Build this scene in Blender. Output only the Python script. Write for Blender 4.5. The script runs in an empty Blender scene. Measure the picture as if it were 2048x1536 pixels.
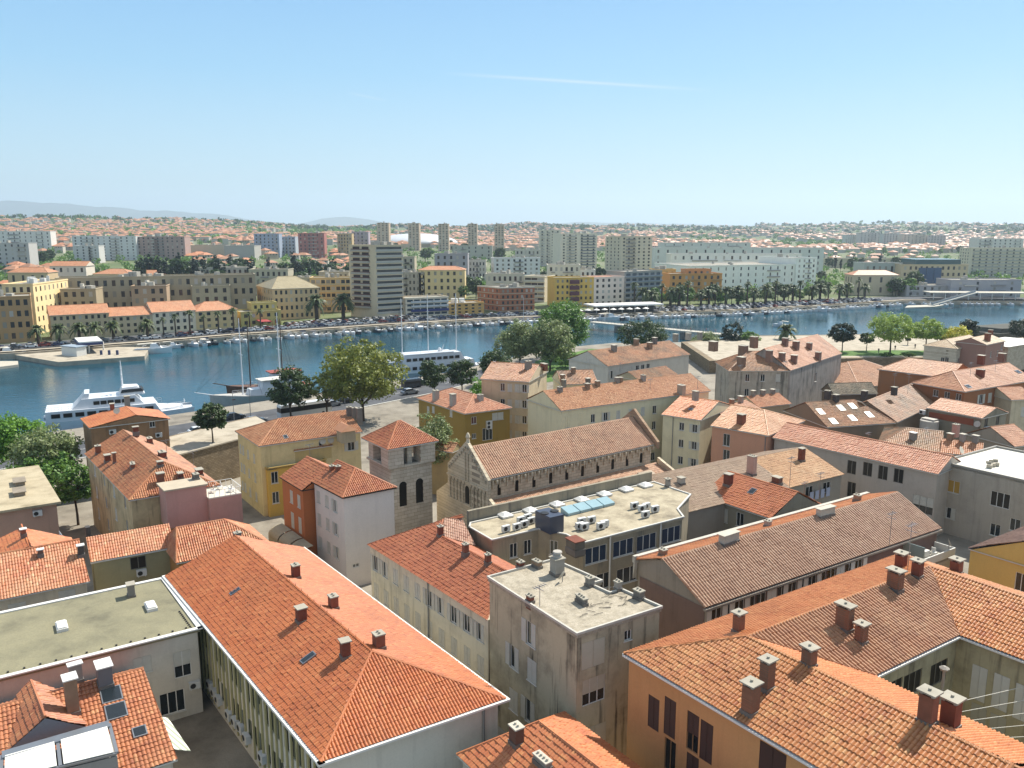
import bpy, math, random
import numpy as np
from mathutils import Vector, Matrix
R=math.radians
random.seed(7); RNG=np.random.default_rng(7)
S=bpy.context.scene
COL=S.collection
# ------------------------------------------------------------------ camera
F=1650.0; PIT=math.atan(312/F); CZ=48.0
cam=bpy.data.cameras.new('camera'); cam.sensor_width=36; cam.lens=36*F/2048
cam.clip_start=1; cam.clip_end=60000
co=bpy.data.objects.new('camera',cam); COL.objects.link(co)
co.location=(0,0,CZ); co.rotation_euler=(math.pi/2-PIT,0,0); S.camera=co
# ------------------------------------------------------------------ sky, sun, exposure
SUN_AZ=48; SUN_EL=52
w=bpy.data.worlds.new('World'); S.world=w; w.use_nodes=True
wn=w.node_tree; bg=wn.nodes['Background']
sk=wn.nodes.new('ShaderNodeTexSky'); sk.sky_type='NISHITA'; sk.sun_disc=False
sk.sun_elevation=R(SUN_EL); sk.sun_rotation=R(SUN_AZ); sk.altitude=0; sk.air_density=1.0; sk.dust_density=0.25; sk.ozone_density=2.2
wtc=wn.nodes.new('ShaderNodeTexCoord'); wsp=wn.nodes.new('ShaderNodeSeparateXYZ'); wn.links.new(wtc.outputs['Generated'],wsp.inputs[0])
wr=wn.nodes.new('ShaderNodeValToRGB'); wn.links.new(wsp.outputs[2],wr.inputs[0]); SKS=[(0,(.62,.82,.88)),(.05,(.56,.80,.90)),(.17,(.33,.64,.90)),(.33,(.19,.45,.84)),(.55,(.48,.60,.78)),(1,(.60,.66,.77))]  # upper stops made brighter and whiter to add fill light in the shade
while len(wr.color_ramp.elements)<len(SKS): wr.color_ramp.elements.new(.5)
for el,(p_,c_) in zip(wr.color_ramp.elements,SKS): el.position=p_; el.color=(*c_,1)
# faint vapour trail high in the sky
def wmath(op,a,b=None):
    n=wn.nodes.new('ShaderNodeMath'); n.operation=op
    for i,v in ((0,a),(1,b)):
        if v is None: continue
        if isinstance(v,(int,float)): n.inputs[i].default_value=v
        else: wn.links.new(v,n.inputs[i])
    return n.outputs[0]
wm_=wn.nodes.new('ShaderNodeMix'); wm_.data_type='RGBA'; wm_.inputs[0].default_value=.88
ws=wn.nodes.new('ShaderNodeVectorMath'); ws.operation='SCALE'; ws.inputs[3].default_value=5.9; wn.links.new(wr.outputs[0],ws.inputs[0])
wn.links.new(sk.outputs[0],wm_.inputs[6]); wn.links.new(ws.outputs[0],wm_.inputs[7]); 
def camdir(px,py):
    a=(px-1024)/F; b=-(py-768)/F; v=Vector((a,math.cos(PIT)+b*math.sin(PIT),-math.sin(PIT)+b*math.cos(PIT))); return v.normalized()
wlast=wm_.outputs[2]
for (xa,ya,xb,yb,wd,st_) in ((880,146,1430,181,.0016,.5),(690,184,780,203,.0012,.25)):
    va,vb=camdir(xa,ya),camdir(xb,yb); nv=va.cross(vb).normalized(); tv_=(vb-va).normalized(); t0_,t1_=va.dot(tv_),vb.dot(tv_)
    def dotn(v):
        n=wn.nodes.new('ShaderNodeVectorMath'); n.operation='DOT_PRODUCT'; wn.links.new(wtc.outputs['Generated'],n.inputs[0]); n.inputs[1].default_value=v; return n.outputs['Value']
    q=wmath('DIVIDE',dotn(nv),wd); g_=wmath('EXPONENT',wmath('MULTIPLY',wmath('MULTIPLY',q,q),-1.))
    u=wmath('DIVIDE',wmath('SUBTRACT',dotn(tv_),t0_),t1_-t0_); u=wmath('MINIMUM',wmath('MAXIMUM',u,0.),1.); e_=wmath('MULTIPLY',wmath('MULTIPLY',u,wmath('SUBTRACT',1.,u)),4.)
    mx=wn.nodes.new('ShaderNodeMix'); mx.data_type='RGBA'; wn.links.new(wmath('MULTIPLY',wmath('MULTIPLY',g_,e_),st_),mx.inputs[0]); wn.links.new(wlast,mx.inputs[6]); mx.inputs[7].default_value=(4.6,5.2,5.6,1); wlast=mx.outputs[2]
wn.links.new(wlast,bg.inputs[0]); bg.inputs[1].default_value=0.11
HAZE=0.0001
sl=bpy.data.lights.new('sun','SUN'); sl.energy=4.7; sl.angle=R(0.5); sl.color=(1,.95,.86)
so=bpy.data.objects.new('sun',sl); COL.objects.link(so)
SD=Vector((math.sin(R(SUN_AZ))*math.cos(R(SUN_EL)),math.cos(R(SUN_AZ))*math.cos(R(SUN_EL)),math.sin(R(SUN_EL))))
so.rotation_euler=(-SD).to_track_quat('-Z','Y').to_euler(); so.location=(0,0,200)
vs=S.view_settings; vs.view_transform='Standard'; vs.look='None'; vs.exposure=0.68; vs.gamma=1; vs.use_curve_mapping=False
S.cycles.max_bounces=6; S.cycles.diffuse_bounces=3; S.cycles.glossy_bounces=3; S.cycles.transmission_bounces=2; S.cycles.volume_bounces=0
S.cycles.transparent_max_bounces=4; S.cycles.caustics_reflective=False; S.cycles.caustics_refractive=False
try: S.cycles.use_denoising=True
except Exception: pass
# ------------------------------------------------------------------ pixel <-> world
sp,cp=math.sin(PIT),math.cos(PIT)
def ray(px,py):
    a=(px-1024)/F; b=-(py-768)/F
    return Vector((a,cp+b*sp,-sp+b*cp))
def P(px,py,z):
    d=ray(px,py); t=(z-CZ)/d.z
    return Vector((d.x*t,d.y*t,z))
def zat(px,py,q):
    d=ray(px,py); return CZ+d.z*q[1]/d.y
def atD(px,D,z=5):            # ground point in column px at forward distance D
    f=D*cp-(z-CZ)*sp
    return Vector(((px-1024)/F*f,D,z))
def hit(px,py,pts):           # ray against the plane of pts
    a,b,c=Vector(pts[0]),Vector(pts[1]),Vector(pts[2])
    n=(b-a).cross(c-a); o=Vector((0,0,CZ)); d=ray(px,py)
    return o+d*((a-o).dot(n)/d.dot(n))
def lin(c):
    if isinstance(c,str):
        c=c.lstrip('#'); c=[int(c[i:i+2],16)/255 for i in (0,2,4)]
        c=[x/12.92 if x<=.04045 else ((x+.055)/1.055)**2.4 for x in c]
    return (c[0],c[1],c[2],1)
# ------------------------------------------------------------------ materials
def newmat(name):
    m=bpy.data.materials.new(name); m.use_nodes=True
    nt=m.node_tree; b=nt.nodes['Principled BSDF']
    def N(t,**k):
        n=nt.nodes.new('ShaderNode'+t)
        for a,v in k.items():
            if a.startswith('i_'):
                key=a[2:]; key=int(key) if key.isdigit() else key
                if hasattr(v,'is_output') or isinstance(v,bpy.types.NodeSocket): nt.links.new(v,n.inputs[key])
                else: n.inputs[key].default_value=v
            else: setattr(n,a,v)
        return n
    def L(a,b_): nt.links.new(a,b_)
    return m,nt,b,N,L
def ramp(N,fac,stops):
    r=N('ValToRGB',i_0=fac); e=r.color_ramp.elements
    while len(e)<len(stops): e.new(.5)
    for x,(p,c) in zip(e,stops): x.position=p; x.color=lin(c)
    return r.outputs[0]
def mixc(N,f,a,b,mode='MIX'):
    n=N('Mix',data_type='RGBA',blend_type=mode)
    for i,v in ((0,f),(6,a),(7,b)):
        if isinstance(v,bpy.types.NodeSocket): n.id_data.links.new(v,n.inputs[i])
        else: n.inputs[i].default_value=v if i==0 else lin(v)
    return n.outputs[2]
MC={}
def cached(f):
    def g(*a):
        k=(f.__name__,)+a
        if k not in MC: MC[k]=f(*a)
        return MC[k]
    return g
@cached
def plain(c,rough=.6,metal=0.,var=.06):
    m,nt,b,N,L=newmat('paint')
    tc=N('TexCoord'); n=N('TexNoise',i_Vector=tc.outputs['Object'],i_Scale=1.3,i_Detail=4.)
    l=lin(c); d=tuple(x*(1-2.2*var) for x in l[:3]); u=tuple(min(1,x*(1+var)) for x in l[:3])
    L(mixc(N,n.outputs[0],d,u),b.inputs['Base Color']); b.inputs['Roughness'].default_value=rough; b.inputs['Metallic'].default_value=metal
    return m
@cached
def plaster(c,stain=.35,dark='#6b6256',rain=.5):
    m,nt,b,N,L=newmat('plaster')
    tc=N('TexCoord'); o=tc.outputs['Object']
    n1=N('TexNoise',i_Vector=o,i_Scale=.35,i_Detail=6.,i_Roughness=.65)
    mp=N('Mapping',i_Vector=o,i_Scale=(1.6,1.6,.12)); n2=N('TexNoise',i_Vector=mp.outputs[0],i_Scale=1.,i_Detail=5.,i_Roughness=.6)
    n3=N('TexNoise',i_Vector=o,i_Scale=6.,i_Detail=3.)
    f1=N('MapRange',i_0=n1.outputs[0],i_1=.47,i_2=.68).outputs[0]
    f2=N('MapRange',i_0=n2.outputs[0],i_1=.53,i_2=.68).outputs[0]
    f=N('Math',operation='ADD',i_0=N('Math',operation='MULTIPLY',i_0=f1,i_1=.6).outputs[0],i_1=N('Math',operation='MULTIPLY',i_0=f2,i_1=rain).outputs[0])
    f=N('Math',operation='MULTIPLY',i_0=f.outputs[0],i_1=stain,use_clamp=True)
    l=lin(c); l=(min(.9,l[0]*1.14),min(.9,l[1]*1.11),min(.9,l[2]*1.07))
    base=mixc(N,n3.outputs[0],tuple(x*.9 for x in l[:3]),tuple(min(1,x*1.06) for x in l[:3]))
    L(mixc(N,f.outputs[0],base,dark),b.inputs['Base Color']); b.inputs['Roughness'].default_value=.9
    bp=N('Bump',i_Strength=.25,i_Distance=.03,i_Height=n3.outputs[0]); L(bp.outputs[0],b.inputs['Normal'])
    return m
@cached
def stone(c1,c2,dark,sx=1.1,sy=.45):
    m,nt,b,N,L=newmat('stone')
    tc=N('TexCoord'); o=tc.outputs['Object']
    sx_=N('SeparateXYZ',i_0=o)
    cx=N('Math',operation='ADD',i_0=sx_.outputs[0],i_1=N('Math',operation='MULTIPLY',i_0=sx_.outputs[1],i_1=.75).outputs[0])
    v=N('CombineXYZ',i_0=cx.outputs[0],i_1=sx_.outputs[2])
    br=N('TexBrick',i_Vector=v.outputs[0],i_Color1=lin(c1),i_Color2=lin(c2),i_Mortar=lin(dark),i_Scale=1.,**{'i_Brick Width':sx,'i_Row Height':sy,'i_Mortar Size':.02,'i_Bias':0.})
    n1=N('TexNoise',i_Vector=o,i_Scale=.5,i_Detail=8.,i_Roughness=.7)
    f=N('MapRange',i_0=n1.outputs[0],i_1=.48,i_2=.72).outputs[0]
    f2=N('Math',operation='MULTIPLY',i_0=f,i_1=.55)
    L(mixc(N,f2.outputs[0],br.outputs[0],dark),b.inputs['Base Color']); b.inputs['Roughness'].default_value=.95
    bp=N('Bump',i_Strength=.5,i_Distance=.06,i_Height=n1.outputs[0]); L(bp.outputs[0],b.inputs['Normal'])
    return m
@cached
def tile(c1,c2,c3,moss='#4a3a28',mo=.25,tw=.27,tc_=.4):
    def lift(c): l=lin(c); return (l[0]*.80+.01,l[1]*.92+.016,l[2]*.84+.014)
    c1,c2,c3,moss=lift(c1),lift(c2),lift(c3),lift(moss)
    m,nt,b,N,L=newmat('roof_tile')
    uv=N('UVMap'); s=N('SeparateXYZ',i_0=uv.outputs[0])
    fu=N('Math',operation='FLOOR',i_0=N('Math',operation='DIVIDE',i_0=s.outputs[0],i_1=tw).outputs[0])
    fv=N('Math',operation='FLOOR',i_0=N('Math',operation='DIVIDE',i_0=N('Math',operation='ADD',i_0=s.outputs[1],i_1=.001).outputs[0],i_1=tc_).outputs[0])
    cv=N('CombineXYZ',i_0=fu.outputs[0],i_1=fv.outputs[0])
    wn_=N('TexWhiteNoise',i_Vector=cv.outputs[0]); wn_.noise_dimensions='2D'
    col=ramp(N,wn_.outputs[0],[(0,c2),(.35,c1),(.88,c1),(1,c3)])
    tc=N('TexCoord'); n1=N('TexNoise',i_Vector=tc.outputs['Object'],i_Scale=.22,i_Detail=7.,i_Roughness=.68)
    n2=N('TexNoise',i_Vector=tc.outputs['Object'],i_Scale=3.5,i_Detail=4.,i_Roughness=.7)
    av=N('Math',operation='ADD',i_0=N('Math',operation='MULTIPLY',i_0=n1.outputs[0],i_1=.6).outputs[0],i_1=N('Math',operation='MULTIPLY',i_0=n2.outputs[0],i_1=.4).outputs[0])
    f=N('MapRange',i_0=av.outputs[0],i_1=.5-.12*mo,i_2=.64-.08*mo).outputs[0]
    f=N('Math',operation='MULTIPLY',i_0=f,i_1=min(.95,.1+mo*1.4))
    col=mixc(N,f.outputs[0],col,moss)
    n4=N('TexNoise',i_Vector=tc.outputs['Object'],i_Scale=.6,i_Detail=3.)
    col=mixc(N,N('MapRange',i_0=n4.outputs[0],i_1=.35,i_2=.7,i_3=0.,i_4=.45).outputs[0],col,c3)
    L(col,b.inputs['Base Color']); b.inputs['Roughness'].default_value=.55
    return m
@cached
def flatroof(c1,c2,dark,sc=.35,spk=0.):
    m,nt,b,N,L=newmat('flat_roofing')
    tc=N('TexCoord'); o=tc.outputs['Object']
    n1=N('TexNoise',i_Vector=o,i_Scale=sc,i_Detail=8.,i_Roughness=.65)
    n2=N('TexNoise',i_Vector=o,i_Scale=9.,i_Detail=3.)
    c=ramp(N,n1.outputs[0],[(.3,dark),(.45,c2),(.6,c1),(.75,c2)])
    c=mixc(N,N('MapRange',i_0=n2.outputs[0],i_1=.35,i_2=.7,i_3=0.,i_4=.35+spk).outputs[0],c,dark)
    L(c,b.inputs['Base Color']); b.inputs['Roughness'].default_value=.95
    bp=N('Bump',i_Strength=.4+spk,i_Distance=.04,i_Height=n2.outputs[0]); L(bp.outputs[0],b.inputs['Normal'])
    return m
@cached
def glass(c='#1a2226',rough=.08):
    m,nt,b,N,L=newmat('window_glass')
    b.inputs['Base Color'].default_value=lin(c); b.inputs['Roughness'].default_value=rough; b.inputs['Specular IOR Level'].default_value=.6
    return m
@cached
def slats(c,freq=14.):
    m,nt,b,N,L=newmat('shutter_slats')
    tc=N('TexCoord'); wv=N('TexWave',i_Vector=tc.outputs['Object'],i_Scale=freq/6.283*3.14); wv.bands_direction='Z'
    n=N('TexNoise',i_Vector=tc.outputs['Object'],i_Scale=2.,i_Detail=3.); l=lin(c)
    L(mixc(N,n.outputs[0],tuple(x*.8 for x in l[:3]),l[:3]),b.inputs['Base Color']); b.inputs['Roughness'].default_value=.6
    bp=N('Bump',i_Strength=.6,i_Distance=.03,i_Height=wv.outputs[0]); L(bp.outputs[0],b.inputs['Normal'])
    return m
@cached
def leafm(c1,c2,c3):
    m,nt,b,N,L=newmat('leaves')
    g=N('NewGeometry'); oi=N('ObjectInfo')
    tc=N('TexCoord'); n=N('TexNoise',i_Vector=tc.outputs['Object'],i_Scale=.9,i_Detail=3.)
    f=N('Math',operation='ADD',i_0=N('Math',operation='MULTIPLY',i_0=g.outputs['Random Per Island'],i_1=.65).outputs[0],i_1=N('Math',operation='MULTIPLY',i_0=n.outputs[0],i_1=.45).outputs[0])
    L(ramp(N,f.outputs[0],[(.1,c1),(.5,c2),(.95,c3)]),b.inputs['Base Color']); b.inputs['Roughness'].default_value=.55
    try: b.inputs['Transmission Weight'].default_value=0
    except Exception: pass
    tr=N('BsdfTranslucent',i_Color=lin(c3)); mx=N('MixShader',i_0=.28,i_1=b.outputs[0],i_2=tr.outputs[0])
    L(mx.outputs[0],nt.nodes['Material Output'].inputs[0])
    return m
bark=plain('#4a3c2e',.95,0.,.2)
WHITE=plain('#d9d6ce',.5); TRIM=plain('#c9c5ba',.7,0.,.1); DARK=plain('#23211f',.7); STEEL=plain('#8c8f92',.4,.6); BLK=plain('#101113',.5)
REDTILE=tile('#b3552f','#9c4424','#c4683e','#6e3a22',.12)
OLDTILE=tile('#b06b43','#8f5232','#c4875c','#5b4632',.45)
# ------------------------------------------------------------------ mesh building
class MB:
    def __init__(s): s.v=[]; s.f=[]; s.m=[]
    def poly(s,pts,mi=0):
        i=len(s.v); s.v+= [tuple(p) for p in pts]; s.f.append(tuple(range(i,i+len(pts)))); s.m.append(mi)
    def hexa(s,b,t,mi=0,bottom=True):          # bottom ring (ccw from above), top ring
        n=len(b); i=len(s.v); s.v+=[tuple(p) for p in b]+[tuple(p) for p in t]
        if bottom: s.f.append(tuple(range(i+n-1,i-1,-1))); s.m.append(mi)
        s.f.append(tuple(range(i+n,i+2*n))); s.m.append(mi)
        for k in range(n):
            j=(k+1)%n; s.f.append((i+k,i+j,i+n+j,i+n+k)); s.m.append(mi)
    def box(s,c,d,az=0.,mi=0):                  # c = base centre, d = sizes, az = compass bearing of local y
        ca,sa=math.cos(R(az)),math.sin(R(az)); x,y=d[0]/2,d[1]/2
        ring=[(c[0]+ux*ca+uy*sa,c[1]-ux*sa+uy*ca) for ux,uy in ((-x,-y),(x,-y),(x,y),(-x,y))]
        s.hexa([(a,b,c[2]) for a,b in ring],[(a,b,c[2]+d[2]) for a,b in ring],mi)
    def lathe(s,c,prof,n=10,mi=0):              # prof: (r,z)
        i=len(s.v)
        for r,z in prof:
            for k in range(n):
                a=2*math.pi*k/n; s.v.append((c[0]+r*math.cos(a),c[1]+r*math.sin(a),c[2]+z))
        for q in range(len(prof)-1):
            for k in range(n):
                j=(k+1)%n; s.f.append((i+q*n+k,i+q*n+j,i+(q+1)*n+j,i+(q+1)*n+k)); s.m.append(mi)
        s.f.append(tuple(range(i+(len(prof)-1)*n,i+len(prof)*n))); s.m.append(mi)
        s.f.append(tuple(range(i+n-1,i-1,-1))); s.m.append(mi)
    def tube(s,a,b,r0,r1=None,n=6,mi=0):
        a,b=Vector(a),Vector(b); r1=r0 if r1 is None else r1; d=(b-a)
        if d.length<1e-6: return
        d.normalize(); u=d.orthogonal().normalized(); w_=d.cross(u); i=len(s.v)
        for p,r in ((a,r0),(b,r1)):
            for k in range(n):
                t=2*math.pi*k/n; s.v.append(tuple(p+u*(r*math.cos(t))+w_*(r*math.sin(t))))
        for k in range(n):
            j=(k+1)%n; s.f.append((i+k,i+j,i+n+j,i+n+k)); s.m.append(mi)
        s.f.append(tuple(range(i+n-1,i-1,-1))); s.m.append(mi); s.f.append(tuple(range(i+n,i+2*n))); s.m.append(mi)
    def bar(s,a,b,wd,h,mi=0):                   # horizontal-ish bar of width wd, height h sitting on line a-b
        a,b=Vector(a),Vector(b); d=(b-a); d.z=0; 
        if d.length<1e-6: return
        d.normalize(); n=Vector((d.y,-d.x,0))*(wd/2)
        s.hexa([a+n,b+n,b-n,a-n],[p+Vector((0,0,h)) for p in (a+n,b+n,b-n,a-n)],mi)
    def mesh(s,name,mats,smooth=False):
        me=bpy.data.meshes.new(name); me.from_pydata(s.v,[],s.f)
        for m in (mats if isinstance(mats,(list,tuple)) else [mats]): me.materials.append(m)
        if any(s.m): me.polygons.foreach_set('material_index',s.m)
        if smooth: me.polygons.foreach_set('use_smooth',[True]*len(s.f))
        me.update(); return me
    def obj(s,name,mats,parent=None,off=None,smooth=False):
        return link(name,s.mesh(name,mats,smooth),parent,off)
def link(name,me,parent=None,loc=None,rz=None):
    o=bpy.data.objects.new(name,me); COL.objects.link(o)
    if parent is not None: o.parent=parent
    if loc is not None: o.location=loc
    if rz is not None: o.rotation_euler=(0,0,rz)
    return o
def tag(o,label=None,cat=None,group=None,kind=None):
    for k,v in (('label',label),('category',cat),('group',group),('kind',kind)):
        if v: o[k]=v
    return o
def thing(name,label,cat,loc=(0,0,0),group=None,rz=0.):
    o=bpy.data.objects.new(name,None); COL.objects.link(o); o.location=loc; o.rotation_euler=(0,0,rz); o.empty_display_size=.5
    return tag(o,label,cat,group)
def copytree(o,parent=None):
    c=o.copy(); COL.objects.link(c)
    if parent is not None: c.parent=parent
    for ch in o.children: copytree(ch,c)
    return c
def npmesh(name,V,Q,mats,uv=None,mi=None):
    me=bpy.data.meshes.new(name); nq=len(Q); k=Q.shape[1]
    me.vertices.add(len(V)); me.vertices.foreach_set('co',np.asarray(V,np.float32).ravel())
    me.loops.add(nq*k); me.loops.foreach_set('vertex_index',np.asarray(Q,np.int32).ravel())
    me.polygons.add(nq); me.polygons.foreach_set('loop_start',np.arange(0,nq*k,k,dtype=np.int32)); 
    try: me.polygons.foreach_set('loop_total',np.full(nq,k,np.int32))
    except Exception: pass
    for m in (mats if isinstance(mats,(list,tuple)) else [mats]): me.materials.append(m)
    if mi is not None: me.polygons.foreach_set('material_index',np.asarray(mi,np.int32))
    if uv is not None:
        l=me.uv_layers.new(name='UVMap'); l.data.foreach_set('uv',np.asarray(uv,np.float32)[np.asarray(Q).ravel()].ravel())
    me.polygons.foreach_set('use_smooth',np.zeros(nq,bool)); me.update(calc_edges=True); me.validate(); return me
def tile_arrays(pts,w_=.27,c=.4,amp=.105,step=.03,ns=6):
    p=[Vector(q) for q in pts]; e=(p[1]-p[0]).normalized()
    n=Vector((0,0,0))
    for i in range(len(p)):
        a,b=p[i],p[(i+1)%len(p)]; n+=Vector(((a.y-b.y)*(a.z+b.z),(a.z-b.z)*(a.x+b.x),(a.x-b.x)*(a.y+b.y)))
    n.normalize()
    if n.z<0: n=-n
    vv=n.cross(e)
    if vv.z<0: vv=-vv
    U=np.array([(q-p[0]).dot(e) for q in p]); V=np.array([(q-p[0]).dot(vv) for q in p])
    vmin,vmax=V.min(),V.max(); rows=[]
    ks=range(int(math.floor(vmin/c)),int(math.ceil(vmax/c))+1)
    for k in ks:
        a,b=k*c,(k+1)*c
        if b<=vmin or a>=vmax: continue
        lo,hi=max(a,vmin),min(b,vmax); cuts=[lo]+sorted(x for x in V if lo+.02<x<hi-.02)+[hi]
        for x in cuts: rows.append((x,step*(1-(x-a)/c),k-ks[0]))
    nt=int((U.max()-U.min())/w_)+3; u0=math.floor(U.min()/w_)*w_
    us=u0+np.arange(nt*ns+1)*(w_/ns)
    prof=amp*np.abs(np.sin(np.pi*((us/w_)%1)))
    def span(v):
        v=min(max(v,vmin+1e-4),vmax-1e-4); xs=[]
        for i in range(len(U)):
            j=(i+1)%len(U); a,b=V[i],V[j]
            if (a-v)*(b-v)<=0 and abs(a-b)>1e-9: xs.append(U[i]+(U[j]-U[i])*(v-a)/(b-a))
        return (min(xs),max(xs)) if xs else (0,0)
    o,e_,v_,n_=[np.array(x) for x in (p[0],e,vv,n)]
    VS=[];UV=[];US=[]; ti=np.clip(((us-u0)/w_+1e-6).astype(int),0,nt); jg=np.random.default_rng(int(abs(U.max()*97+V.max()*31))); jit=jg.normal(0,.011,(len(ks)+1,nt+1)); slip=jg.normal(0,.014,(len(ks)+1,nt+1)); ph=jg.uniform(0,6,3)
    for v,h,k in rows:
        lo,hi=span(v); uu=np.clip(us,lo,hi); US.append(uu)
        sag=.035*np.sin(.5*uu+ph[0]+np.sin(.35*v+ph[1]))*math.sin(math.pi*(v-vmin)/(vmax-vmin+.01))+.02*np.sin(1.3*uu+.7*v+ph[2])*math.sin(math.pi*(v-vmin)/(vmax-vmin+.01))
        vj=slip[k][ti]*(vmin+.1<v<vmax-.1)
        VS.append(o+uu[:,None]*e_+(v+vj)[:,None]*v_+(prof+h+jit[k][ti]+sag)[:,None]*n_); UV.append(np.stack([uu,np.full_like(uu,v)],1))
    US=np.array(US); nr,nc=US.shape
    idx=np.arange(nr*nc).reshape(nr,nc)
    ok=((US[:-1,1:]-US[:-1,:-1])+(US[1:,1:]-US[1:,:-1]))>1e-5
    Q=np.stack([idx[:-1,:-1][ok],idx[:-1,1:][ok],idx[1:,1:][ok],idx[1:,:-1][ok]],1)
    if e.cross(vv).z<0: Q=Q[:,::-1]
    return np.concatenate(VS),np.concatenate(UV),Q
def tiled(name,polys,mats,parent,off,**k):
    V=[];U=[];Q=[];M=[];n=0
    for i,pl in enumerate(polys):
        mi=0
        if isinstance(pl,tuple): pl,mi=pl
        a,b,q=tile_arrays(pl,**k); V.append(a);U.append(b);Q.append(q+n);M.append(np.full(len(q),mi)); n+=len(a)
    return link(name,npmesh(name,np.concatenate(V),np.concatenate(Q),mats,np.concatenate(U),np.concatenate(M)),parent,off)
# ------------------------------------------------------------------ windows (shared meshes)
WM={}
def wmesh(kind,w_,h,mats):
    k=(kind,round(w_,2),round(h,2),tuple(m.name for m in mats))
    if k in WM: return WM[k]
    b=MB(); x,z=w_/2,h/2
    def bx(x0,x1,y0,y1,z0,z1): b.hexa([(x0,y0,z0),(x1,y0,z0),(x1,y1,z0),(x0,y1,z0)],[(x0,y0,z1),(x1,y0,z1),(x1,y1,z1),(x0,y1,z1)])
    if kind in('frame','frame2','frame3'):
        t=.07; bx(-x,-x+t,-.13,-.06,-z,z); bx(x-t,x,-.13,-.06,-z,z); bx(-x+t,x-t,-.13,-.06,z-t,z); bx(-x+t,x-t,-.13,-.06,-z,-z+t)
        if kind=='frame2': bx(-.035,.035,-.12,-.055,-z+t,z-t)
        if kind=='frame3':
            for q in(-x/3,x/3): bx(q-.04,q+.04,-.12,-.055,-z+t,z-t)
    elif kind=='pane': b.poly([(-x,-.1,-z),(x,-.1,-z),(x,-.1,z),(-x,-.1,z)])
    elif kind=='leaf':
        bx(-x,x,0,.045,-z,z)
        for q in(-1,1): bx(q*x-.04*(q>0),q*x+.04*(q<0),.045,.06,-z,z)
    elif kind=='sill': bx(-x-.08,x+.08,-.02,.09,-z-.08,-z)
    me=b.mesh(kind,mats); WM[k]=me; return me
SHW=slats('#cfcbbd'); SHG=slats('#4d5c4a'); SHB=slats('#3a2a22'); GL=glass(); GLB=glass('#20272b',.22); GLK=plain('#0c0d0e',.3)
FARG=[GLK,GLK,glass('#20282e',.12),glass('#2c2a28',.2),plain('#8f8778',.8),plain('#b5ada0',.8),plain('#4b3b30',.8)]
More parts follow.
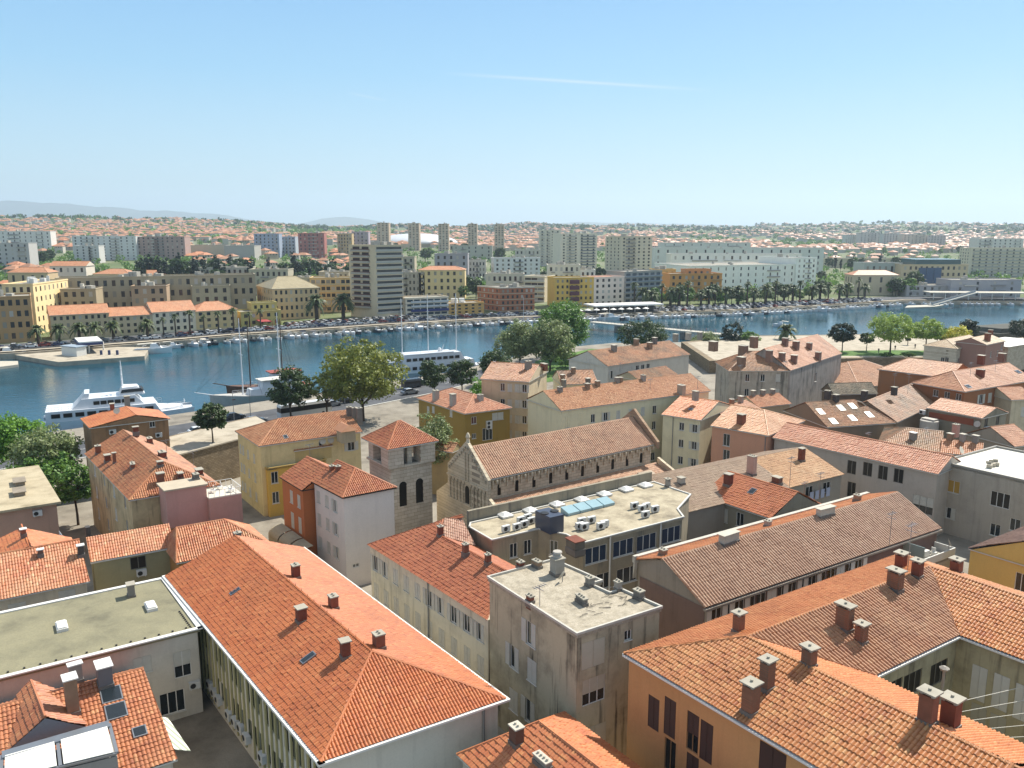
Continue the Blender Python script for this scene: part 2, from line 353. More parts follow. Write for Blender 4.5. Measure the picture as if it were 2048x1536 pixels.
class Bld:
    def __init__(s,name,label,cat='building',base=None,group=None):
        s.name,s.label,s.cat,s.group=name,label,cat,group; s.base=Vector(base) if base is not None else None
        s.walls=[]; s.gab=[]; s.rp=[]; s.ctr=None
        s.root=None
    def at(s,loc):
        s.base=Vector(loc); s.off=-s.base
        s.root=thing(s.name,s.label,s.cat,s.base,s.group); return s
    def quadwalls(s,q,z0,z1,skip=()):
        q=[Vector((p[0],p[1],0)) for p in q]; c=sum(q,Vector())/len(q); s.ctr=c; n=len(q)
        if s.root is None: s.at((c.x,c.y,z0))
        for i in range(n):
            if i in skip: continue
            s.walls.append([q[i],q[(i+1)%n],z0,z1,[],None])
            a,b=q[i],q[(i+1)%n]; d=(b-a).normalized(); nn=Vector((d.y,-d.x,0))
            if nn.dot((a+b)/2-c)<0: nn=-nn
            s.walls[-1][5]=nn
        return s
    def wall(s,a,b,z0,z1,inside):
        a=Vector((a[0],a[1],0)); b=Vector((b[0],b[1],0)); d=(b-a).normalized(); nn=Vector((d.y,-d.x,0))
        if nn.dot(Vector((inside[0],inside[1],0))-a)>0: nn=-nn
        if s.root is None: s.at(((a.x+b.x)/2,(a.y+b.y)/2,z0))
        s.walls.append([a,b,z0,z1,[],nn]); return len(s.walls)-1
    def wuv(s,i,px,py):
        a,b=s.walls[i][0],s.walls[i][1]; h=hit(px,py,[a,b,a+Vector((0,0,10))]); return (h-a).dot((b-a).normalized()),h.z
    def uwin(s,i,u,z,w_,h,st='sh',fm=None,lm=None,gm=None,name='window'):
        a,b,z0,z1,ops,nn=s.walls[i]; L_=(b-a).length
        if u-w_/2<.1 or u+w_/2>L_-.1 or z+h/2>z1-.08 or z-h/2<z0+.05: return None
        for (x0,x1,y0,y1) in ops:
            if u-w_/2<x1+.02 and u+w_/2>x0-.02 and z-h/2<y1+.02 and z+h/2>y0-.02: return None
        ops.append((u-w_/2,u+w_/2,z-h/2,z+h/2))
        d=(b-a).normalized(); pos=a+d*u; pos.z=z
        x=Vector((-nn.y,nn.x,0)); rz=math.atan2(x.y,x.x)  # local +y must be nn
        rz=math.atan2(-nn.x,nn.y)
        fm=fm or WHITE; lm=lm or SHW; gm=gm or GL
        if st=='arch':
            o=link(name,wmesh('pane',w_,h,(gm,)),s.root,pos-s.base,rz); m=MB(); m.poly([(w_/2*math.cos(k*math.pi/8),.012,h/2+w_/2*math.sin(k*math.pi/8)) for k in range(9)]); m.obj('dark_arch_head',gm,o); return o
        if st=='far':
            if gm is GLK: gm=random.choice(FARG)
            return link(name,wmesh('pane',w_,h,(gm,)),s.root,pos-s.base,rz)
        o=link(name,wmesh('frame3' if w_>2 else ('frame2' if w_>.7 else 'frame'),w_,h,(fm,)),s.root,pos-s.base,rz)
        link('pane',wmesh('pane',w_,h,(gm,)),o)
        if h<2.3 and st!='dk': link('sill',wmesh('sill',w_,h,(TRIM,)),o)
        hw=w_/2
        if st=='sh':
            for q in(-1,1): link('shutter',wmesh('leaf',hw-.02,h-.04,(lm,)),o,(q*hw/2,-.045,0))
        elif st=='op':
            for q in(-1,1): link('shutter',wmesh('leaf',hw,h,(lm,)),o,(q*(w_*.75+.03),.012,0))
        elif st=='ha':
            link('shutter',wmesh('leaf',hw-.02,h-.04,(lm,)),o,(-hw/2,-.045,0)); link('shutter',wmesh('leaf',hw,h,(lm,)),o,(w_*.75+.03,.012,0))
        elif st=='bl':
            link('blind',wmesh('leaf',w_-.08,h*.55,(lm,)),o,(0,-.1,h*.22))
        return o
    def win(s,i,pts,w_,h,st='sh',**k):
        st=st if isinstance(st,(list,tuple)) else [st]
        for j,(px,py) in enumerate(pts):
            u,z=s.wuv(i,px,py); s.uwin(i,u,z,w_,h,st[j%len(st)],**k)
    def row(s,i,A,Bx,n,w_,h,st='sh',dz=(0,),**k):
        u0,z=s.wuv(i,*A); a,b=s.walls[i][0],s.walls[i][1]
        u1=s.wuv(i,Bx[0],Bx[1])[0]; st=st if isinstance(st,(list,tuple)) else [st]; c=0
        for q in dz:
            for j in range(n):
                s.uwin(i,u0+(u1-u0)*j/max(1,n-1),z+q,w_,h,st[c%len(st)],**k); c+=1
    def grid(s,i,n,zs,w_,h,st='sh',m=1.2,**k):
        a,b=s.walls[i][0],s.walls[i][1]; L_=(b-a).length; st=st if isinstance(st,(list,tuple)) else [st]; c=0
        for z in zs:
            for j in range(n):
                s.uwin(i,m+(L_-2*m)*(j+.5)/n,z,w_,h,st[c%len(st)],**k); c+=1
    def finish(s,mat,extra=(),name='wall'):
        s.wmat=mat; m=MB()
        for a,b,z0,z1,ops,nn in s.walls:
            L_=(b-a).length; d=(b-a).normalized()
            us=sorted({0.,L_,*[o[0] for o in ops],*[o[1] for o in ops]}); zs=sorted({z0,z1,*[o[2] for o in ops],*[o[3] for o in ops]})
            flip=Vector((d.y,-d.x,0)).dot(nn)<0
            def q(pts):
                m.poly(pts[::-1] if flip else pts)
            def pt(u,z,dp=0.): return a+d*u+Vector((0,0,z))-nn*dp
            for i in range(len(us)-1):
                for j in range(len(zs)-1):
                    uc,zc=(us[i]+us[i+1])/2,(zs[j]+zs[j+1])/2
                    if any(o[0]<uc<o[1] and o[2]<zc<o[3] for o in ops): continue
                    q([pt(us[i],zs[j]),pt(us[i+1],zs[j]),pt(us[i+1],zs[j+1]),pt(us[i],zs[j+1])])
            for o in ops:
                u0,u1,v0,v1=o; D=.16
                q([pt(u0,v0),pt(u0,v1),pt(u0,v1,D),pt(u0,v0,D)][::-1]); q([pt(u1,v0),pt(u1,v0,D),pt(u1,v1,D),pt(u1,v1)][::-1])
                q([pt(u0,v0),pt(u0,v0,D),pt(u1,v0,D),pt(u1,v0)][::-1]); q([pt(u0,v1),pt(u1,v1),pt(u1,v1,D),pt(u0,v1,D)][::-1])
        for g in s.gab: m.poly(g)
        s.gab=[]
        for g in extra: m.poly(g)
        return m.obj(name,mat,s.root,s.off)
    # ---- roofs
    def roof(s,q,z,rh,axis=0,h0=0.,h1=0.,oh=.25,lat=.5,mat=None,tk=None,mats=None,geo=True,ridge=None,gables=True):
        """q = eave quad; axis 0: ridge along q0-q1. h0,h1 = hip insets in metres at the start / end."""
        q=[Vector((p[0],p[1],z)) for p in q]
        if axis==1: q=q[1:]+q[:1]
        a,b,c,d=q; r0=a+(d-a)*lat; r1=b+(c-b)*lat; dr=(r1-r0).normalized()
        r0=r0+dr*h0+Vector((0,0,rh)); r1=r1-dr*h1+Vector((0,0,rh))
        pl=[[a,b,r1,r0],[c,d,r0,r1]]
        if h1>0: pl.append([b,c,r1])
        elif gables: s.gab.append([b+(c-b)*.02-Vector((0,0,.05)),c-(c-b)*.02-Vector((0,0,.05)),r1-Vector((0,0,.08))] )
        if h0>0: pl.append([d,a,r0])
        elif gables: s.gab.append([d+(a-d)*.02-Vector((0,0,.05)),a-(a-d)*.02-Vector((0,0,.05)),r0-Vector((0,0,.08))])
        for g in s.gab[-2:]:
            cc=(a+b+c+d)/4
            for i in range(len(g)): 
                g[i]=g[i]+(cc-g[i]).normalized()*Vector((1,1,0)).length*0+ (Vector((cc.x-g[i].x,cc.y-g[i].y,0)).normalized()*.12)
        s.rp+=pl; s.r=(r0,r1)
        if s.gab and getattr(s,'wmat',None):
            for g in s.gab: k=MB(); k.poly(g); k.obj('gable',s.wmat,s.root,s.off)
            s.gab=[]
        tk=tk or {}
        if geo: s.ro=tiled('roof',pl,mats or mat or REDTILE,s.root,s.off,**tk)
        else: s.ro=plainroof(pl,mat or REDTILE,s.root,s.off)
        # under-slab so that the roof is solid
        m=MB(); k=Vector((0,0,.14))
        m.poly([a-k,b-k,c-k,d-k])
        for x,y in((a,b),(b,c),(c,d),(d,a)): m.poly([x-k,y-k,y-k*.05,x-k*.05])
        m.obj('eave',TRIM if ridge!='dark' else DARK,s.root,s.off)
        caps=[(r0,r1)]
        if h1>0: caps+=[(b,r1),(c,r1)]
        if h0>0: caps+=[(a,r0),(d,r0)]
        s.caps(caps,mat or (mats[0] if mats else REDTILE),s.ro)
        return s
    def caps(s,pairs,mat,par=None):
        m=MB()
        for x,y in pairs:
            n=max(1,int((y-x).length/.42)); 
            for i in range(n):
                p,q_=x.lerp(y,i/n),x.lerp(y,(i+1.08)/n)
                m.tube(p+Vector((0,0,.02)),q_+Vector((0,0,.05)),.13,.11,5)
        o=m.obj('ridge_tiles',mat,par or s.root,(0,0,0) if par else s.off)
        return o
    def on(s,px,py):              # nearest roof-plane hit
        best=None
        for pl in s.rp:
            h=hit(px,py,pl); d=h.y
            # inside test in plan
            n=len(pl); sg=[((pl[(i+1)%n].x-pl[i].x)*(h.y-pl[i].y)-(pl[(i+1)%n].y-pl[i].y)*(h.x-pl[i].x)) for i in range(n)]
            ins=all(x>-.3*1 for x in sg) or all(x<.3 for x in sg)
            if ins and (best is None or d<best.y): best=h
        if best is None: best=hit(px,py,s.rp[0])
        return best
    def chimney(s,px,py,w_=.7,d=.7,h=1.3,az=57,m=None,cap=None,kind='slab',loc=None):
        p=loc or s.on(px,py); b=MB(); gq=CRNG; az=az+gq.uniform(-5,5); w_*=gq.uniform(.88,1.1); d*=gq.uniform(.88,1.1); h*=gq.uniform(.85,1.12)
        if m in (BRICKP,BRICKR,None): m=gq.choice([BRICKP,BRICKR,BRICKR,BRICKP,plain('#8a5a44',.9,0.,.2),plain('#7d5f50',.9,0.,.2)])
        elif m is GREYP: m=gq.choice([GREYP,GREYP,plain('#a0968a',.9,0.,.15),plain('#7a736a',.9,0.,.2),plain('#93785f',.9,0.,.2)])
        if kind=='slab' and gq.random()<.3: kind='pots'
        b.box((p.x,p.y,p.z-.6),(w_,d,h+.6),az)
        o=b.obj('chimney',m or BRICKP,s.ro,(0,0,0) if s.ro.parent else None)
        if p.y<130: c=MB(); c.box((p.x,p.y,p.z-.4),(w_+.14,d+.14,.62),az); c.obj('flashing',plain('#77716a',.6,.3,.15),o)
        c=MB()
        if kind=='slab':
            c.box((p.x,p.y,p.z+h),(w_+.22,d+.22,.09),az)
        elif kind=='gap':
            for x in(-1,1):
                for y in(-1,1):
                    ca,sa=math.cos(R(az)),math.sin(R(az)); ux,uy=x*(w_/2-.1),y*(d/2-.1)
                    c.box((p.x+ux*ca+uy*sa,p.y-ux*sa+uy*ca,p.z+h),(.16,.16,.18),az)
            c.box((p.x,p.y,p.z+h+.18),(w_+.3,d+.3,.1),az)
            c.lathe((p.x,p.y,p.z+h+.28),[(.1,0),(.1,.14)],7)
        elif kind=='pots':
            k=max(2,int(w_/.35)); c.box((p.x,p.y,p.z+h),(w_+.12,d+.12,.1),az)
            for i in range(k):
                u=(i-(k-1)/2)*.34; ca,sa=math.cos(R(az)),math.sin(R(az)); c.lathe((p.x+u*ca,p.y-u*sa,p.z+h+.1),[(.1,0),(.09,.16)],7)
        c.obj('chimney_cap',cap or CAPM,o)
        return p
    def skylight(s,px,py,w_=.8,h=1.1,m=None):
        p=s.on(px,py); pl=min((x for x in s.rp),key=lambda x:(hit(px,py,x)-p).length)
        e=(pl[1]-pl[0]).normalized(); n=(pl[1]-pl[0]).cross(pl[2]-pl[0]).normalized(); n=n if n.z>0 else -n; v=n.cross(e)
        if v.z<0: v=-v
        b=MB(); 
        def slab(w0,h0,lo,hi,bb): bb.hexa([p+e*x+v*y+n*lo for x,y in((-w0,-h0),(w0,-h0),(w0,h0),(-w0,h0))],[p+e*x+v*y+n*hi for x,y in((-w0,-h0),(w0,-h0),(w0,h0),(-w0,h0))])
        slab(w_/2,h/2,0,.15,b); o=b.obj('skylight',m or STEEL,s.ro)
        g=MB(); slab(w_/2-.09,h/2-.09,.1,.165,g); g.obj('pane',GLB,o)
CRNG=random.Random(21)
BRICKP=plain('#8a5640',.9,0.,.25); BRICKR=plain('#7a4431',.9,0.,.25); CAPM=plain('#a39c8c',.9,0.,.15); GREYP=plain('#8b857b',.9,0.,.15); WHP=plain('#b9b2a2',.9,0.,.12)
def plainroof(polys,mat,parent,off,name='roof'):
    me=bpy.data.meshes.new(name); V=[];Fc=[];UV=[]
    for pl in polys:
        p=[Vector(x) for x in pl]; e=(p[1]-p[0]).normalized(); n=(p[1]-p[0]).cross(p[2]-p[0]).normalized(); n=n if n.z>0 else -n; v=n.cross(e)
        if v.z<0: v=-v; 
        i=len(V); V+=[tuple(x) for x in p]; Fc.append(tuple(range(i,i+len(p)))); UV+=[((x-p[0]).dot(e),(x-p[0]).dot(v)) for x in p]
    me.from_pydata(V,[],Fc); me.materials.append(mat); l=me.uv_layers.new(name='UVMap')
    for li,lp in enumerate(me.loops): l.data[li].uv=UV[lp.vertex_index]
    me.update(); return link(name,me,parent,off)
def para(p0,p1,p3,z=None,far=0.):
    """eave parallelogram from near pixels: p0, p1 along the front, p3 behind p0"""
    a,b,d=[Vector((*x[:2],0)) if len(x)>2 else P(x[0],x[1],z) for x in(p0,p1,p3)]
    for q in(a,b,d): q.z=z
    return [a,b,b+d-a,d]
def inset(q,t):
    c=sum((Vector(p) for p in q),Vector())/len(q); n=len(q); out=[]
    for i in range(n):
        p=Vector(q[i]); a=(Vector(q[i-1])-p).normalized(); b=(Vector(q[(i+1)%n])-p).normalized()
        out.append(p+(a+b)*t)
    return out
AV=Vector((math.sin(R(57)),math.cos(R(57)),0)); BV=Vector((math.sin(R(-36)),math.cos(R(-36)),0))
# ================================================================== ground, water, terrain
fz=Vector((0,0,1))
def sheet(name,pts,z,mat,thick=None,kind='structure'):
    m=MB(); t=[Vector((p[0],p[1],z)) for p in pts]
    ar=sum(t[i].x*t[(i+1)%len(t)].y-t[(i+1)%len(t)].x*t[i].y for i in range(len(t)))
    if ar<0: t=t[::-1]
    if thick: m.hexa([p-fz*thick for p in t],t)
    else: m.poly(t)
    return tag(m.obj(name,mat),kind=kind)
m_,nt,b,N,L=newmat('sea_water'); tc=N('TexCoord'); mp=N('Mapping',i_Vector=tc.outputs['Object'],i_Scale=(.5,1.1,1),i_Rotation=(0,0,.5))
n1=N('TexNoise',i_Vector=mp.outputs[0],i_Scale=.55,i_Detail=7.,i_Roughness=.6); n2=N('TexNoise',i_Vector=tc.outputs['Object'],i_Scale=.02,i_Detail=4.,i_Roughness=.6)
L(ramp(N,n2.outputs[0],[(.3,'#0d3340'),(.55,'#144656'),(.75,'#1f5a69')]),b.inputs['Base Color']); b.inputs['Roughness'].default_value=.07; b.inputs['IOR'].default_value=1.33
st=N('MapRange',i_0=n2.outputs[0],i_1=.35,i_2=.7,i_3=.25,i_4=.75); bp=N('Bump',i_Distance=.2,i_Height=n1.outputs[0]); L(st.outputs[0],bp.inputs['Strength']); L(bp.outputs[0],b.inputs['Normal'])
WATER=m_
sheet('sea',[(-900,20),(900,20),(900,760),(-900,760)],0,WATER)
PAVE=flatroof('#978f80','#857d6f','#625b50',.15); ASPH=flatroof('#57585a','#4c4d50','#3a3b3d',.2); STPV=flatroof('#b5aa96','#a69b87','#857b6a',.3); GRASS=flatroof('#5b7a2e','#4a6a26','#3a531f',.3)
shore=[(-320,60),(-150,140),(-85,196),(-52,226),(-20,258),(15,310),(40,326),(90,330),(137,336),(190,356),(300,372),(620,420)]
sheet('old_town_ground',[(620,-30),(-320,-30)]+shore,3,PAVE,5)
ga=[(-150,112),(-75,166),(-50,192),(-22,224),(0,256)]; gb=[(-140,124),(-83,182),(-53,211),(-25,243),(0,275)]
sheet('quay_road',ga+gb[::-1],3.01,ASPH)
m=MB()
for A0,A1 in zip(ga,ga[1:]): m.bar((A0[0],A0[1],3),(A1[0],A1[1],3),.4,.16)
tag(m.obj('kerb',TRIM),kind='structure')
m=MB()
for i in range(24):
    t=i/24; k=min(3,int(t*4)); f=t*4-k
    p=Vector((*ga[k],3.02)).lerp(Vector((*ga[k+1],3.02)),f); q=Vector((*gb[k],3.02)).lerp(Vector((*gb[k+1],3.02)),f); c=(p+q)/2; p2=Vector((*ga[k+1],3.02))-Vector((*ga[k],3.02)); p2.normalize(); m.bar(c,c+p2*2.5,.15,.006)
tag(m.obj('road_marking',WHITE),kind='structure')
# rampart terrace with stone wall
CITYW=stone('#8d7c63','#77674f','#4d4334',.7,.3)
tp=[P(372,905,10),P(490,878,10),P(445,868,10)+BV*3,P(330,893,10)+BV*3]
t0=P(380,908,10); t1=P(560,858,10); 
m=MB(); c=[t0-AV*2,t1,t1+BV*14,t0-AV*2+BV*14]; m.hexa([Vector((p.x,p.y,3)) for p in c],c); rw=tag(m.obj('rampart_wall',CITYW),'old stone rampart wall below the paved terrace with the small round tree','wall')
sheet('rampart_terrace',[c[0]+BV*.6,c[1]+BV*.6,c[2]-BV*.6,c[3]-BV*.6],10.01,STPV)
m=MB(); m.bar(c[0]+fz*.01,c[1]+fz*.01,.5,.25); m.obj('coping',STPV,rw)
# raised park and promenade on the right
pk=[(62,256),(118,262),(170,262),(230,262),(300,300),(300,350),(190,340),(137,322),(95,318),(62,300)]
m=MB(); t=[Vector((*p,7)) for p in pk]; m.hexa([p-fz*4.5 for p in t],t); tag(m.obj('park_rampart',CITYW),'long stone rampart carrying the sunlit promenade and lawn','wall')
sheet('promenade',[(64,258),(118,264),(170,264),(229,264),(298,302),(298,348),(190,338),(137,320),(96,316),(64,298)],7.01,STPV)
sheet('lawn',[(104,266),(140,267),(168,267),(160,276),(130,279),(106,277)],7.02,GRASS)
sheet('park_lawn',[(5,238),(50,262),(55,296),(30,310),(8,280)],3.02,GRASS)
# far terrain
def terr(x,D):
    a=x/max(D,1)
    Lf=np.interp(D,[300,400,600,800,1200,2000,2700,3300,5000,9000],[2.2,3,7,12,19,42,72,60,40,20])
    Md=np.interp(D,[300,420,800,1200,2000,3000,3700,5000,9000],[2.2,3,7,9,18,38,53,38,20])
    Rt=np.interp(D,[300,520,900,1400,2200,3200,4000,5200,9000],[2.2,2.6,5,8,17,42,63,50,20])
    w=np.clip((a+.42)/.42,0,1); w2=np.clip((a-.12)/.35,0,1)
    h=(1-w)*Lf+w*((1-w2)*Md+w2*Rt)
    if D>1500:
        k=min(1,(D-1500)/1200); h+=k*(6*math.sin(x*.004+1)+5*math.sin(x*.011+D*.002)+3*math.sin(x*.027))
    return float(h)
quay=[(-620,230),(-330,262),(-226,284),(-206,292),(-183,306),(-145,333),(-117,356),(-60,392),(-6,421),(45,440),(128,465),(180,490),(253,529),(330,522),(640,520)]
qx=np.array([p[0] for p in quay]); qd=np.array([p[1] for p in quay])
V=[];Q=[]; cols=np.unique(np.concatenate([qx,np.linspace(-620,640,64)])); nr=34
for x0 in cols:
    d0=float(np.interp(x0,qx,qd)); a=x0/d0
    for j in range(nr):
        t=j/(nr-1); D=d0*(9000/d0)**t; z=terr(a*D,D); 
        if j==0: z=2.2
        V.append((a*D,D,z))
nc=len(cols)
for i in range(nc-1):
    for j in range(nr-1): Q.append((i*nr+j,(i+1)*nr+j,(i+1)*nr+j+1,i*nr+j+1))
m_,nt,b,N,L=newmat('mainland'); tc=N('TexCoord'); n1=N('TexNoise',i_Vector=tc.outputs['Object'],i_Scale=.012,i_Detail=8.,i_Roughness=.7); n2=N('TexNoise',i_Vector=tc.outputs['Object'],i_Scale=.15,i_Detail=5.)
c=ramp(N,n1.outputs[0],[(.3,'#44592f'),(.45,'#5d6a3a'),(.55,'#8a8672'),(.65,'#4c6031'),(.8,'#7d7c68')]); L(mixc(N,n2.outputs[0],c,'#55603a'),b.inputs['Base Color']); b.inputs['Roughness'].default_value=1
me=npmesh('mainland',np.array(V),np.array(Q),m_); tag(link('mainland',me),kind='structure')
# quay wall, strip of paving and road on the far bank
def off_poly(d,xa=-620,xb=640):
    out=[]
    for i,(x,y) in enumerate(quay):
        p0=Vector((*quay[max(0,i-1)],0)); p1=Vector((*quay[min(len(quay)-1,i+1)],0)); t=(p1-p0).normalized(); out.append(Vector((x,y,0))+Vector((-t.y,t.x,0))*d)
    return out
m=MB(); o0=off_poly(-.4); o1=off_poly(.8)
for i in range(len(quay)-1): m.hexa([o0[i]-fz*1,o0[i+1]-fz*1,o1[i+1]-fz*1,o1[i]-fz*1],[o0[i]+fz*2.3,o0[i+1]+fz*2.3,o1[i+1]+fz*2.3,o1[i]+fz*2.3])
tag(m.obj('quay_wall',STPV),'long pale stone quay wall along the far bank of the harbour','quay')
def strip(name,d0,d1,z,mat,i0=0,i1=None):
    a_,b_=off_poly(d0),off_poly(d1); i1=i1 or len(quay); m=MB()
    for i in range(i0,i1-1): m.poly([a_[i]+fz*z,a_[i+1]+fz*z,b_[i+1]+fz*z,b_[i]+fz*z])
    return tag(m.obj(name,mat),kind='structure')
strip('far_promenade',.7,4.2,2.75,STPV); strip('far_quay_road',4.2,23,2.95,ASPH)
def quay_pt(x,d,z=2.8):
    D=float(np.interp(x,qx,qd)); i=int(np.searchsorted(qx,x)); i=min(max(i,1),len(quay)-1); t=Vector((qx[i]-qx[i-1],qd[i]-qd[i-1],0)).normalized()
    p=Vector((x,D,0))+Vector((-t.y,t.x,0))*d; p.z=z; return p,t
# distant mountains
def mountain(D,prof,mat,name='mountain_range'):
    m=MB(); pts=[]
    xs=np.linspace(prof[0][0],prof[-1][0],90); hs=np.interp(xs,[p[0] for p in prof],[p[1] for p in prof])
    for i,(px,h) in enumerate(zip(xs,hs)):
        h=h-3*abs(math.sin(px*.031))*min(1,(456-h)/20)-1.5*abs(math.sin(px*.083+1))*min(1,(456-h)/25); x=(px-1024)/F*D; zt=CZ+(456-h)/F*D; pts.append((x,zt))
    for (x0,z0),(x1,z1) in zip(pts,pts[1:]):
        m.poly([(x0,D-900,0),(x1,D-900,0),(x1,D,z1),(x0,D,z0)]); m.poly([(x0,D,z0),(x1,D,z1),(x1,D+1500,0),(x0,D+1500,0)])
    return tag(m.obj(name,mat),kind='structure')
MT=plain('#5d6752',1.,0.,.2)
mountain(13000,[(-900,420),(-300,408),(0,406),(100,409),(210,417),(300,424),(420,430),(480,437),(560,448),(620,458)],MT)
mountain(13500,[(560,456),(650,441),(700,436),(740,441),(800,452),(960,456),(1040,452),(1150,446),(1250,447),(1400,450),(1600,455),(2600,456)],MT)
# ================================================================== old town, near buildings
def custom(b,polys,mats,tk=None,caps=(),geo=True,capm=None):
    pl=[x[0] if isinstance(x,tuple) else x for x in polys]; b.rp+=pl
    if geo: b.ro=tiled('roof',polys,mats,b.root,b.off,**(tk or {}))
    else: b.ro=plainroof(pl,mats[0] if isinstance(mats,list) else mats,b.root,b.off)
    if caps: b.caps(caps,capm or (mats[0] if isinstance(mats,list) else mats),b.ro)
def rim(b,q,z,w_=.35,h=.15,mat=None,name='parapet',par=None):
    m=MB(); n=len(q)
    for i in range(n):
        a,c=Vector(q[i]),Vector(q[(i+1)%n]); d=(c-a).normalized()*w_/2
        a=Vector((a.x,a.y,z))-Vector((d.x,d.y,0))*.98; c=Vector((c.x,c.y,z+.003*(i%2)))+Vector((d.x,d.y,0))*.98; c.z=a.z=z+.004*(i%3)
        m.bar(a,c,w_,h)
    return m.obj(name,mat or WHITE,b.root,b.off)
def flat(b,q,z,mat,rimh=.18,rimm=None,rw=.35):
    q=[Vector((p[0],p[1],z)) for p in q]
    b.rp.append(q); m=MB(); m.hexa([p-Vector((0,0,.3)) for p in q],q); b.ro=m.obj('roof',mat,b.root,b.off)
    if rimh: rim(b,q,z,rw,rimh,rimm)
def pipe(b,px,py,z1,z0=3.2,wi=0,r=.07,m=None):
    u,z=b.wuv(wi,px,py); a,c,_,_,_,nn=b.walls[wi]; p=a+(c-a).normalized()*u+nn*.12
    k=MB(); k.tube((p.x,p.y,z0),(p.x,p.y,z1),r); k.obj('downpipe',m or STEEL,b.root,b.off)
def offs(O,a,b_,z=0.): return Vector((O[0],O[1],z))+AV*a-BV*b_
ACW=plain('#c9c8c2',.5)
def ac_proto():
    t=thing('air_conditioner','x','air conditioner'); b=MB(); b.box((0,0,.08),(.9,.36,.62)); b.box((-.3,0,0),(.06,.4,.08)); b.box((.3,0,0),(.06,.4,.08)); b.obj('casing',ACW,t)
    f=MB(); f.hexa([(-.14+.23*math.cos(a),-.19,.39+.23*math.sin(a)) for a in [i*math.pi/6 for i in range(12)]],[(-.14+.23*math.cos(a),-.205,.39+.23*math.sin(a)) for a in [i*math.pi/6 for i in range(12)]]); f.obj('fan_grille',DARK,t); return t
ACP=[None]
def ac(loc,az,label,group=None,s=1.):
    if ACP[0] is None: ACP[0]=ac_proto(); o=ACP[0]
    else: o=copytree(ACP[0])
    o.location=loc; o.rotation_euler=(0,0,math.pi-R(az)); o.scale=(s,s,s); o['label']=label
    if group: o['group']=group
    elif 'group' in o: del o['group']
    return o
def wallac(b,wi,px,py,label,group=None,s=1.):
    u,z=b.wuv(wi,px,py); a,c,_,_,_,nn=b.walls[wi]; p=a+(c-a).normalized()*u+nn*.22; p.z=z-.35
    return ac(p,math.degrees(math.atan2(nn.x,nn.y)),label,group,s)
def antenna(loc,h,label,group=None):
    t=thing('roof_antenna',label,'antenna',loc,group); m=MB(); m.tube((0,0,0),(0,0,h),.035,.025,5); m.obj('mast',STEEL,t)
    m=MB(); m.bar((-.7,0,h*.92),(.7,0,h*.92),.04,.04)
    for i in range(5): m.bar((-.6+i*.3,-.3,h*.92+.04),(-.6+i*.3,.3,h*.92+.04),.03,.03)
    m.bar((0,-.5,h*.8),(0,.5,h*.8),.04,.04)
    m.obj('aerial',STEEL,t); t.rotation_euler=(0,0,R(40)); return t
def dish(loc,r,label,az=150):
    t=thing('satellite_dish',label,'dish',loc); m=MB(); m.tube((0,0,0),(0,0,r*1.2),.04); m.obj('post',STEEL,t)
    m=MB(); pr=[]
    for i in range(5):
        q=i/4; pr.append((r*q,q*q*r*.25))
    m.lathe((0,0,0),[(max(.01,a),z) for a,z in pr],14); o=m.obj('reflector',WHP,t); o.rotation_euler=(R(65),0,math.pi-R(az)); o.location=(0,0,r*1.3); return t
# ---- red hipped school building in the centre foreground
NEWT=tile('#c0602e','#ac4f24','#ce7644','#7d4426',.16)
q=para((642,1529),(1012,1401),(330,1155),11.6); F1=q
b=Bld('long_red_roof_building','long building with a big new red tiled roof and yellow fins along its side','building').quadwalls(inset(q,.45),3,11.5)
b.grid(3,26,(9.3,5.8),1.0,1.9,'dk',m=.8,fm=plain('#8d8a6a',.6)); W=b.finish(plaster('#c3bfb2',.25))
b.roof(q,11.75,3.0,1,7.2,0,mat=NEWT,gables=True,tk=dict(ns=4)) if False else b.roof([q[3],q[0],q[1],q[2]],11.75,3.0,0,0,7.2,mat=NEWT)
rim(b,q,11.6,.5,.16,WHITE,'gutter')
m=MB(); a_,b_=b.walls[3][0],b.walls[3][1]; nn=b.walls[3][5]; dd=(b_-a_).normalized(); Lw=(b_-a_).length
for i in range(36):
    p=a_+dd*(.6+i*(Lw-1.2)/35)+nn*.1; h0=3.6 if i%7 else 6.9
    m.box((p.x,p.y,h0+random.choice((0,.5,2.9))),(.1,.22,0),0) if False else m.hexa([p+dd*x+nn*y+Vector((0,0,h0)) for x,y in((-.07,-.08),(.07,-.08),(.07,.08),(-.07,.08))],[p+dd*x+nn*y+Vector((0,0,random.choice((10.6,10.6,9.8)))) for x,y in((-.07,-.08),(.07,-.08),(.07,.08),(-.07,.08))])
m.obj('fin_screen',plain('#b3a878',.7,0.,.1),b.root,b.off)
for px,py,h in((603,1243,1.35),(667,1217,1.2),(691,1314,1.35),(758,1296,1.3),(592,1156,1.2)): b.chimney(px,py,.75,.75,h,57,BRICKR)
b.skylight(471,1184,.6,1.1); b.skylight(617,1317,.7,1.3)
for i,(px,py) in enumerate(((425,1370),(434,1386),(442,1400),(463,1430),(475,1444),(487,1456),(428,1462),(444,1472),(458,1488),(498,1476),(530,1515))):
    wallac(b,3,px,py,'grey air conditioner on the yellow finned wall above the dark courtyard','air conditioners on the finned wall',1.15)
u,z=b.wuv(0,966,1425); pipe(b,966,1425,11.5,3.2,0,.09)
# lightning wire studs along the ridge
m=MB(); r0,r1=b.r
for i in range(24):
    p=r0.lerp(r1,i/23); m.tube(p,p+Vector((0,0,.35)),.02)
m.obj('lightning_wire',DARK,b.ro)
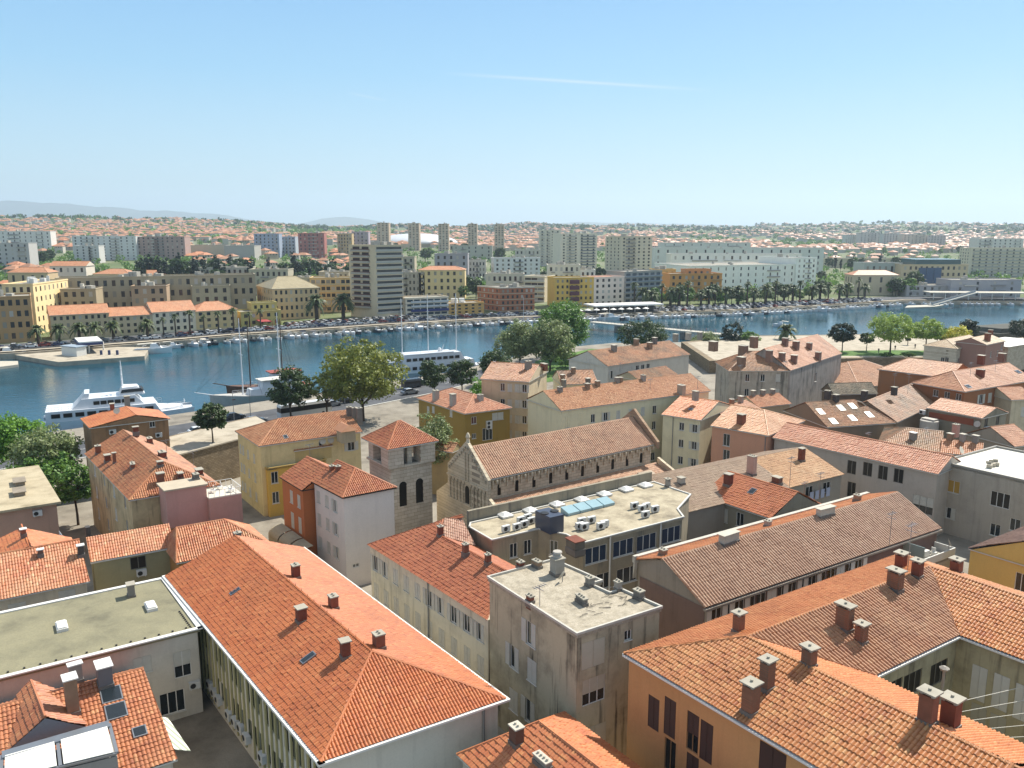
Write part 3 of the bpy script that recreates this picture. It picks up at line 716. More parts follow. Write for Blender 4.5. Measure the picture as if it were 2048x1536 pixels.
# ---- flat grey green roof wing
a=P(403,1254,11.6); c=P(329,1155,11.6); q=[a-AV*.15,a-AV*27,c-AV*27,c-AV*.15]
b=Bld('flat_roof_wing','low wing with a flat grey green felt roof beside the big red roof').quadwalls(inset(q,.2),3,11.35)
b.win(0,[(365,1328)],1.5,2.6,'bl'); b.win(0,[(345,1405)],2.2,2.2,'gl'); b.win(0,[(285,1330),(330,1290)],1.5,1.6,'sh'); b.win(0,[(373,1402)],.5,2.6,'gl')
b.win(0,[(120,1395),(200,1372)],1.6,1.8,'sh')
b.finish(plaster('#b9b4a8',.3)); flat(b,q,11.5,flatroof('#8a8468','#7d785f','#615d4b',.25),.12,WHITE,.45)
b.chimney(263,1192,1.0,.6,1.5,57,GREYP)
for px,py in((302,1216),(124,1256)):
    p=b.on(px,py); m=MB(); r=1.15
    m.box(p,(1.9,.95,.3),57); m.box(p+Vector((0,0,.3)),(1.7,.75,.12),57); m.obj('roof_light',WHITE,b.ro)
m=MB()
for i in range(34):
    p=a.lerp(c,i/33) if i<12 else (a-AV*(26*(i-11)/22)); p=Vector(p)-AV*.8*(i<12)+BV*.7*(i>=12)
    m.box((p.x,p.y,11.5),(.16,.16,.1),57)
m.obj('lightning_wire_block',DARK,b.ro); wallac(b,0,388,1369,'air conditioner on the grey courtyard wall near the corner',None,1.1)
# ---- bottom left tiled house with skylights
r0=Vector((-30.5,62.7,12.2)); BARREL=tile('#b4613c','#99492a','#c98158','#6a3b26',.2,.26,.42)
e0=r0-BV*9.9-Vector((0,0,2.75)); q=[e0-AV*22,e0,e0+BV*15.4,e0-AV*22+BV*15.4]
b=Bld('tiled_house_with_skylights','terracotta tiled house with skylights, white capped chimneys and a white canvas roof terrace').quadwalls(inset(q,.3),3,9.3)
b.finish(plaster('#b7ae9f',.4)); b.roof(q,9.45,2.75,0,lat=.643,mat=BARREL,tk=dict(w_=.3,c=.45,amp=.075,step=.06,ns=8))
def px2(x,y): return (x/3.657,1120+y/3.657)
for x,y,w_,d,h in((770,905,1.5,1.1,2.0),(535,1110,1.0,.9,2.6),(560,890,.5,.9,1.6)): b.chimney(*px2(x,y),w_,d,h,57,GREYP if x!=770 else plain('#6a6a6c'),WHITE)
b.skylight(*px2(815,990),1.5,1.6); b.skylight(*px2(850,1110),1.5,1.6); b.skylight(*px2(1022,1260),1.0,1.0)
# dormer with gable front and canvas roof terrace
ap=b.on(*px2(225,885)); fz=Vector((0,0,1)); 
g1=P(90,1434,ap.z-.02); l=P(14,1502,ap.z-1.7); rr=P(172,1452,ap.z-1.6)
l2=l+(ap-g1)*.75; l2.z=l.z+.1; r2=rr+(ap-g1)*.8; r2.z=rr.z+.1
custom(b,[[l,l2,ap,g1],[r2,rr,g1,ap]],BARREL,dict(w_=.3,c=.45,amp=.07,step=.05,ns=6),[(g1,ap)])
m=MB(); m.poly([l+Vector((0,0,-.05)),rr+Vector((0,0,-.05)),g1+Vector((0,0,-.1))]); m.poly([l-fz*2.5,rr-fz*2.5,rr,l]); m.obj('dormer_gable',plaster('#75787c',.2),b.root,b.off)
def onr(x,y,dz): q_=b.on(x,y); return P(x,y,q_.z+dz)
zc_=onr(216,1450,.9).z
t0=P(4,1512,zc_); t1=P(219,1449,zc_); f0=P(2,1562,zc_-.5); f1=P(234,1506,zc_-.5)
m=MB(); m.bar(t0-fz*.1,t1-fz*.1,.9,.22); m.bar(f0-fz*.1,f1-fz*.1,.2,.15)
for k in (0,.5,1): m.bar(t0.lerp(t1,k)-fz*.06,f0.lerp(f1,k)-fz*.06,.22,.16)
m.obj('terrace_frame',STEEL,b.root,b.off)
m=MB(); m.hexa([Vector((p.x,p.y,zc_-3)) for p in(f0,f1,t1,t0)],[Vector((p.x,p.y,zc_-.75)) for p in(f0,f1,t1,t0)]); m.obj('terrace_wall',plaster('#8b8a86',.2),b.root,b.off)
for k in (0,1):
    A0,A1=t0.lerp(t1,.5*k+.03),t0.lerp(t1,.5*k+.47); C0,C1=f0.lerp(f1,.5*k+.03),f0.lerp(f1,.5*k+.47); s0_=A0.lerp(C0,.12); s1_=A1.lerp(C1,.12)
    m=MB(); m.hexa([C0+fz*.1,C1+fz*.1,s1_+fz*.14,s0_+fz*.14],[C0+fz*.16,C1+fz*.16,s1_+fz*.2,s0_+fz*.2]); tag(m.obj('canvas_awning',plain('#e6e2d6',.7)),'white canvas awning '+('closer to the skylights' if k else 'farther from the skylights')+' on the tiled house terrace','awning')
p=P(328,1468,8.6); aw=MB()
aw.hexa([p+AV*x-BV*y+fz*z for x,y,z in((-.2,-2.3,.4),(.9,-2.6,-.3),(1.2,3.,-.3),(-.2,3.,.4))],[p+AV*x-BV*y+fz*z for x,y,z in((-.2,-2.3,.46),(.9,-2.6,-.24),(1.2,3.,-.24),(-.2,3.,.46))])
mt,nt_,bb,N,L=newmat('striped_canvas'); tc=N('TexCoord'); mp=N('Mapping',i_Vector=tc.outputs['Object'],i_Rotation=(0,0,R(-54))); wv=N('TexWave',i_Vector=mp.outputs[0],i_Scale=.62); L(ramp(N,wv.outputs[0],[(.48,'#e2e0d2'),(.52,'#9aa08c')]),bb.inputs[0])
tag(aw.obj('striped_awning',mt),'small striped awning over the dark courtyard beside the tiled house','awning')
# ---- old cream house left edge with orange roofs
ORT=tile('#c5683c','#b4552c','#d58350','#6d4228',.12); ORT2=tile('#c46a41','#aa5330','#d89a72','#7d4a30',.15,.27,.42)
# ---- concrete block with gravel roof
F4q=[P(976,1155,17),P(1154,1269,17),P(1323,1215,17),P(1107,1120,17)]
c0,c1,c2,c3=F4q; n0=c2.lerp(c3,.34); n1=n0-AV*1.3; n2=c2.lerp(c3,.52)-AV*1.3; n3=c2.lerp(c3,.52)
oc=[c0,c1,c2,n0,n1,n2,n3,c3]
b=Bld('concrete_block_house','grey weathered concrete apartment block with a flat gravel roof between red roofs').quadwalls(inset(oc,.1),3,16.9)
def px5(x,y): return (720+x/2.866,1000+y/2.866)
b.win(0,[px5(980,770),px5(985,980),px5(975,1215)],1.3,2.1,['ha','sh','ha']); b.win(0,[px5(885,905),px5(880,1150)],1.3,2.1,['ha','sh'])
b.win(1,[px5(1337,880),px5(1340,1090),px5(1345,1365)],2.3,2.3,['sh','bl','sh'],lm=plain('#b5ad99',.7)); b.win(1,[px5(1536,775)],.75,.9,'gl')
b.finish(plaster('#aaa189',.8,'#474135',1.0)); flat(b,oc,16.95,flatroof('#b3a894','#a39883','#7d7566',1.2,.25),.2,plain('#b9b4a8',.7,0.,.12),.17)
for x,y,w_,d,h,mt,kd in((1130,425,1.0,1.0,1.6,plain('#9d968a',.9,0.,.15),'slab'),(1270,590,1.3,.45,.6,GREYP,'pots'),(1015,385,1.0,.45,.6,GREYP,'pots'),(1318,490,.6,.6,.8,GREYP,'pots'),(1478,515,.5,.5,.7,GREYP,'pots'),(1598,565,.9,.5,.8,GREYP,'pots'),(975,585,.6,.4,.5,BRICKR,'pots'),(920,385,.5,.5,.5,BRICKR,'pots')):
    p=b.chimney(*px5(x,y),w_,d,h,57,mt,None,kd,loc=hit(*px5(x,y),oc[:3]))
p=hit(*px5(1130,425),oc[:3]); m=MB(); m.lathe((p.x,p.y,18.5),[(.42,0),(.42,.35),(.3,.4),(.3,.6),(.45,.62),(.4,.72)],12); m.obj('chimney_pot',plain('#a8a195'),b.ro)
antenna(hit(*px5(1030,610),oc[:3]),1.9,'thin antenna mast at the rusty edge of the gravel roof'); dish(hit(*px5(1160,470),oc[:3]),.45,'satellite dish beside the tall round chimney on the gravel roof',300)
m=MB()
for i in range(26):
    k=random.random(); p=oc[1].lerp(oc[3],.35+.6*k)+Vector((random.uniform(-1.5,1.5),random.uniform(-1,1),.03)); d=Vector((random.uniform(-1,1),random.uniform(-.6,.6),0)); m.tube(p,p+d,.02)
m.obj('loose_cable',DARK,b.ro)
# ---- cream shuttered house with red roof beside it
RED2=tile('#b25a35','#9c4727','#c06d45','#6e3d27',.12)
e0,e1=P(734,1090,12.7),P(975,1242,12.7); r0,r1=P(879,1071,15),P(1013,1141,15)
d=(e1-e0).normalized(); r1=r0+d*(r1-r0).dot(d); pn=[e0,e1,r0]; T1=hit(886,1040,pn); T2=P(926,1034,T1.z)
bk=r1+AV*4.6-fz*2.3; bk0=r0+AV*4.6-fz*2.3
q=[e0,e1,e1+AV*9.6,e0+AV*9.6]
b=Bld('cream_shuttered_house','long cream plaster house with white shutters and a red tiled roof').quadwalls(inset(q,.25),3,12.6)
b.row(0,(751,1127),(961,1262),10,1.05,1.75,['op','ha','sh','sh','sh','op','ha','op','op','ha'],(0,)); b.row(0,(751,1127),(961,1262),10,1.05,1.75,'sh',(-3.3,-6.6))
b.finish(plaster('#c6bfab',.5,'#77705c',.8)); T3=P(951,1092,13.2)
custom(b,[[e0,e1,r1,r0,T1],[bk,bk0,r0,r1],([r0+fz*.02,T3,T2,T1],1),[e0+AV*8+fz*.2,e0,T1,T2]],[RED2,tile('#c08a78','#a86e5c','#d0a08c','#7d5546',.1)],None,[(r0,r1),(T1,T2),(r0,T1)])
m=MB(); m.poly([e1-d*.3-fz*.1,e1+AV*9.6-d*.3-fz*.1,r1-d*.3]); m.obj('gable',plaster('#c6bfab',.5),b.root,b.off)
for px,py in((881,1072),(931,1108),(976,1127)): b.chimney(px,py,.55,.55,1.0,57,BRICKR,None,'pots',loc=hit(px,py,[r0,r1,r0+AV]))
pipe(b,*px5(395,600),12.6,3,0)
# ---- U shaped ochre block, front right
O=P(1247,1311,16); WW=12.4; L6=36.; TB=46.
def o6(a,b_,z): return offs(O,a,b_,z)
b=Bld('ochre_courtyard_block','ochre orange block round a courtyard with barrel tiled wings and brick chimneys').at(o6(15,20,3))
EZ,RZ,h=16.15,18.4,6.2
b.walls=[]
pts=[(.3,.3),(L6-.3,.3),(L6-.3,TB),(L6-WW+.3,TB),(L6-WW+.3,WW-.3),(WW-.3,WW-.3),(WW-.3,TB),(.3,TB)]
wp=[o6(a,c,0) for a,c in pts]; ins=[1,1,1,-1,-1,-1,1,1]
for i in range(8):
    a,c=wp[i],wp[(i+1)%8]; d=(c-a).normalized(); mid=(a+c)/2; nn=Vector((d.y,-d.x,0))
    want={0:BV,1:AV,2:-BV,3:-AV,4:-BV,5:AV,6:-BV,7:-AV}[i]
    if nn.dot(want)<0: nn=-nn
    b.walls.append([a,c,3,16.05,[],nn])
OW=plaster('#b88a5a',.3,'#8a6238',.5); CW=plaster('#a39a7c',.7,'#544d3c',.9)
def pxr1(x,y): return (1200+x/3.2,1056+y/3.2)
def pxr2(x,y): return (1480+x/3.523,1100+y/3.523)
SHD=slats('#4a2f22')
b.win(7,[pxr1(447,1215),pxr1(592,1310),pxr1(680,1370)],1.1,3.0,['sh','bl','sh'],lm=SHD,fm=plain('#8a6a48')); b.win(7,[pxr1(447,1460),pxr1(590,1560),pxr1(680,1600)],1.1,2.6,['dk','sh','sh'],lm=SHD,fm=plain('#8a6a48'))
b.win(7,[pxr1(1100,1540)],2.0,3.0,'sh',lm=SHD,fm=plain('#8a6a48'))
for i in range(6): b.uwin(7,28+i*3.,12.6,1.1,2.6,'sh',lm=SHD)
b.win(3,[pxr2(1680,940),pxr2(1835,1005),pxr2(1990,1080)],1.15,2.9,'sh',lm=plain('#c9c6bb')); b.win(3,[pxr2(1675,1190),pxr2(1810,1265)],1.15,2.4,'sh',lm=plain('#a9a594'))
b.win(4,[pxr2(1215,940),pxr2(1400,865),pxr2(1075,1005)],2.4,1.9,'dk',gm=GLK,fm=plain('#6e6a5f'))
b.finish(OW)
w3=b.walls[3:6]; 
for i,wl in enumerate(w3):   # courtyard render coat, 3 mm proud
    pass
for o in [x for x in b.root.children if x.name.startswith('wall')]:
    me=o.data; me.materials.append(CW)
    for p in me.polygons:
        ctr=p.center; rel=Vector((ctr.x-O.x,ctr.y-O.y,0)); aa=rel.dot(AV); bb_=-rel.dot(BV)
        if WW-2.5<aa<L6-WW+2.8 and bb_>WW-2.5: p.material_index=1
BR6=tile('#c0703f','#a9572f','#d2905e','#7a4a30',.2,.27,.43); BR8=tile('#b3704a','#9b5836','#c78c66','#70452f',.2,.34,.43); BR7=tile('#b0583f','#9c4831','#bd6a4e','#74402e',.1,.27,.43)
BRO=tile('#cf7644','#bd6434','#dd8c58','#8a5230',.1,.27,.43)
s_=24.5
ab=lambda a,c,z:o6(a,c,z)
custom(b,[([ab(0,s_,EZ),ab(0,0,EZ),ab(h,h,RZ),ab(h,s_,RZ)],0),([ab(0,TB,EZ-.15),ab(0,s_+.03,EZ-.15),ab(h,s_+.03,RZ-.15),ab(h,TB,RZ-.15)],1),
 ([ab(0,0,EZ),ab(L6,0,EZ),ab(L6-h,h,RZ),ab(h,h,RZ)],2),([ab(L6,0,EZ),ab(L6,TB,EZ),ab(L6-h,TB,RZ),ab(L6-h,h,RZ)],0),
 ([ab(WW,WW,EZ),ab(WW,s_,EZ),ab(h,s_,RZ),ab(h,h,RZ)],2),([ab(WW,s_+.03,EZ-.15),ab(WW,TB,EZ-.15),ab(h,TB,RZ-.15),ab(h,s_+.03,RZ-.15)],1),
 ([ab(L6-WW,TB,EZ),ab(L6-WW,WW,EZ),ab(L6-h,h,RZ),ab(L6-h,TB,RZ)],0)],[BR6,BR7,BRO],dict(w_=.27,c=.43,amp=.115,step=.045,ns=8),
 [(ab(h,h,RZ),ab(L6-h,h,RZ)),(ab(h,h,RZ),ab(h,TB,RZ-.1)),(ab(0,0,EZ),ab(h,h,RZ)),(ab(L6,0,EZ),ab(L6-h,h,RZ)),(ab(L6-h,h,RZ),ab(L6-h,TB,RZ)),(ab(0,s_,EZ),ab(h,s_,RZ))])
tiled('roof',[[ab(WW,WW,EZ),ab(L6-WW,WW,EZ),ab(L6-h,h,RZ),ab(h,h,RZ)]],BR8,b.root,b.off,w_=.34,c=.43,amp=.16,step=.03,ns=8); b.rp.append([ab(WW,WW,EZ),ab(L6-WW,WW,EZ),ab(L6-h,h,RZ),ab(h,h,RZ)])
m=MB()
for a,c in((ab(0,0,EZ-.18),ab(L6,0,EZ-.18)),(ab(0,TB,EZ-.18),ab(0,0,EZ-.18)),(ab(WW,WW,EZ-.18),ab(L6-WW,WW,EZ-.178)),(ab(WW,WW,EZ-.178),ab(WW,TB,EZ-.178)),(ab(L6-WW,WW,EZ-.182),ab(L6-WW,TB,EZ-.182))): m.bar(a,c,.28,.14)
m.obj('gutter',WHITE,b.root,b.off)
BRK=stone('#9a5c3c','#84492e','#6b5a4a',.25,.08)
for x,y,w_,d,hh in((885,665,.75,.75,1.35),(1065,1030,.9,.9,2.3),(960,1180,.95,.95,2.0),(1335,880,.9,.8,1.35),(1560,650,1.3,.8,1.7),(1668,735,.9,.8,1.55),(1885,395,1.4,.9,1.5)): b.chimney(*pxr1(x,y),w_*.85,d*.85,hh,57,BRK,CAPM,'gap')
for x,y,w_,d,hh in((1315,1215,1.1,.9,1.7),(1475,1245,1.1,.9,1.6),(1245,190,.9,.9,1.3),(1130,130,1.,1.,1.4),(1520,165,.9,.9,1.3)): b.chimney(*pxr2(x,y),w_*.85,d*.85,hh,57,BRICKP,CAPM,'gap')
m=MB()
for i in range(7):
    z=14.2-i*.42; m.tube(ab(WW+.2,WW+2.2+i*.25,z),ab(L6-WW-.3,WW+5+i*1.0,z),.022)
tag(m.obj('washing_line',plain('#cfcabb')),'rows of bare washing lines strung across the courtyard of the ochre block','washing line')
m=MB(); m.tube(ab(15.5,WW+3.2,12),ab(15.5,WW+3.2,17.2),.12,.1); m.lathe(ab(15.5,WW+3.2,17.2),[(.3,0),(.35,.15),(.1,.3)],8); tag(m.obj('vent_pipe',plain('#8d8578')),'tall capped vent pipe standing in the courtyard of the ochre block','pipe')
antenna(o6(27.5,5.6,18.3),4.6,'tall thin antenna mast between brick chimneys at the far wing of the ochre block')
# ---- long ribbed roof house behind
RIB=tile('#b07c62','#9b654a','#c09076','#6e5145',.14,.36,.42)
e0,e1=P(1409,1217,14),P(1883,1057,14); r0=P(1323,1119,16.8); d=(e1-e0).normalized(); r0=r0-fz*0; r1=r0+d*(e1-e0).length; k0=r0-AV*0+BV*3.4-fz*1.2; k1=r1+BV*3.4-fz*1.2
q=[e0,e1,k1,k0]; b=Bld('long_ribbed_roof_house','long house under a ribbed pinkish brown roof with dark red window bays').quadwalls(inset(q,.3),3,13.9)
def px3(x,y): return (1300+x/3.2,780+y/3.2)
b.row(0,pxr1(745,575),pxr1(1655,235),15,1.35,1.9,['op','gl','op','dk','gl','sh','dk'],lm=WHITE); b.row(0,pxr1(745,575),pxr1(1655,235),15,1.35,1.9,'sh',(-3.3,),lm=plain('#6e3527'))
b.finish(plaster('#6f5a52',.4,'#40352f'))
custom(b,[[e0,e1,r1,r0],([k1,k0,r0,r1],1)],[RIB,BRO],dict(w_=.36,c=.42,amp=.16,step=.02,ns=8),[(r0,r1)])
m=MB(); gp=[e0+d*.35-fz*.15,r0+d*.35-fz*.1,k0+d*.35-fz*.1]; m.poly(gp+[Vector((gp[2].x,gp[2].y,3)),Vector((gp[0].x,gp[0].y,3))][:]); m.poly([e1-d*.35,r1-d*.35,k1-d*.35][::-1]+[]); m.bar(e0-fz*.3,e1-fz*.3,.3,.2); m.obj('gable_wall',plaster('#8c8378',.5,'#5a5148'),b.root,b.off)
m=MB(); m.bar(k0-fz*.4+BV*.3,k1-fz*.4+BV*.3,.45,.7); m.bar(r0+BV*3.4-fz*2.,k0+BV*.2-fz*2.,.4,1.2); m.obj('parapet',plain('#bdb7a8',.9,0.,.15),b.root,b.off)
def stack(px,py,l=2.2):
    p=hit(px,py,[r0,r1,r0+BV]); b.chimney(px,py,.7,l,1.0,57,WHP,WHP,'slab',loc=p-BV*l*.3-fz*.15)
for px,py in((1447,1079),(1640,1026)): stack(px,py)
for px,py in((1335,1110),(1545,1052),(1724,1000)): b.chimney(px,py,.7,.5,.7,57,GREYP,None,'pots',loc=hit(px,py,[r0,r1,r0+BV])+BV*.6-fz*.3)
antenna(hit(*px3(1530,1010),[e0,e1,r0]),4.2,'tall rod antenna rising from the low edge of the ribbed roof')
# balcony house at its right end with terrace
p=P(1850,1115,11.5); q=[p-AV*3-BV*1.5,p+AV*3.2-BV*1.5,p+AV*3.2+BV*2,p-AV*3+BV*2]
b=Bld('balcony_annexe','small annexe with a white walled terrace at the end of the ribbed roof').quadwalls(q,3,11.5)
b.finish(plaster('#9b968b',.4)); flat(b,q,11.6,flatroof('#b9b4a6','#a8a294','#8b867a'),.85,plain('#c9c6bd'),.12)
m=MB(); m.hexa([q[0]+fz*x for x in(0,)]+[q[3]],[q[0]+fz*2.,q[3]+fz*2.]) if False else m.bar(q[3]+fz*11.7-Vector((0,0,q[3].z)),q[0]+fz*11.7-Vector((0,0,q[0].z)),.08,2.1); m.obj('glass_screen',plain('#8c9a92',.2),b.root,b.off)
c=(q[0]+q[2])/2
m=MB(); m.box((c.x,c.y,11.62),(.9,.9,.7),57); m.box((c.x+1.2,c.y,11.62),(.5,.5,.45),57); m.box((c.x+1.2,c.y+.22,12.07),(.5,.08,.45),57); tag(m.obj('terrace_table',WHITE),'white table with chair standing on the small terrace beyond the ribbed roof','garden furniture')
dish(Vector((c.x+2.6,c.y-.3,12.5)),.55,'white satellite dish on the rim of the small white terrace',110)
# ---- office with flat roof and air conditioners
z8=14.5
o8=[P(939,1054,z8),P(984,1080,z8),P(1077,1058,z8),P(1133,1069,z8),P(1166,1086,z8),P(1367,1034,z8),P(1355,1018,z8),P(1381,989,z8),P(1308,964,z8),P(941,1046,z8)]
b=Bld('flat_roof_office','grey office block with stained flat concrete roof, roof lights and rows of air conditioners').quadwalls(inset(o8,.15),3,14.4)
def px6(x,y): return (860+x/3.657,800+y/3.657)
BF=WHITE
b.win(1,[px6(612,1100),px6(715,1075),px6(812,1045)],1.0,1.7,'gl',gm=GLB); b.win(2,[px6(905,1080)],1.0,1.7,'gl')
b.win(4,[px6(1215,1130),px6(1415,1080),px6(1585,1040),px6(1765,985)],3.0,1.9,'gl',gm=glass('#26384a',.1)); b.win(4,[px6(1245,1330),px6(1440,1280)],3.0,1.9,'gl',gm=GLB)
b.win(6,[px6(1770,790),px6(1845,790)],1.0,1.7,'gl')
b.finish(plaster('#8f8672',.55,'#55504a',.9)); flat(b,o8,14.45,flatroof('#b5a98f','#9d9179','#746a58',.5),.14,plain('#c4c1b8',.7,0.,.1),.2)
for x,y in((550,850),(735,815),(930,770),(1110,735),(1275,695),(1435,660),(1575,630)):
    p=hit(*px6(x,y),o8[:3]); m=MB(); m.box(p,(1.5,1.5,.22),57); m.hexa([p+AV*i+BV*j+fz*.22 for i,j in((-.7,-.7),(.7,-.7),(.7,.7),(-.7,.7))],[p+AV*i+BV*j+fz*.5 for i,j in((-.3,-.3),(.3,-.3),(.3,.3),(-.3,.3))]); m.obj('roof_light',WHITE,b.ro)
p0=hit(*px6(1010,850),o8[:3]); p1=hit(*px6(1355,765),o8[:3]); m=MB(); dv=(p1-p0).normalized(); 
for k in(0,1,2,3):
    A0=p0.lerp(p1,k/4+.01); A1=p0.lerp(p1,k/4+.24); m.hexa([A0,A1,A1+BV*1.5,A0+BV*1.5],[A0+fz*.3,A1+fz*.3,A1+BV*1.5+fz*.7,A0+BV*1.5+fz*.7])
m.obj('glazed_skylight',plain('#8fa9ae',.12),b.ro)
p=hit(*px6(905,960),o8[:3]); t=thing('cooling_unit','large dark grey cooling unit with two fans on the office flat roof','cooling unit',p); m=MB(); m.box(BV*.8,(2.9,1.9,2.0),57); m.obj('casing',plain('#3c4250',.4),t)
for k in(-.7,.7): m=MB(); m.lathe(AV*k+BV*.8+fz*2.0,[(.5,0),(.5,.1),(.35,.12)],12); m.obj('fan',BLK,t)
for i,(x,y) in enumerate(((555,965),(635,950),(690,930),(740,905),(665,900),(715,880))): ac(hit(*px6(x,y),o8[:3]),143,'white air conditioner in the row by the low edge of the office roof','air conditioners by the roof edge',1.1)
for i,(x,y) in enumerate(((1095,945),(1130,950),(1250,945),(1110,910),(1180,900),(1275,930))): ac(hit(*px6(x,y),o8[:3]),150,'white air conditioner among those in front of the glazed strip on the office roof','air conditioners before the glazed strip',1.15)
for i,(x,y) in enumerate(((1495,795),(1550,815),(1575,860),(1580,800),(1645,820))): ac(hit(*px6(x,y),o8[:3]),150,'white air conditioner in the cluster at the far end of the office roof','air conditioners at the far end',1.15)
b.chimney(*px6(1060,990),1.7,1.2,1.0,57,plain('#6d6558',.9,0.,.2),BRICKR,loc=o8[4]-AV*1.2-BV*.2-fz*.4)
b.chimney(*px6(1800,640),.5,.5,1.0,57,GREYP,None,'gap',loc=o8[8]-BV*2.5)
for px,py in(px6(1310,1150),px6(1680,1000)): pipe(b,px,py,14.4,3,4,.1,WHITE)
m=MB(); a,c=o8[9]+BV*.6,o8[8]+BV*.6; m.bar(a-fz*3,c-fz*3,.4,4.3); tag(m.obj('boundary_wall',plaster('#8a8270',.6,'#55504a',.9)),'long old stone wall between the church aisle and the office roof','wall')
# ---- Romanesque church
ST=stone('#cdbfa4','#bbac92','#8a7e6c'); zc=15.
ee0,ee1=P(980,959,zc),P(1308,889,zc); rr0=P(942,894,zc+3.4); d=(ee1-ee0).normalized(); L9=(ee1-ee0).length; dn=Vector((-d.y,d.x,0))
wn_=2*(rr0-ee0).dot(dn); q=[ee0,ee1,ee1+dn*wn_,ee0+dn*wn_]
b=Bld('romanesque_church','Romanesque stone church with arcaded gable front, clerestory windows and long tiled nave roof','church').quadwalls(inset(q,.35),3,14.9)
CHT=tile('#c08669','#aa6f55','#cc987c','#6a4838',.25,.36,.5)
for k in range(10): b.uwin(0,1.4+k*(L9-3.2)/9.3,13.0,.6,1.3,'arch',gm=GLK)
b.finish(ST); b.roof(q,zc,3.4,0,mat=CHT,oh=.3,tk=dict(w_=.36,c=.5,amp=.13,step=.02,ns=6))
fr=MB(); ctrf=ee0+dn*wn_/2-d*.35
def fp(u,z,o=0.): return ee0+dn*u-d*(.35+o)+fz*(z-zc)   # facade point: u across, z height
def fbox(u0,u1,z0,z1,o0,o1): fr.hexa([fp(u0,z0,o0),fp(u1,z0,o0),fp(u1,z0,o1),fp(u0,z0,o1)],[fp(u0,z1,o0),fp(u1,z1,o0),fp(u1,z1,o1),fp(u0,z1,o1)])
ha=4.2
fr.hexa([fp(-.3,3,-.3),fp(wn_+.3,3,-.3),fp(wn_+.3,3,.15),fp(-.3,3,.15)],[fp(-.3,zc,-.3),fp(wn_+.3,zc,-.3),fp(wn_+.3,zc,.15),fp(-.3,zc,.15)])
fr.hexa([fp(-.3,zc,-.3),fp(-.3,zc,.15),fp(wn_/2,zc+ha,.15),fp(wn_/2,zc+ha,-.3)],[fp(-.3,zc+.01,-.3)+dn*wn_*1.06,fp(-.3,zc+.01,.15)+dn*wn_*1.06,fp(wn_/2,zc+ha,.15)+dn*.3,fp(wn_/2,zc+ha,-.3)+dn*.3])
fbox(-.35,wn_+.35,zc-1.6,zc-1.35,.15,.32); fbox(-.35,wn_+.35,zc-5.0,zc-4.75,.15,.3)
fr.obj('facade_gable',ST,b.root,b.off)
for k in range(11):
    u=.5+k*(wn_-1)/10
    if k==5: continue
    m=MB(); p=fp(u,zc-4.75,.25); m.lathe((p.x,p.y,p.z),[(.14,0),(.1,.2),(.1,2.3),(.18,2.6),(.18,2.75)],8); p2=fp(u,zc-2.0,.16); m.box((p2.x,p2.y,p2.z),(.5,.3,.5),57); m.obj('blind_arcade_column',stone('#bfb198','#aa9c82','#7a7061'),b.root,b.off)
m=MB(); 
ar=[fp(wn_/2+.55*math.cos(a),zc-2.6+.55*math.sin(a),.17) for a in [i*math.pi/8 for i in range(9)]]+[fp(wn_/2-.55,zc-4.6,.17),fp(wn_/2+.55,zc-4.6,.17)]
m.poly(ar); m.obj('arched_window',GLK,b.root,b.off)
m=MB()
for u in(-.35,.35):
    m.hexa([fp(wn_/2+u-.12,zc-1.3,.15),fp(wn_/2+u+.12,zc-1.3,.15),fp(wn_/2+u+.12,zc-1.3,.3),fp(wn_/2+u-.12,zc-1.3,.3)],[fp(wn_/2+u-.12,zc+2.6,.15),fp(wn_/2+u+.12,zc+2.6,.15),fp(wn_/2+u+.12,zc+2.6,.3),fp(wn_/2+u-.12,zc+2.6,.3)])
for k in range(9):
    for sgn in(-1,1):
        u=wn_/2+sgn*(k+.5)*wn_/18; z=zc+ha-(k+.5)*ha/9-.75; p=fp(u,z,.2); m.box((p.x,p.y,p.z),(.28,.3,.35),57)
m.obj('lombard_band',stone('#bfb198','#aa9c82','#7a7061'),b.root,b.off)
m=MB(); p=fp(wn_/2+.1,zc+ha,-.1); m.lathe((p.x,p.y,p.z),[(.28,0),(.2,.4),(.34,.65),(.25,1.),(.1,1.25)],8); m.obj('finial',ST,b.root,b.off)
m=MB()
for k in range(26):
    u=.6+k*(L9-1.2)/25; p=ee0+d*u+dn*.22; m.box((p.x,p.y,zc-1.5),(.22,.22,1.2),57); m.box((p.x+d.x*.55,p.y+d.y*.55,zc-.75),(.75,.28,.45),57)
m.obj('arch_frieze',ST,b.root,b.off)
# rear gable parapet
m=MB(); g0,g1_=ee1-dn*.6+d*.1,ee1+dn*(wn_+.6)+d*.1; gm_=(g0+g1_)/2+fz*4.5
m.hexa([g0-fz*.6,g0+d*.5-fz*.6,gm_+d*.5-fz*.9,gm_-fz*.9][::-1],[g0+fz*.5,g0+d*.5+fz*.5,gm_+d*.5+fz*.3,gm_+fz*.3][::-1]); m.hexa([gm_-fz*.9,gm_+d*.5-fz*.9,g1_+d*.5-fz*.6,g1_-fz*.6][::-1],[gm_+fz*.3,gm_+d*.5+fz*.3,g1_+d*.5+fz*.5,g1_+fz*.5][::-1]); m.poly([g0+d*.2,g1_+d*.2,gm_+d*.2]); m.obj('rear_gable',stone('#a58a70','#92775f','#6b5a49'),b.root,b.off)
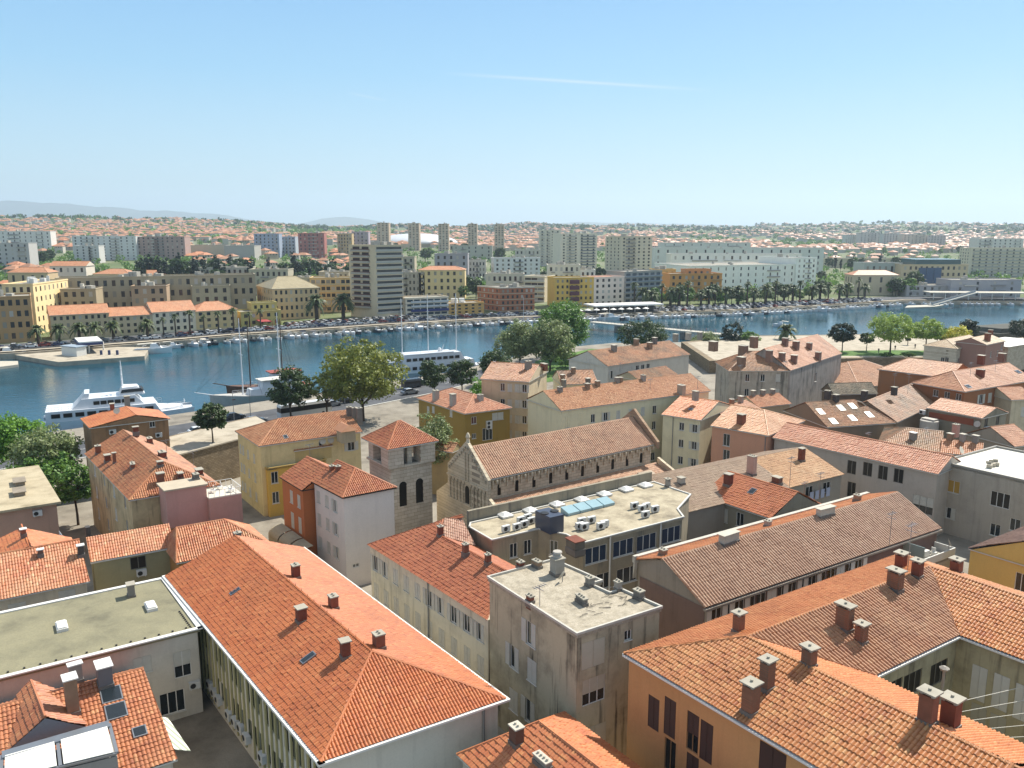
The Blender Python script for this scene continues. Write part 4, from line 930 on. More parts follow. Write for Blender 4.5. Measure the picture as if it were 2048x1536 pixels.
# south aisle
a0=P(997,989,zc-3.1); zt=zc-3.1; s0=ee0+fz*(zt-zc)-d*.1; s1=ee1+fz*(zt-zc)+d*.8; w9=5.2
custom(b,[[s0-dn*w9-fz*1.9,s1-dn*w9-fz*1.9,s1+dn*.3,s0+dn*.3]],CHT,dict(w_=.3,c=.5,amp=.05,ns=4))
c=[s0-dn*w9,s1-dn*w9,s1,s0]; m=MB(); m.hexa([Vector((p.x,p.y,3)) for p in c],[Vector((p.x,p.y,zt-2.0)) for p in c]); m.hexa([s1-dn*w9-fz*2,s1-dn*w9+d*.5-fz*2,s1+d*.5,s1],[s1-dn*w9-fz*1.1,s1-dn*w9+d*.5-fz*1.1,s1+d*.5+fz*.9,s1+fz*.9]); m.obj('aisle_wall',ST,b.root,b.off)
m=MB()
for k in(.0,.27,.62,.86): 
    p=s0.lerp(s1,k)-dn*w9*.55-fz*.95; m.hexa([p+d*x-dn*y+fz*zz for x,y,zz in((-1.6,1.9,-.55),(1.6,1.9,-.55),(1.6,-1.2,.55),(-1.6,-1.2,.55))],[p+d*x-dn*y+fz*zz for x,y,zz in((-1.4,1.9,-.3),(1.4,1.9,-.3),(1.4,-1.2,.8),(-1.4,-1.2,.8))])
m.obj('aisle_roof_patch',tile('#8f6a4c','#75543a','#a98462','#4e3d2c',.4),b.root,b.off)
# north aisle front
m=MB(); m.hexa([fp(wn_,3,-.3),fp(wn_+3.6,3,-.3),fp(wn_+3.6,3,.1),fp(wn_,3,.1)],[fp(wn_,zc-2.6,-.3),fp(wn_+3.6,zc-5,-.3),fp(wn_+3.6,zc-5,.1),fp(wn_,zc-2.6,.1)]); m.hexa([fp(-w9+.3,3,-.4),fp(-.3,3,-.4),fp(-.3,3,.1),fp(-w9+.3,3,.1)],[fp(-w9+.3,zc-4.8,-.4),fp(-.3,zc-2.6,-.4),fp(-.3,zc-2.6,.1),fp(-w9+.3,zc-4.8,.1)]); m.obj('aisle_front',ST,b.root,b.off)
# ---- bell tower
zb=18.5; q=para((775,900),(877,882),(723,876),zb); LST=stone('#c6bba8','#b5a995','#857a6a',1.3,.5)
bq=inset(q,.75)
b=Bld('stone_bell_tower','squat unfinished stone bell tower with open belfry and hipped tiled roof','tower').quadwalls(bq,3,15.6)
def pxc(x,y): return (440+x/3.657,780+y/3.657)
for x,y in((1340,760),(1460,735)):
    u,z=b.wuv(0,*pxc(x,y)); b.uwin(0,u,z-.3,1.2,3.0,'arch',gm=GLK)  # open arches: flat dark sheets stand in for the shade inside
b.uwin(3,2.5,10.3,1.2,3.0,'arch',gm=GLK)
b.finish(LST); rim(b,bq,15.45,.6,.3,LST,'cornice')
m=MB(); Lb=[(bq[i],bq[(i+1)%4]) for i in range(4)]
ix=inset(q,1.5)
for i in range(4):
    p=ix[i]; sz=2.3 if i in(0,1) else 1.6; m.box((p.x,p.y,15.6),(sz,sz,zb-15.6),57)
for i in(0,3,2): 
    p=ix[i].lerp(ix[(i+1)%4],.5); m.box((p.x,p.y,15.6),(.7,.7,zb-15.6),57)
m.obj('belfry_pillar',LST,b.root,b.off); m=MB(); m.hexa([Vector((p.x,p.y,15.55)) for p in inset(q,1.0)],[Vector((p.x,p.y,15.7)) for p in inset(q,1.0)]); m.obj('belfry_floor',plain('#6d675e'),b.root,b.off)
hw=(q[3]-q[0]).length/2; TWR=tile('#b9623e','#a24c2b','#c97c52','#70422b',.12); b.roof(q,zb,2.7,0,hw-.2,hw-.2,mat=TWR)
# ---- white house, orange house
zw=15.2; q=para((685,996),(794,975),(622,963),zw)
b=Bld('white_plaster_house','tall white plastered house with blank end wall and hipped red roof').quadwalls(inset(q,.3),3,zw-.1)
b.row(3,pxc(845,850),pxc(720,785),3,.95,1.6,['ha','sh','sh'],(0,-3.1,-6.3)); b.win(0,[(712,1131)],.9,.5,'dk',gm=plain('#6e6a64'))
b.finish(plaster('#cdc5bd',.12)); hw=(q[1]-q[0]).length/2
WHT=tile('#b5603c','#9c4929','#c4774d','#6d3f29',.18); b.roof([q[3],q[0],q[1],q[2]],zw,2.3,0,0,hw,mat=WHT,ridge='dark')
WQ=q
zo=14.2; oa=P(559,954,zo); ob=P(626,995,zo); d=(ob-oa).normalized(); ob=oa+d*((WQ[3]-oa).dot(d)-.05); q=[oa,ob,ob+AV*8,oa+AV*8]
b=Bld('orange_house','orange plastered house with white shutters above an arched stone shop front').quadwalls(inset(q,.25),3,zo-.1)
b.row(0,pxc(470,745),pxc(635,862),4,.95,1.75,'sh',(0,)); b.row(0,pxc(470,745),pxc(635,862),4,1.0,2.3,'sh',(-3.4,))
b.finish(plaster('#a9663c',.3,'#7d4f30')); b.roof(q,zo,2.3,0,mat=WHT,ridge='dark')
for x,y in((820,605),(865,605)): b.chimney(*pxc(x,y),.6,.6,.8,57,BRICKR,None,'pots')
m=MB()
for k in range(3):
    A0=oa+d*(.3+k*3.6)-AV*.1; z0=3
    for i in range(6):
        t=i/6*math.pi/2; t2=(i+1)/6*math.pi/2
        y0,h0,y1,h1=2.0*math.cos(t),3.4+1.2*math.sin(t),2.0*math.cos(t2),3.4+1.2*math.sin(t2)
        m.poly([A0-AV*y0+fz*(h0+3-zo),A0+d*3.3-AV*y0+fz*(h0+3-zo),A0+d*3.3-AV*y1+fz*(h1+3-zo),A0-AV*y1+fz*(h1+3-zo)])
    m.hexa([A0-AV*2+fz*(3-zo),A0+d*3.3-AV*2+fz*(3-zo),A0+d*3.3+fz*(3-zo),A0+fz*(3-zo)],[A0-AV*2+fz*(6.38-zo),A0+d*3.3-AV*2+fz*(6.38-zo),A0+d*3.3+fz*(6.38-zo),A0+fz*(6.38-zo)])
m.obj('shop_bay',plaster('#9a9078',.4),b.root,b.off)
# ---- yellow corner house
zy=14.6; ya,yb,yc=P(482,870,zy),P(518,893,zy),P(730,866,zy); d=(yb-ya).normalized()
q=[yb,yb+AV*(yc-yb).dot(AV),yb+AV*(yc-yb).dot(AV)-d*(yb-ya).length*1.35,yb-d*(yb-ya).length*1.35]
b=Bld('yellow_corner_house','pale yellow corner house with white trimmed windows, dormer and wide hipped roof').quadwalls(inset(q,.3),3,zy-.1)
b.row(3,pxc(250,500),pxc(205,455),2,.85,1.5,'sh',(0,-3.2,-6.4)); b.row(3,pxc(170,440),pxc(150,420),2,.85,1.5,'sh',(0,-3.2,-6.4)); b.win(0,[pxc(960,410),pxc(1015,405)],1.2,1.5,['op','sh']); b.win(0,[pxc(735,390)],.6,.9,'gl')
b.finish(plaster('#c9b98b',.45,'#7b6c49')); YT=tile('#b8714c','#9e5734','#cb8d68','#6e4a33',.18); hw=(q[3]-q[0]).length/2
b.roof(q,zy,2.6,0,hw*.9,0,mat=YT)
p=b.on(*pxc(900,330)); m=MB(); m.box(p-BV*1.2-fz*.8,(2.2,2.4,2.0),57); dm=m.obj('dormer',plaster('#a59a80',.4),b.ro); 
m=MB(); t_=p-BV*1.2+fz*1.2; m.hexa([t_+AV*x+BV*y for x,y in((-1.5,-1.6),(1.5,-1.6),(1.5,1.6),(-1.5,1.6))],[t_+BV*y+fz*.9+AV*x for x,y in((-.1,-1.1),(.1,-1.1),(.1,1.8),(-.1,1.8))]); m.obj('dormer_roof',YT,dm)
b.skylight(*pxc(480,345),.7,.9)
for x,y,h in((1020,230,2.2),(985,200,1.8),(945,190,1.5)): b.chimney(*pxc(x,y),.6,.9,h,57,GREYP,None,'pots')
zl=10.9; la=P(519,928,zl); lb=P(560,939,zl); q=[la,la+AV*9.5,la+AV*9.5+BV*6.5,la+BV*6.5]; q=[la-BV*3.6,la-BV*3.6+AV*9.5,la+AV*9.5+BV*1.,la+BV*1.]
b=Bld('yellow_bay_house','mustard yellow house with tall white framed bays and a small grey terrace').quadwalls(q,3,zl)
b.row(3,pxc(400,640),pxc(320,605),2,1.0,1.9,['ha','sh'],(0,-3.3),lm=WHP); b.row(0,pxc(400,640),pxc(430,640),2,1.1,1.9,'gl',(0,-3.3))
b.finish(plaster('#bd9c4c',.2,'#806a34')); flat(b,q,zl+.05,flatroof('#8f8c86','#7f7c77','#605d58'),.15,plain('#b99c58'),.3)
up=la+AV*4.6-BV*.4; q2=[up-BV*2.6,up-BV*2.6+AV*6.5,up+AV*6.5+BV*1.6,up+BV*1.6]
b.walls=[]; b.quadwalls(inset(q2,.2),zl,13.0); b.finish(plaster('#b3a06c',.3),name='attic_wall'); b.roof(q2,13.0,1.1,0,0,0,mat=tile('#c4714c','#b05c38','#d08a64','#7d4a33',.1))
dish(q2[0]+AV*4.8+BV*.2+fz*(13.2-q2[0].z),.55,'pair-mate white satellite dish on the small pink roof nearest the yellow terrace',150); dish(q2[0]+AV*6.2+BV*.2+fz*(13.2-q2[0].z),.55,'white satellite dish on the small pink roof beside the stone tower',150)
# ---- long house with many chimneys, left
z0=14.3; q=para((258,1001),(440,960),(169,908),z0); q[1]=q[0]+AV*11.2; q[2]=q[3]+AV*11.2
b=Bld('chimney_row_house','long old house with dirty yellow wall and red roof crowded with chimneys by the waterfront').quadwalls(inset(q,.3),3,z0-.1)
def px1(x,y): return (x/3.2,780+y/3.2)
b.row(3,px1(800,720),px1(610,540),4,1.,1.7,['dk','sh','dk','sh'],(0,-3.3,-6.6)); b.finish(plaster('#b7a681',.75,'#5d503c',1.))
LT=tile('#b3653f','#97492a','#c7845a','#5b3d29',.3); b.roof([q[3],q[0],q[1],q[2]],z0,3.0,0,0,5.2,mat=LT)
for x,y,w_,d_,h in((630,410,.8,.8,1.3),(690,460,.8,.7,1.2),(735,470,.4,.4,1.5),(850,500,1.4,.5,.7),(960,345,1.2,.6,.8),(1040,435,1.3,.8,1.0),(1025,485,.6,.6,.6),(1030,600,.8,.8,1.5),(1155,565,.9,.6,.8),(870,275,.7,.7,.9),(1275,545,1.2,.8,.9)): b.chimney(*px1(x,y),w_,d_,h,57,BRICKR,None,'pots' if x in(850,630) else 'slab')
for x,y,h in((1068,410,2.2),(1240,490,2.4)): antenna(b.on(*px1(x,y)),h,'thin antenna pole '+('in the middle of' if x==1068 else 'at the near end of')+' the chimney crowded roof')
# ---- small house at the quay
z0=15.; pq=P(339,845,z0); q=[P(268,872,z0-1)+BV*.5,P(268,872,z0-1)+BV*.5+AV*9.5,P(268,872,z0-1)+BV*9.5+AV*9.5,P(268,872,z0-1)+BV*9.5]
p=P(272,846,z0); q=[p-AV*7,p+AV*5.2,p+AV*5.2+BV*8,p-AV*7+BV*8]
b=Bld('quay_house','narrow brown house with patched orange roofs in front of the white ferry').quadwalls(q,3,z0)
b.win(0,[px1(975,220)],.9,1.0,'gl'); b.win(0,[px1(640,200),px1(690,195)],.7,.9,'gl'); b.finish(plaster('#8f6f50',.6,'#4f4030'))
b.roof([x+fz*0 for x in inset(q,-.3)],z0+.1,1.3,1,lat=.42,mat=ORT)
b.chimney(*px1(815,90),1.0,.8,1.6,57,GREYP); b.chimney(*px1(720,130),.8,.8,1.2,57,BRICKR); dish(b.on(*px1(750,160)),.55,'large pale satellite dish on the brown quay house',165)
wallac(b,0,*px1(1015,290),'air conditioner on the brown wall of the quay house',None,1.2); wallac(b,0,*px1(720,270),'air conditioner on the grey part of the quay house wall',None,1.2)
# ---- pink terrace house
z0=12.0; q=para(px1(1130,1110),px1(1740,990),px1(900,800),10.6); q[3]=q[0]+BV*8; q[2]=q[1]+BV*8
b=Bld('pink_terrace_house','hipped tile house with a pink roof room and railed terrace').quadwalls(inset(q,.3),3,10.5)
b.win(0,[px1(1235,1140),px1(1375,1115)],1.1,1.0,'gl',gm=GLK); b.finish(plaster('#9a7040',.4,'#5d4428'))
b.roof(q,10.6,2.8,0,1.2,4.2,mat=ORT2)
b.chimney(*px1(1525,1005),.7,.7,1.6,57,plain('#77706a'),None,'slab'); b.chimney(*px1(1690,1030),.75,.75,1.2,57,BRICKR,None,'pots')
c=P(372,1006,13.4); q2=[c+AV*x+BV*y for x,y in((-2.6,-1.2),(2.3,-1.2),(2.3,2.3),(-2.6,2.3))]
b.walls=[]; b.quadwalls(q2,10.8,15.7); b.finish(plaster('#b18a80',.3,'#80665e'),name='roof_room'); b2=b.ro; m=MB(); m.hexa([p+fz*(15.7-p.z) for p in inset(q2,-.2)],[p+fz*(15.9-p.z) for p in inset(q2,-.2)]); m.obj('roof_slab',plain('#b3a68f',.9,0.,.1),b.root,b.off)
q3=[c+AV*x+BV*y for x,y in((2.3,-2.),(6.4,-2.),(6.4,2.2),(2.3,2.2))]; b.walls=[]; b.quadwalls(q3,8,14.); b.finish(plaster('#ab877c',.3),name='terrace_wall'); m=MB(); m.hexa([p+fz*(14.-p.z) for p in q3],[p+fz*(14.15-p.z) for p in q3]); m.obj('terrace_floor',plain('#c9c2b2'),b.root,b.off)
m=MB()
for i in range(4):
    A0,A1=q3[i],q3[(i+1)%4]
    if i==3: continue
    m.bar(A0+fz*(15.-A0.z),A1+fz*(15.-A1.z),.06,.05)
    for k in range(7): p=A0.lerp(A1,k/6); m.box((p.x,p.y,14.15),(.05,.05,.85))
m.obj('railing',WHITE,b.root,b.off)
for k,(x,y) in enumerate(((3.4,0),(4.6,1),(5.4,-.9))):
    p=c+AV*x+BV*y; m=MB(); m.box((p.x,p.y,14.52),(.6,.6,.06),57); m.box((p.x,p.y+.28,14.58),(.6,.06,.5),57)
    for ux in(-.25,.25):
        for uy in(-.25,.25): m.box((p.x+ux,p.y+uy,14.15),(.06,.06,.37))
    tag(m.obj('terrace_chair',WHITE),'white chair on the railed terrace of the pink roof room','chair','chairs on the pink house terrace')
b.chimney(*px1(1290,590),.9,.6,.7,57,plain('#5a5753'),None,'slab',loc=c+AV*1.8+BV*1.5+fz*(15.9-c.z))
# ---- small red roof house in front of it
z0=11.0; e0,e1=P(181,1125,z0),P(350,1094,z0); r0=P(172,1075,z0+2.0); r1=r0+(e1-e0)
q=[e0,e1,e1+(e1-e0).cross(fz).normalized()*-5.5,e0+(e1-e0).cross(fz).normalized()*-5.5]
b=Bld('small_red_roof_house','small grey green walled house with lean-to red tile roof and two dark windows').quadwalls(inset(q,.3),3,z0-.1)
b.win(0,[px1(655,1145),px1(885,1105)],1.7,1.5,'dk',gm=GLK,fm=plain('#6d6b5f')); b.finish(plaster('#8d8768',.35,'#5a553f'))
custom(b,[[e0,e1,r1,r0]],ORT2,dict(w_=.27,c=.42,amp=.06,ns=6)); m=MB(); m.hexa([x-fz*.2 for x in(e0,e1,r1,r0)],[x-fz*.05 for x in(e0,e1,r1,r0)]); m.obj('eave',TRIM,b.root,b.off)
wallac(b,0,*px1(905,1170),'air conditioner under the dark window of the small grey green house',None,1.2); m=MB(); m.box(P(178,1085,11.5),(.8,.5,2.0),57); m.obj('chimney',plain('#4b453f'),b.root,b.off)
# ---- left orange roof house
z0=10.5; e0,e1=P(-10,1205,z0),P(180,1163,z0); e0=e1-AV*18; wd=14
q=[e0,e1,e1+BV*wd,e0+BV*wd]
b=Bld('orange_l_roof_house','cream house with a large bright orange L shaped tile roof at the edge').quadwalls(inset(q,.3),3,z0-.1)
b.win(0,[px1(110,1395),px1(430,1310)],1.6,1.1,'sh'); b.finish(plaster('#bdb29c',.4)); b.roof(q,z0,3.2,0,lat=.36,mat=ORT2,tk=dict(w_=.27,c=.42,amp=.06,ns=6))
gx=e1-AV*4.8; Pk=gx+BV*12.6+fz*3.6; Fr=gx+BV*5.0+fz*3.1
custom(b,[[Pk+AV*4.9-fz*2.6,Fr+AV*4.9-fz*1.9,Fr,Pk],[Fr-AV*6-fz*1.9,Pk-AV*6-fz*2.6,Pk,Fr]],ORT,dict(w_=.27,c=.42,amp=.05,ns=6),[(Fr,Pk)])
for x,y in((152,930),(262,1060)): b.chimney(*px1(x,y),.5,.5,.8,57,BRICKR,WHITE)
b.chimney(*px1(520,1060),.6,.6,1.2,57,plain('#4a443e'),WHITE)
# ---- flat roof house, far left
z0=12.2; q=[P(122,1003,z0),P(77,930,z0)]; q=[P(122,1003,z0)-AV*22,P(122,1003,z0),P(77,930,z0),P(77,930,z0)-AV*22]
b=Bld('flat_slab_house','pinkish house with a flat sandy concrete slab roof and two low skylights').quadwalls(inset(q,.5),3,z0-.2)
b.finish(plaster('#a98977',.3)); flat(b,q,z0,flatroof('#b7a98c','#a89a7e','#85795f',.4),0)
for x,y in((125,600),(125,665)):
    p=b.on(*px1(x,y)); m=MB(); m.box(p,(2.6,1.3,.5),57); m.box(p+fz*.5,(2.9,1.6,.12),57); m.obj('roof_light',plain('#8d8170',.9,0.,.2),b.ro)
wallac(b,0,*px1(240,790),'air conditioner on the pinkish wall below the flat slab roof',None,1.2)
# laundry beside it
m=MB(); p0=P(118,1062,10.0); p1=P(152,1110,8.6)
for k in range(7):
    p=p0.lerp(p1,k/7); q_=p0.lerp(p1,(k+.8)/7); m.hexa([p-fz*1.,q_-fz*1.05,q_-fz*1.05+AV*.03,p-fz*1.+AV*.03],[p,q_,q_+AV*.03,p+AV*.03])
m.tube(p0+fz*.02,p1+fz*.02,.02); tag(m.obj('hung_laundry',plain('#d8dadc')),'white laundry hanging in the dark gap beside the orange roof house','laundry')
# ---- bottom centre orange roof
z0=10.2; pk=P(1078,1444,12.8); e=P(1235,1540,z0)
q=[pk-AV*4.9-BV*14+fz*(z0-12.8),pk+AV*4.9-BV*14+fz*(z0-12.8),pk+AV*4.9+BV*3.2+fz*(z0-12.8),pk-AV*4.9+BV*3.2+fz*(z0-12.8)]
b=Bld('near_orange_roof_house','near house with orange barrel tile roof just in front of the grey concrete block').quadwalls(inset(q,.3),3,z0-.1)
b.finish(plaster('#b5ac9c')); b.roof([q[0],q[1],q[2],q[3]],z0,2.6,1,0,3.2,mat=ORT,tk=dict(w_=.28,c=.42,amp=.07,step=.05,ns=6)) if False else b.roof([q[0],q[3],q[2],q[1]],z0,2.6,0,0,3.2,mat=ORT,tk=dict(w_=.28,c=.42,amp=.07,step=.05,ns=6))
b.chimney(1033,1487,.85,.7,1.5,57,plain('#6b4b3a',.9,0.,.25),WHP); b.chimney(1085,1530,1.4,.6,.5,57,GREYP,WHP)
# ================================================================== middle distance of the old town
TK3=dict(w_=.3,c=.5,amp=.08,step=.025,ns=4)
def mid(name,label,p0,p1,p3,z,rh,axis,wall,rmat,h0=0,h1=0,wid=None,lat=.5,zg=3,rot=None,geo=True,cat='building',oh=.3,side=None):
    q=para(p0,p1,p3,z)
    if wid: n=(q[1]-q[0]).cross(fz).normalized()*-wid; q[3]=q[0]+n; q[2]=q[1]+n
    b=Bld(name,label,cat).quadwalls(inset(q,oh),zg,z-.1); b.q=q; b.wm=wall; b.rs=(q,z,rh,axis,h0,h1,lat,rmat,geo); return b
def done(b,caps=True):
    q,z,rh,axis,h0,h1,lat,rm,geo=b.rs
    b.roof(q,z,rh,axis,h0,h1,lat=lat,mat=rm,tk=TK3,geo=geo); b.finish(b.wm); return b
def p5(x,y): return (960+x/3.938,640+y/3.938)
def p6(x,y): return (1340+x/3.938,640+y/3.938)
def p4(x,y): return (1640+x/4.8,640+y/4.8)
CRM=plaster('#cfc6a6',.3,'#857b63'); MT1=tile('#b9744d','#a35f3c','#cb8f6a','#7a563c',.16); MOSSY=tile('#a8653f','#8c5130','#ba8058','#57432f',.55); MT2=tile('#be7149','#a85c38','#cf8c66','#6f4a34',.25); WTH=tile('#b9744e','#9e5a38','#cf926c','#5c4230',.55)
b=mid('cream_long_house','long cream house with orange brown roof and many shuttered windows behind the church',(1122,822),(1422,782),(1084,800),16,2.6,0,CRM,MT1,wid=12)
b.row(0,p5(890,775),p5(1375,690),6,.95,1.6,['gl','op','sh','sh','sh','gl'],(0,-3.1,-6.2,-9.3)); b.win(0,[p5(690,800),p5(795,785)],.9,2.2,'sh',lm=plaster('#cfc6a6',.1)); done(b)
for x,y,h in((1585,585,1.9),): b.chimney(*p5(x,y),1.3,1.0,h,59,plain('#a79c8a',.9,0.,.15),WHP)
for x,y in((630,565),(845,540),(925,520),(1080,490),(1105,485),(1285,475)): b.chimney(*p5(x,y),.9,.7,.9,59,GREYP,None,'slab')
b=mid('tall_beige_house','tall narrow beige house with five window rows behind the olive villa',(1058,764),(1097,742),(998,750),18,2.4,1,plaster('#b5a78c',.45,'#6d604c'),tile('#b16a46','#98532f','#c4865f','#664630',.25),wid=10.5,h1=0)
b.row(3,p5(350,540),p5(178,505),4,.95,1.6,['op','sh','sh','gl'],(0,-3.2,-6.4,-9.6)); done(b)
b.chimney(*p5(380,385),.9,1.2,1.5,57,GREYP); b.chimney(*p5(505,375),1.8,.8,.9,57,BRICKP)
b=mid('olive_villa','ochre olive villa with hipped pinkish roof and grey chimneys by the trees',(929,828),(1024,816),(833,796),14,2.4,1,plaster('#8d7434',.25,'#5d4c26'),tile('#c4795a','#b06446','#d0947a','#84543f',.06),h0=5,h1=5)
def p7(x,y): return (760+x/3.938,560+y/3.938)
b.win(0,[p7(740,1105)],1.1,1.4,'gl',gm=plain('#5a2c1c')); b.win(0,[p7(905,1075),p7(950,1070)],1.2,1.4,'sh'); b.win(0,[p6(0,0)] if False else [(948,872)],.9,1.0,'gl'); b.win(0,[(975,868),(989,866)],2.2,2.4,'gl'); b.win(3,[p7(560,1050),p7(420,1020),p7(380,1020)],.9,1.3,'sh'); done(b)
for x,y in((440,945),(575,985),(790,945)): b.chimney(*p7(x,y),1.2,.9,2.0 if x<700 else 1.0,57,plain('#a9a095',.9,0.,.1),None)
wallac(b,0,*p7(855,1130),'upper air conditioner on the olive villa wall',None,1.3); wallac(b,0,*p7(855,1160),'lower air conditioner on the olive villa wall',None,1.3)
b=mid('low_patchwork_house','low house with patchy roof and clustered chimneys beside the tall beige house',p5(640,510),p5(930,500),p5(560,420),15.5,2.2,0,CRM,WTH,wid=9); done(b)
for x,y in((650,480),(735,420),(850,500),(660,520)): b.chimney(*p5(x,y),.8,.8,1.2,57,GREYP,WHP,'slab')
b=mid('long_weathered_house','long white house with weathered mossy orange roof near the footbridge',(1216,733),(1381,709),(1181,722),14,3.0,0,plaster('#bcbab0',.3,'#77736a'),WTH,wid=15)
b.row(0,p5(1045,430),p5(1175,405),3,1.4,2.0,['ha','sh','sh']); b.row(0,p5(1240,375),p5(1325,360),3,1.2,1.2,'gl',(0,-1.5)); done(b)
for x,y in((1055,245),(1230,195),(1335,225),(1375,185),(1540,155),(1730,140),(1640,140)): b.chimney(*p5(x,y),1.3,1.0,1.5,55,GREYP,WHP)
b=mid('courtyard_shed','low mossy brown roof with white canopy between weathered houses',p5(1260,480),p5(1560,430),p5(1330,380),12.5,1.6,0,plaster('#a09880',.4),MOSSY,wid=8); done(b)
b=mid('grey_palace','large grey weathered palace with peeling walls and steep mossy hipped roofs',(1457,742),(1581,742),(1359,722),16,3.6,0,plaster('#a39d90',.75,'#56524a',1.),WTH,wid=13,h0=6,h1=0)
b.row(3,p6(405,455),p6(145,405),5,1.1,1.8,['dk','dk','gl','dk','gl'],(0,-3.6),gm=GLK); b.row(0,p6(610,455),p6(850,465),3,1.0,1.7,['gl','gl','sh'],(0,-3.4,-6.6)); done(b)
for x,y in((340,225),(560,360),(575,265),(660,200)): b.chimney(*p6(x,y),1.7,1.3,1.9,57,plain('#8a6f5c',.9,0.,.2),WHP)
q0=P(1581,742,16); q=[q0,q0+Vector((math.sin(R(40)),math.cos(R(40)),0))*34]; nn=Vector((-math.cos(R(40)),math.sin(R(40)),0)); q=[q[0],q[1],q[1]+nn*13,q[0]+nn*13]
b=Bld('blank_gable_palace','grey palace wing with a huge stained blank wall and orange roof lined with chimneys').quadwalls(q,3,16); b.win(0,[p6(1148,450)],1.3,2.2,'gl'); b.finish(plaster('#8f8a84',.7,'#4d4a46',1.)); b.roof(inset(q,-.1),16.1,4.4,0,mat=MT2,tk=TK3)
for x,y in((780,310),(880,320),(975,335),(905,200),(990,230),(1095,230),(1165,310)): b.chimney(*p6(x,y),1.2,1.2,1.8,40,plain('#84685a',.9,0.,.2),WHP)
m=MB(); p=q[0]+BV*.5+AV*-.2; 
for k in range(3): m.hexa([P(1548+k*6,772,11)+fz*z for z in(-2.2,)]*1+[P(1553+k*6,773,11)-fz*2.2,P(1553+k*6,773,11)-fz*2.2+BV*.05,P(1548+k*6,772,11)-fz*2.2+BV*.05],[P(1548+k*6,772,11),P(1553+k*6,773,11),P(1553+k*6,773,11)+BV*.05,P(1548+k*6,772,11)+BV*.05])
tag(m.obj('blue_laundry',plain('#27344f')),'dark blue sheet hanging in the corner of the grey palace','laundry')
b=mid('broad_hip_roof_hall','low hall with a broad smooth orange hipped roof below the lawn rampart',(1720,776),(1848,760),(1691,737),9,4.2,0,plaster('#9c9282',.4),MT1,wid=24,h0=9,h1=9); done(b); b.skylight(*p4(930,500),1.8,1.4)
b=mid('rust_orange_house','long rust orange house with hipped roof at the edge below the pink annexe',(1930,784),(2070,760),(1857,773),15,3.0,0,plaster('#8a5a37',.35,'#533520'),MT2,wid=12,h0=5)
b.row(0,p4(1545,760),p4(1880,690),5,1.3,2.0,['op','sh','sh','sh','dk'],(0,-3.4)); b.row(3,p4(1330,740),p4(1110,725),3,1.2,1.4,'gl'); done(b)
for x,y in((1545,400),(1745,375),(1305,500)): b.chimney(*p4(x,y),1.4,1.2,1.4,57,BRICKR,WHP,loc=b.on(1960,752) if x==1305 else None)
for x,y in((1420,640),(1900,500)): b.skylight(*p4(x,y),1.5,1.1)
b=mid('rear_orange_house','orange roofed house tucked behind the rust orange house',p4(1240,560),p4(1480,490),p4(985,570),15.5,2.4,1,plaster('#9a6a45',.35),MT1,wid=16,h1=4); done(b); b.chimney(*p4(1105,575),.9,.9,1.4,57,BRICKR)
b=mid('gothic_stone_house','pale stone house with twin pointed gothic windows and light tiled roof','x' and (1915,698),(1972,686),(1860,692),13.3,2.0,0,stone('#c4bca8','#b5ac97','#857b68'),tile('#b98c68','#a87856','#cba684','#7d604a',.15),zg=5,h0=4,wid=10)
b.win(3,[p4(1175,400),p4(1215,400)],1.1,2.6,'dk',gm=GLK); b.win(0,[p4(1455,380),p4(1550,365),p4(1335,400)],1.5,2.2,'gl',gm=plain('#4a2a1e')); done(b)
m=MB()
for x in(1175,1215):
    u,z=b.wuv(3,*p4(x,395)); a,c,_,_,_,nn=b.walls[3]; p=a+(c-a).normalized()*u+nn*.02; dd=(c-a).normalized(); p.z=z+1.3
    m.hexa([p-dd*.7,p+dd*.7,p+dd*.7+nn*.1,p-dd*.7+nn*.1],[p-dd*.05+fz*1.0,p+dd*.05+fz*1.0,p+dd*.05+nn*.1+fz*1.0,p-dd*.05+nn*.1+fz*1.0])
m.obj('pointed_arch',stone('#c4bca8','#b5ac97','#857b68'),b.root,b.off)
b=mid('pink_annexe','pinkish brown annexe with small pale framed windows beside the gothic stone house',(1974,690),(2012,682),(1950,684),15,1.6,0,plaster('#8a6a5e',.2),tile('#b98c68','#a87856','#cba684','#7d604a',.1),zg=5,wid=9)
b.win(0,[p4(1640,330),p4(1745,260),p4(1705,320),p4(1710,210)],.9,1.7,'gl'); done(b); b.chimney(*p4(1605,200),1.2,1.2,2.0,57,BRICKP); b.chimney(*p4(1635,135),1.,1.,1.2,57,BRICKP)
b=mid('stone_terrace_house','grey stone terrace house with a flat white roof at the edge behind the pink annexe',(2018,694),(2090,682),(1990,684),13,.1,0,stone('#b3aa96','#a39a86','#776d5c'),plain('#d6d2c8'),zg=5,wid=12,geo=False); done(b)
b=mid('cream_orange_house','cream house with new orange roof and thin drainpipe beside the long cream house',(1402,841),(1470,812),(1346,827),14,2.2,1,CRM,tile('#c8703f','#b35e31','#d88a5a','#8a5230',.05),wid=8)
b.row(3,p6(195,855),p6(92,825),2,1.0,1.5,['op','gl'],(0,-3.2,-6.4)); pipe(b,*p6(18,1000),14,3,3); done(b); b.skylight(*p6(165,705),.8,.8); b.chimney(*p6(200,610),1.,.8,1.2,57,GREYP)
b=mid('pink_plaster_house','salmon pink house with two white shuttered windows and pale orange hipped roof',(1537,872),(1610,842),(1416,842),13.5,2.6,1,plaster('#bf8e73',.15,'#866150'),tile('#c98258','#b56f46','#dba27c','#8a6044',.1),wid=11,h0=4.5)
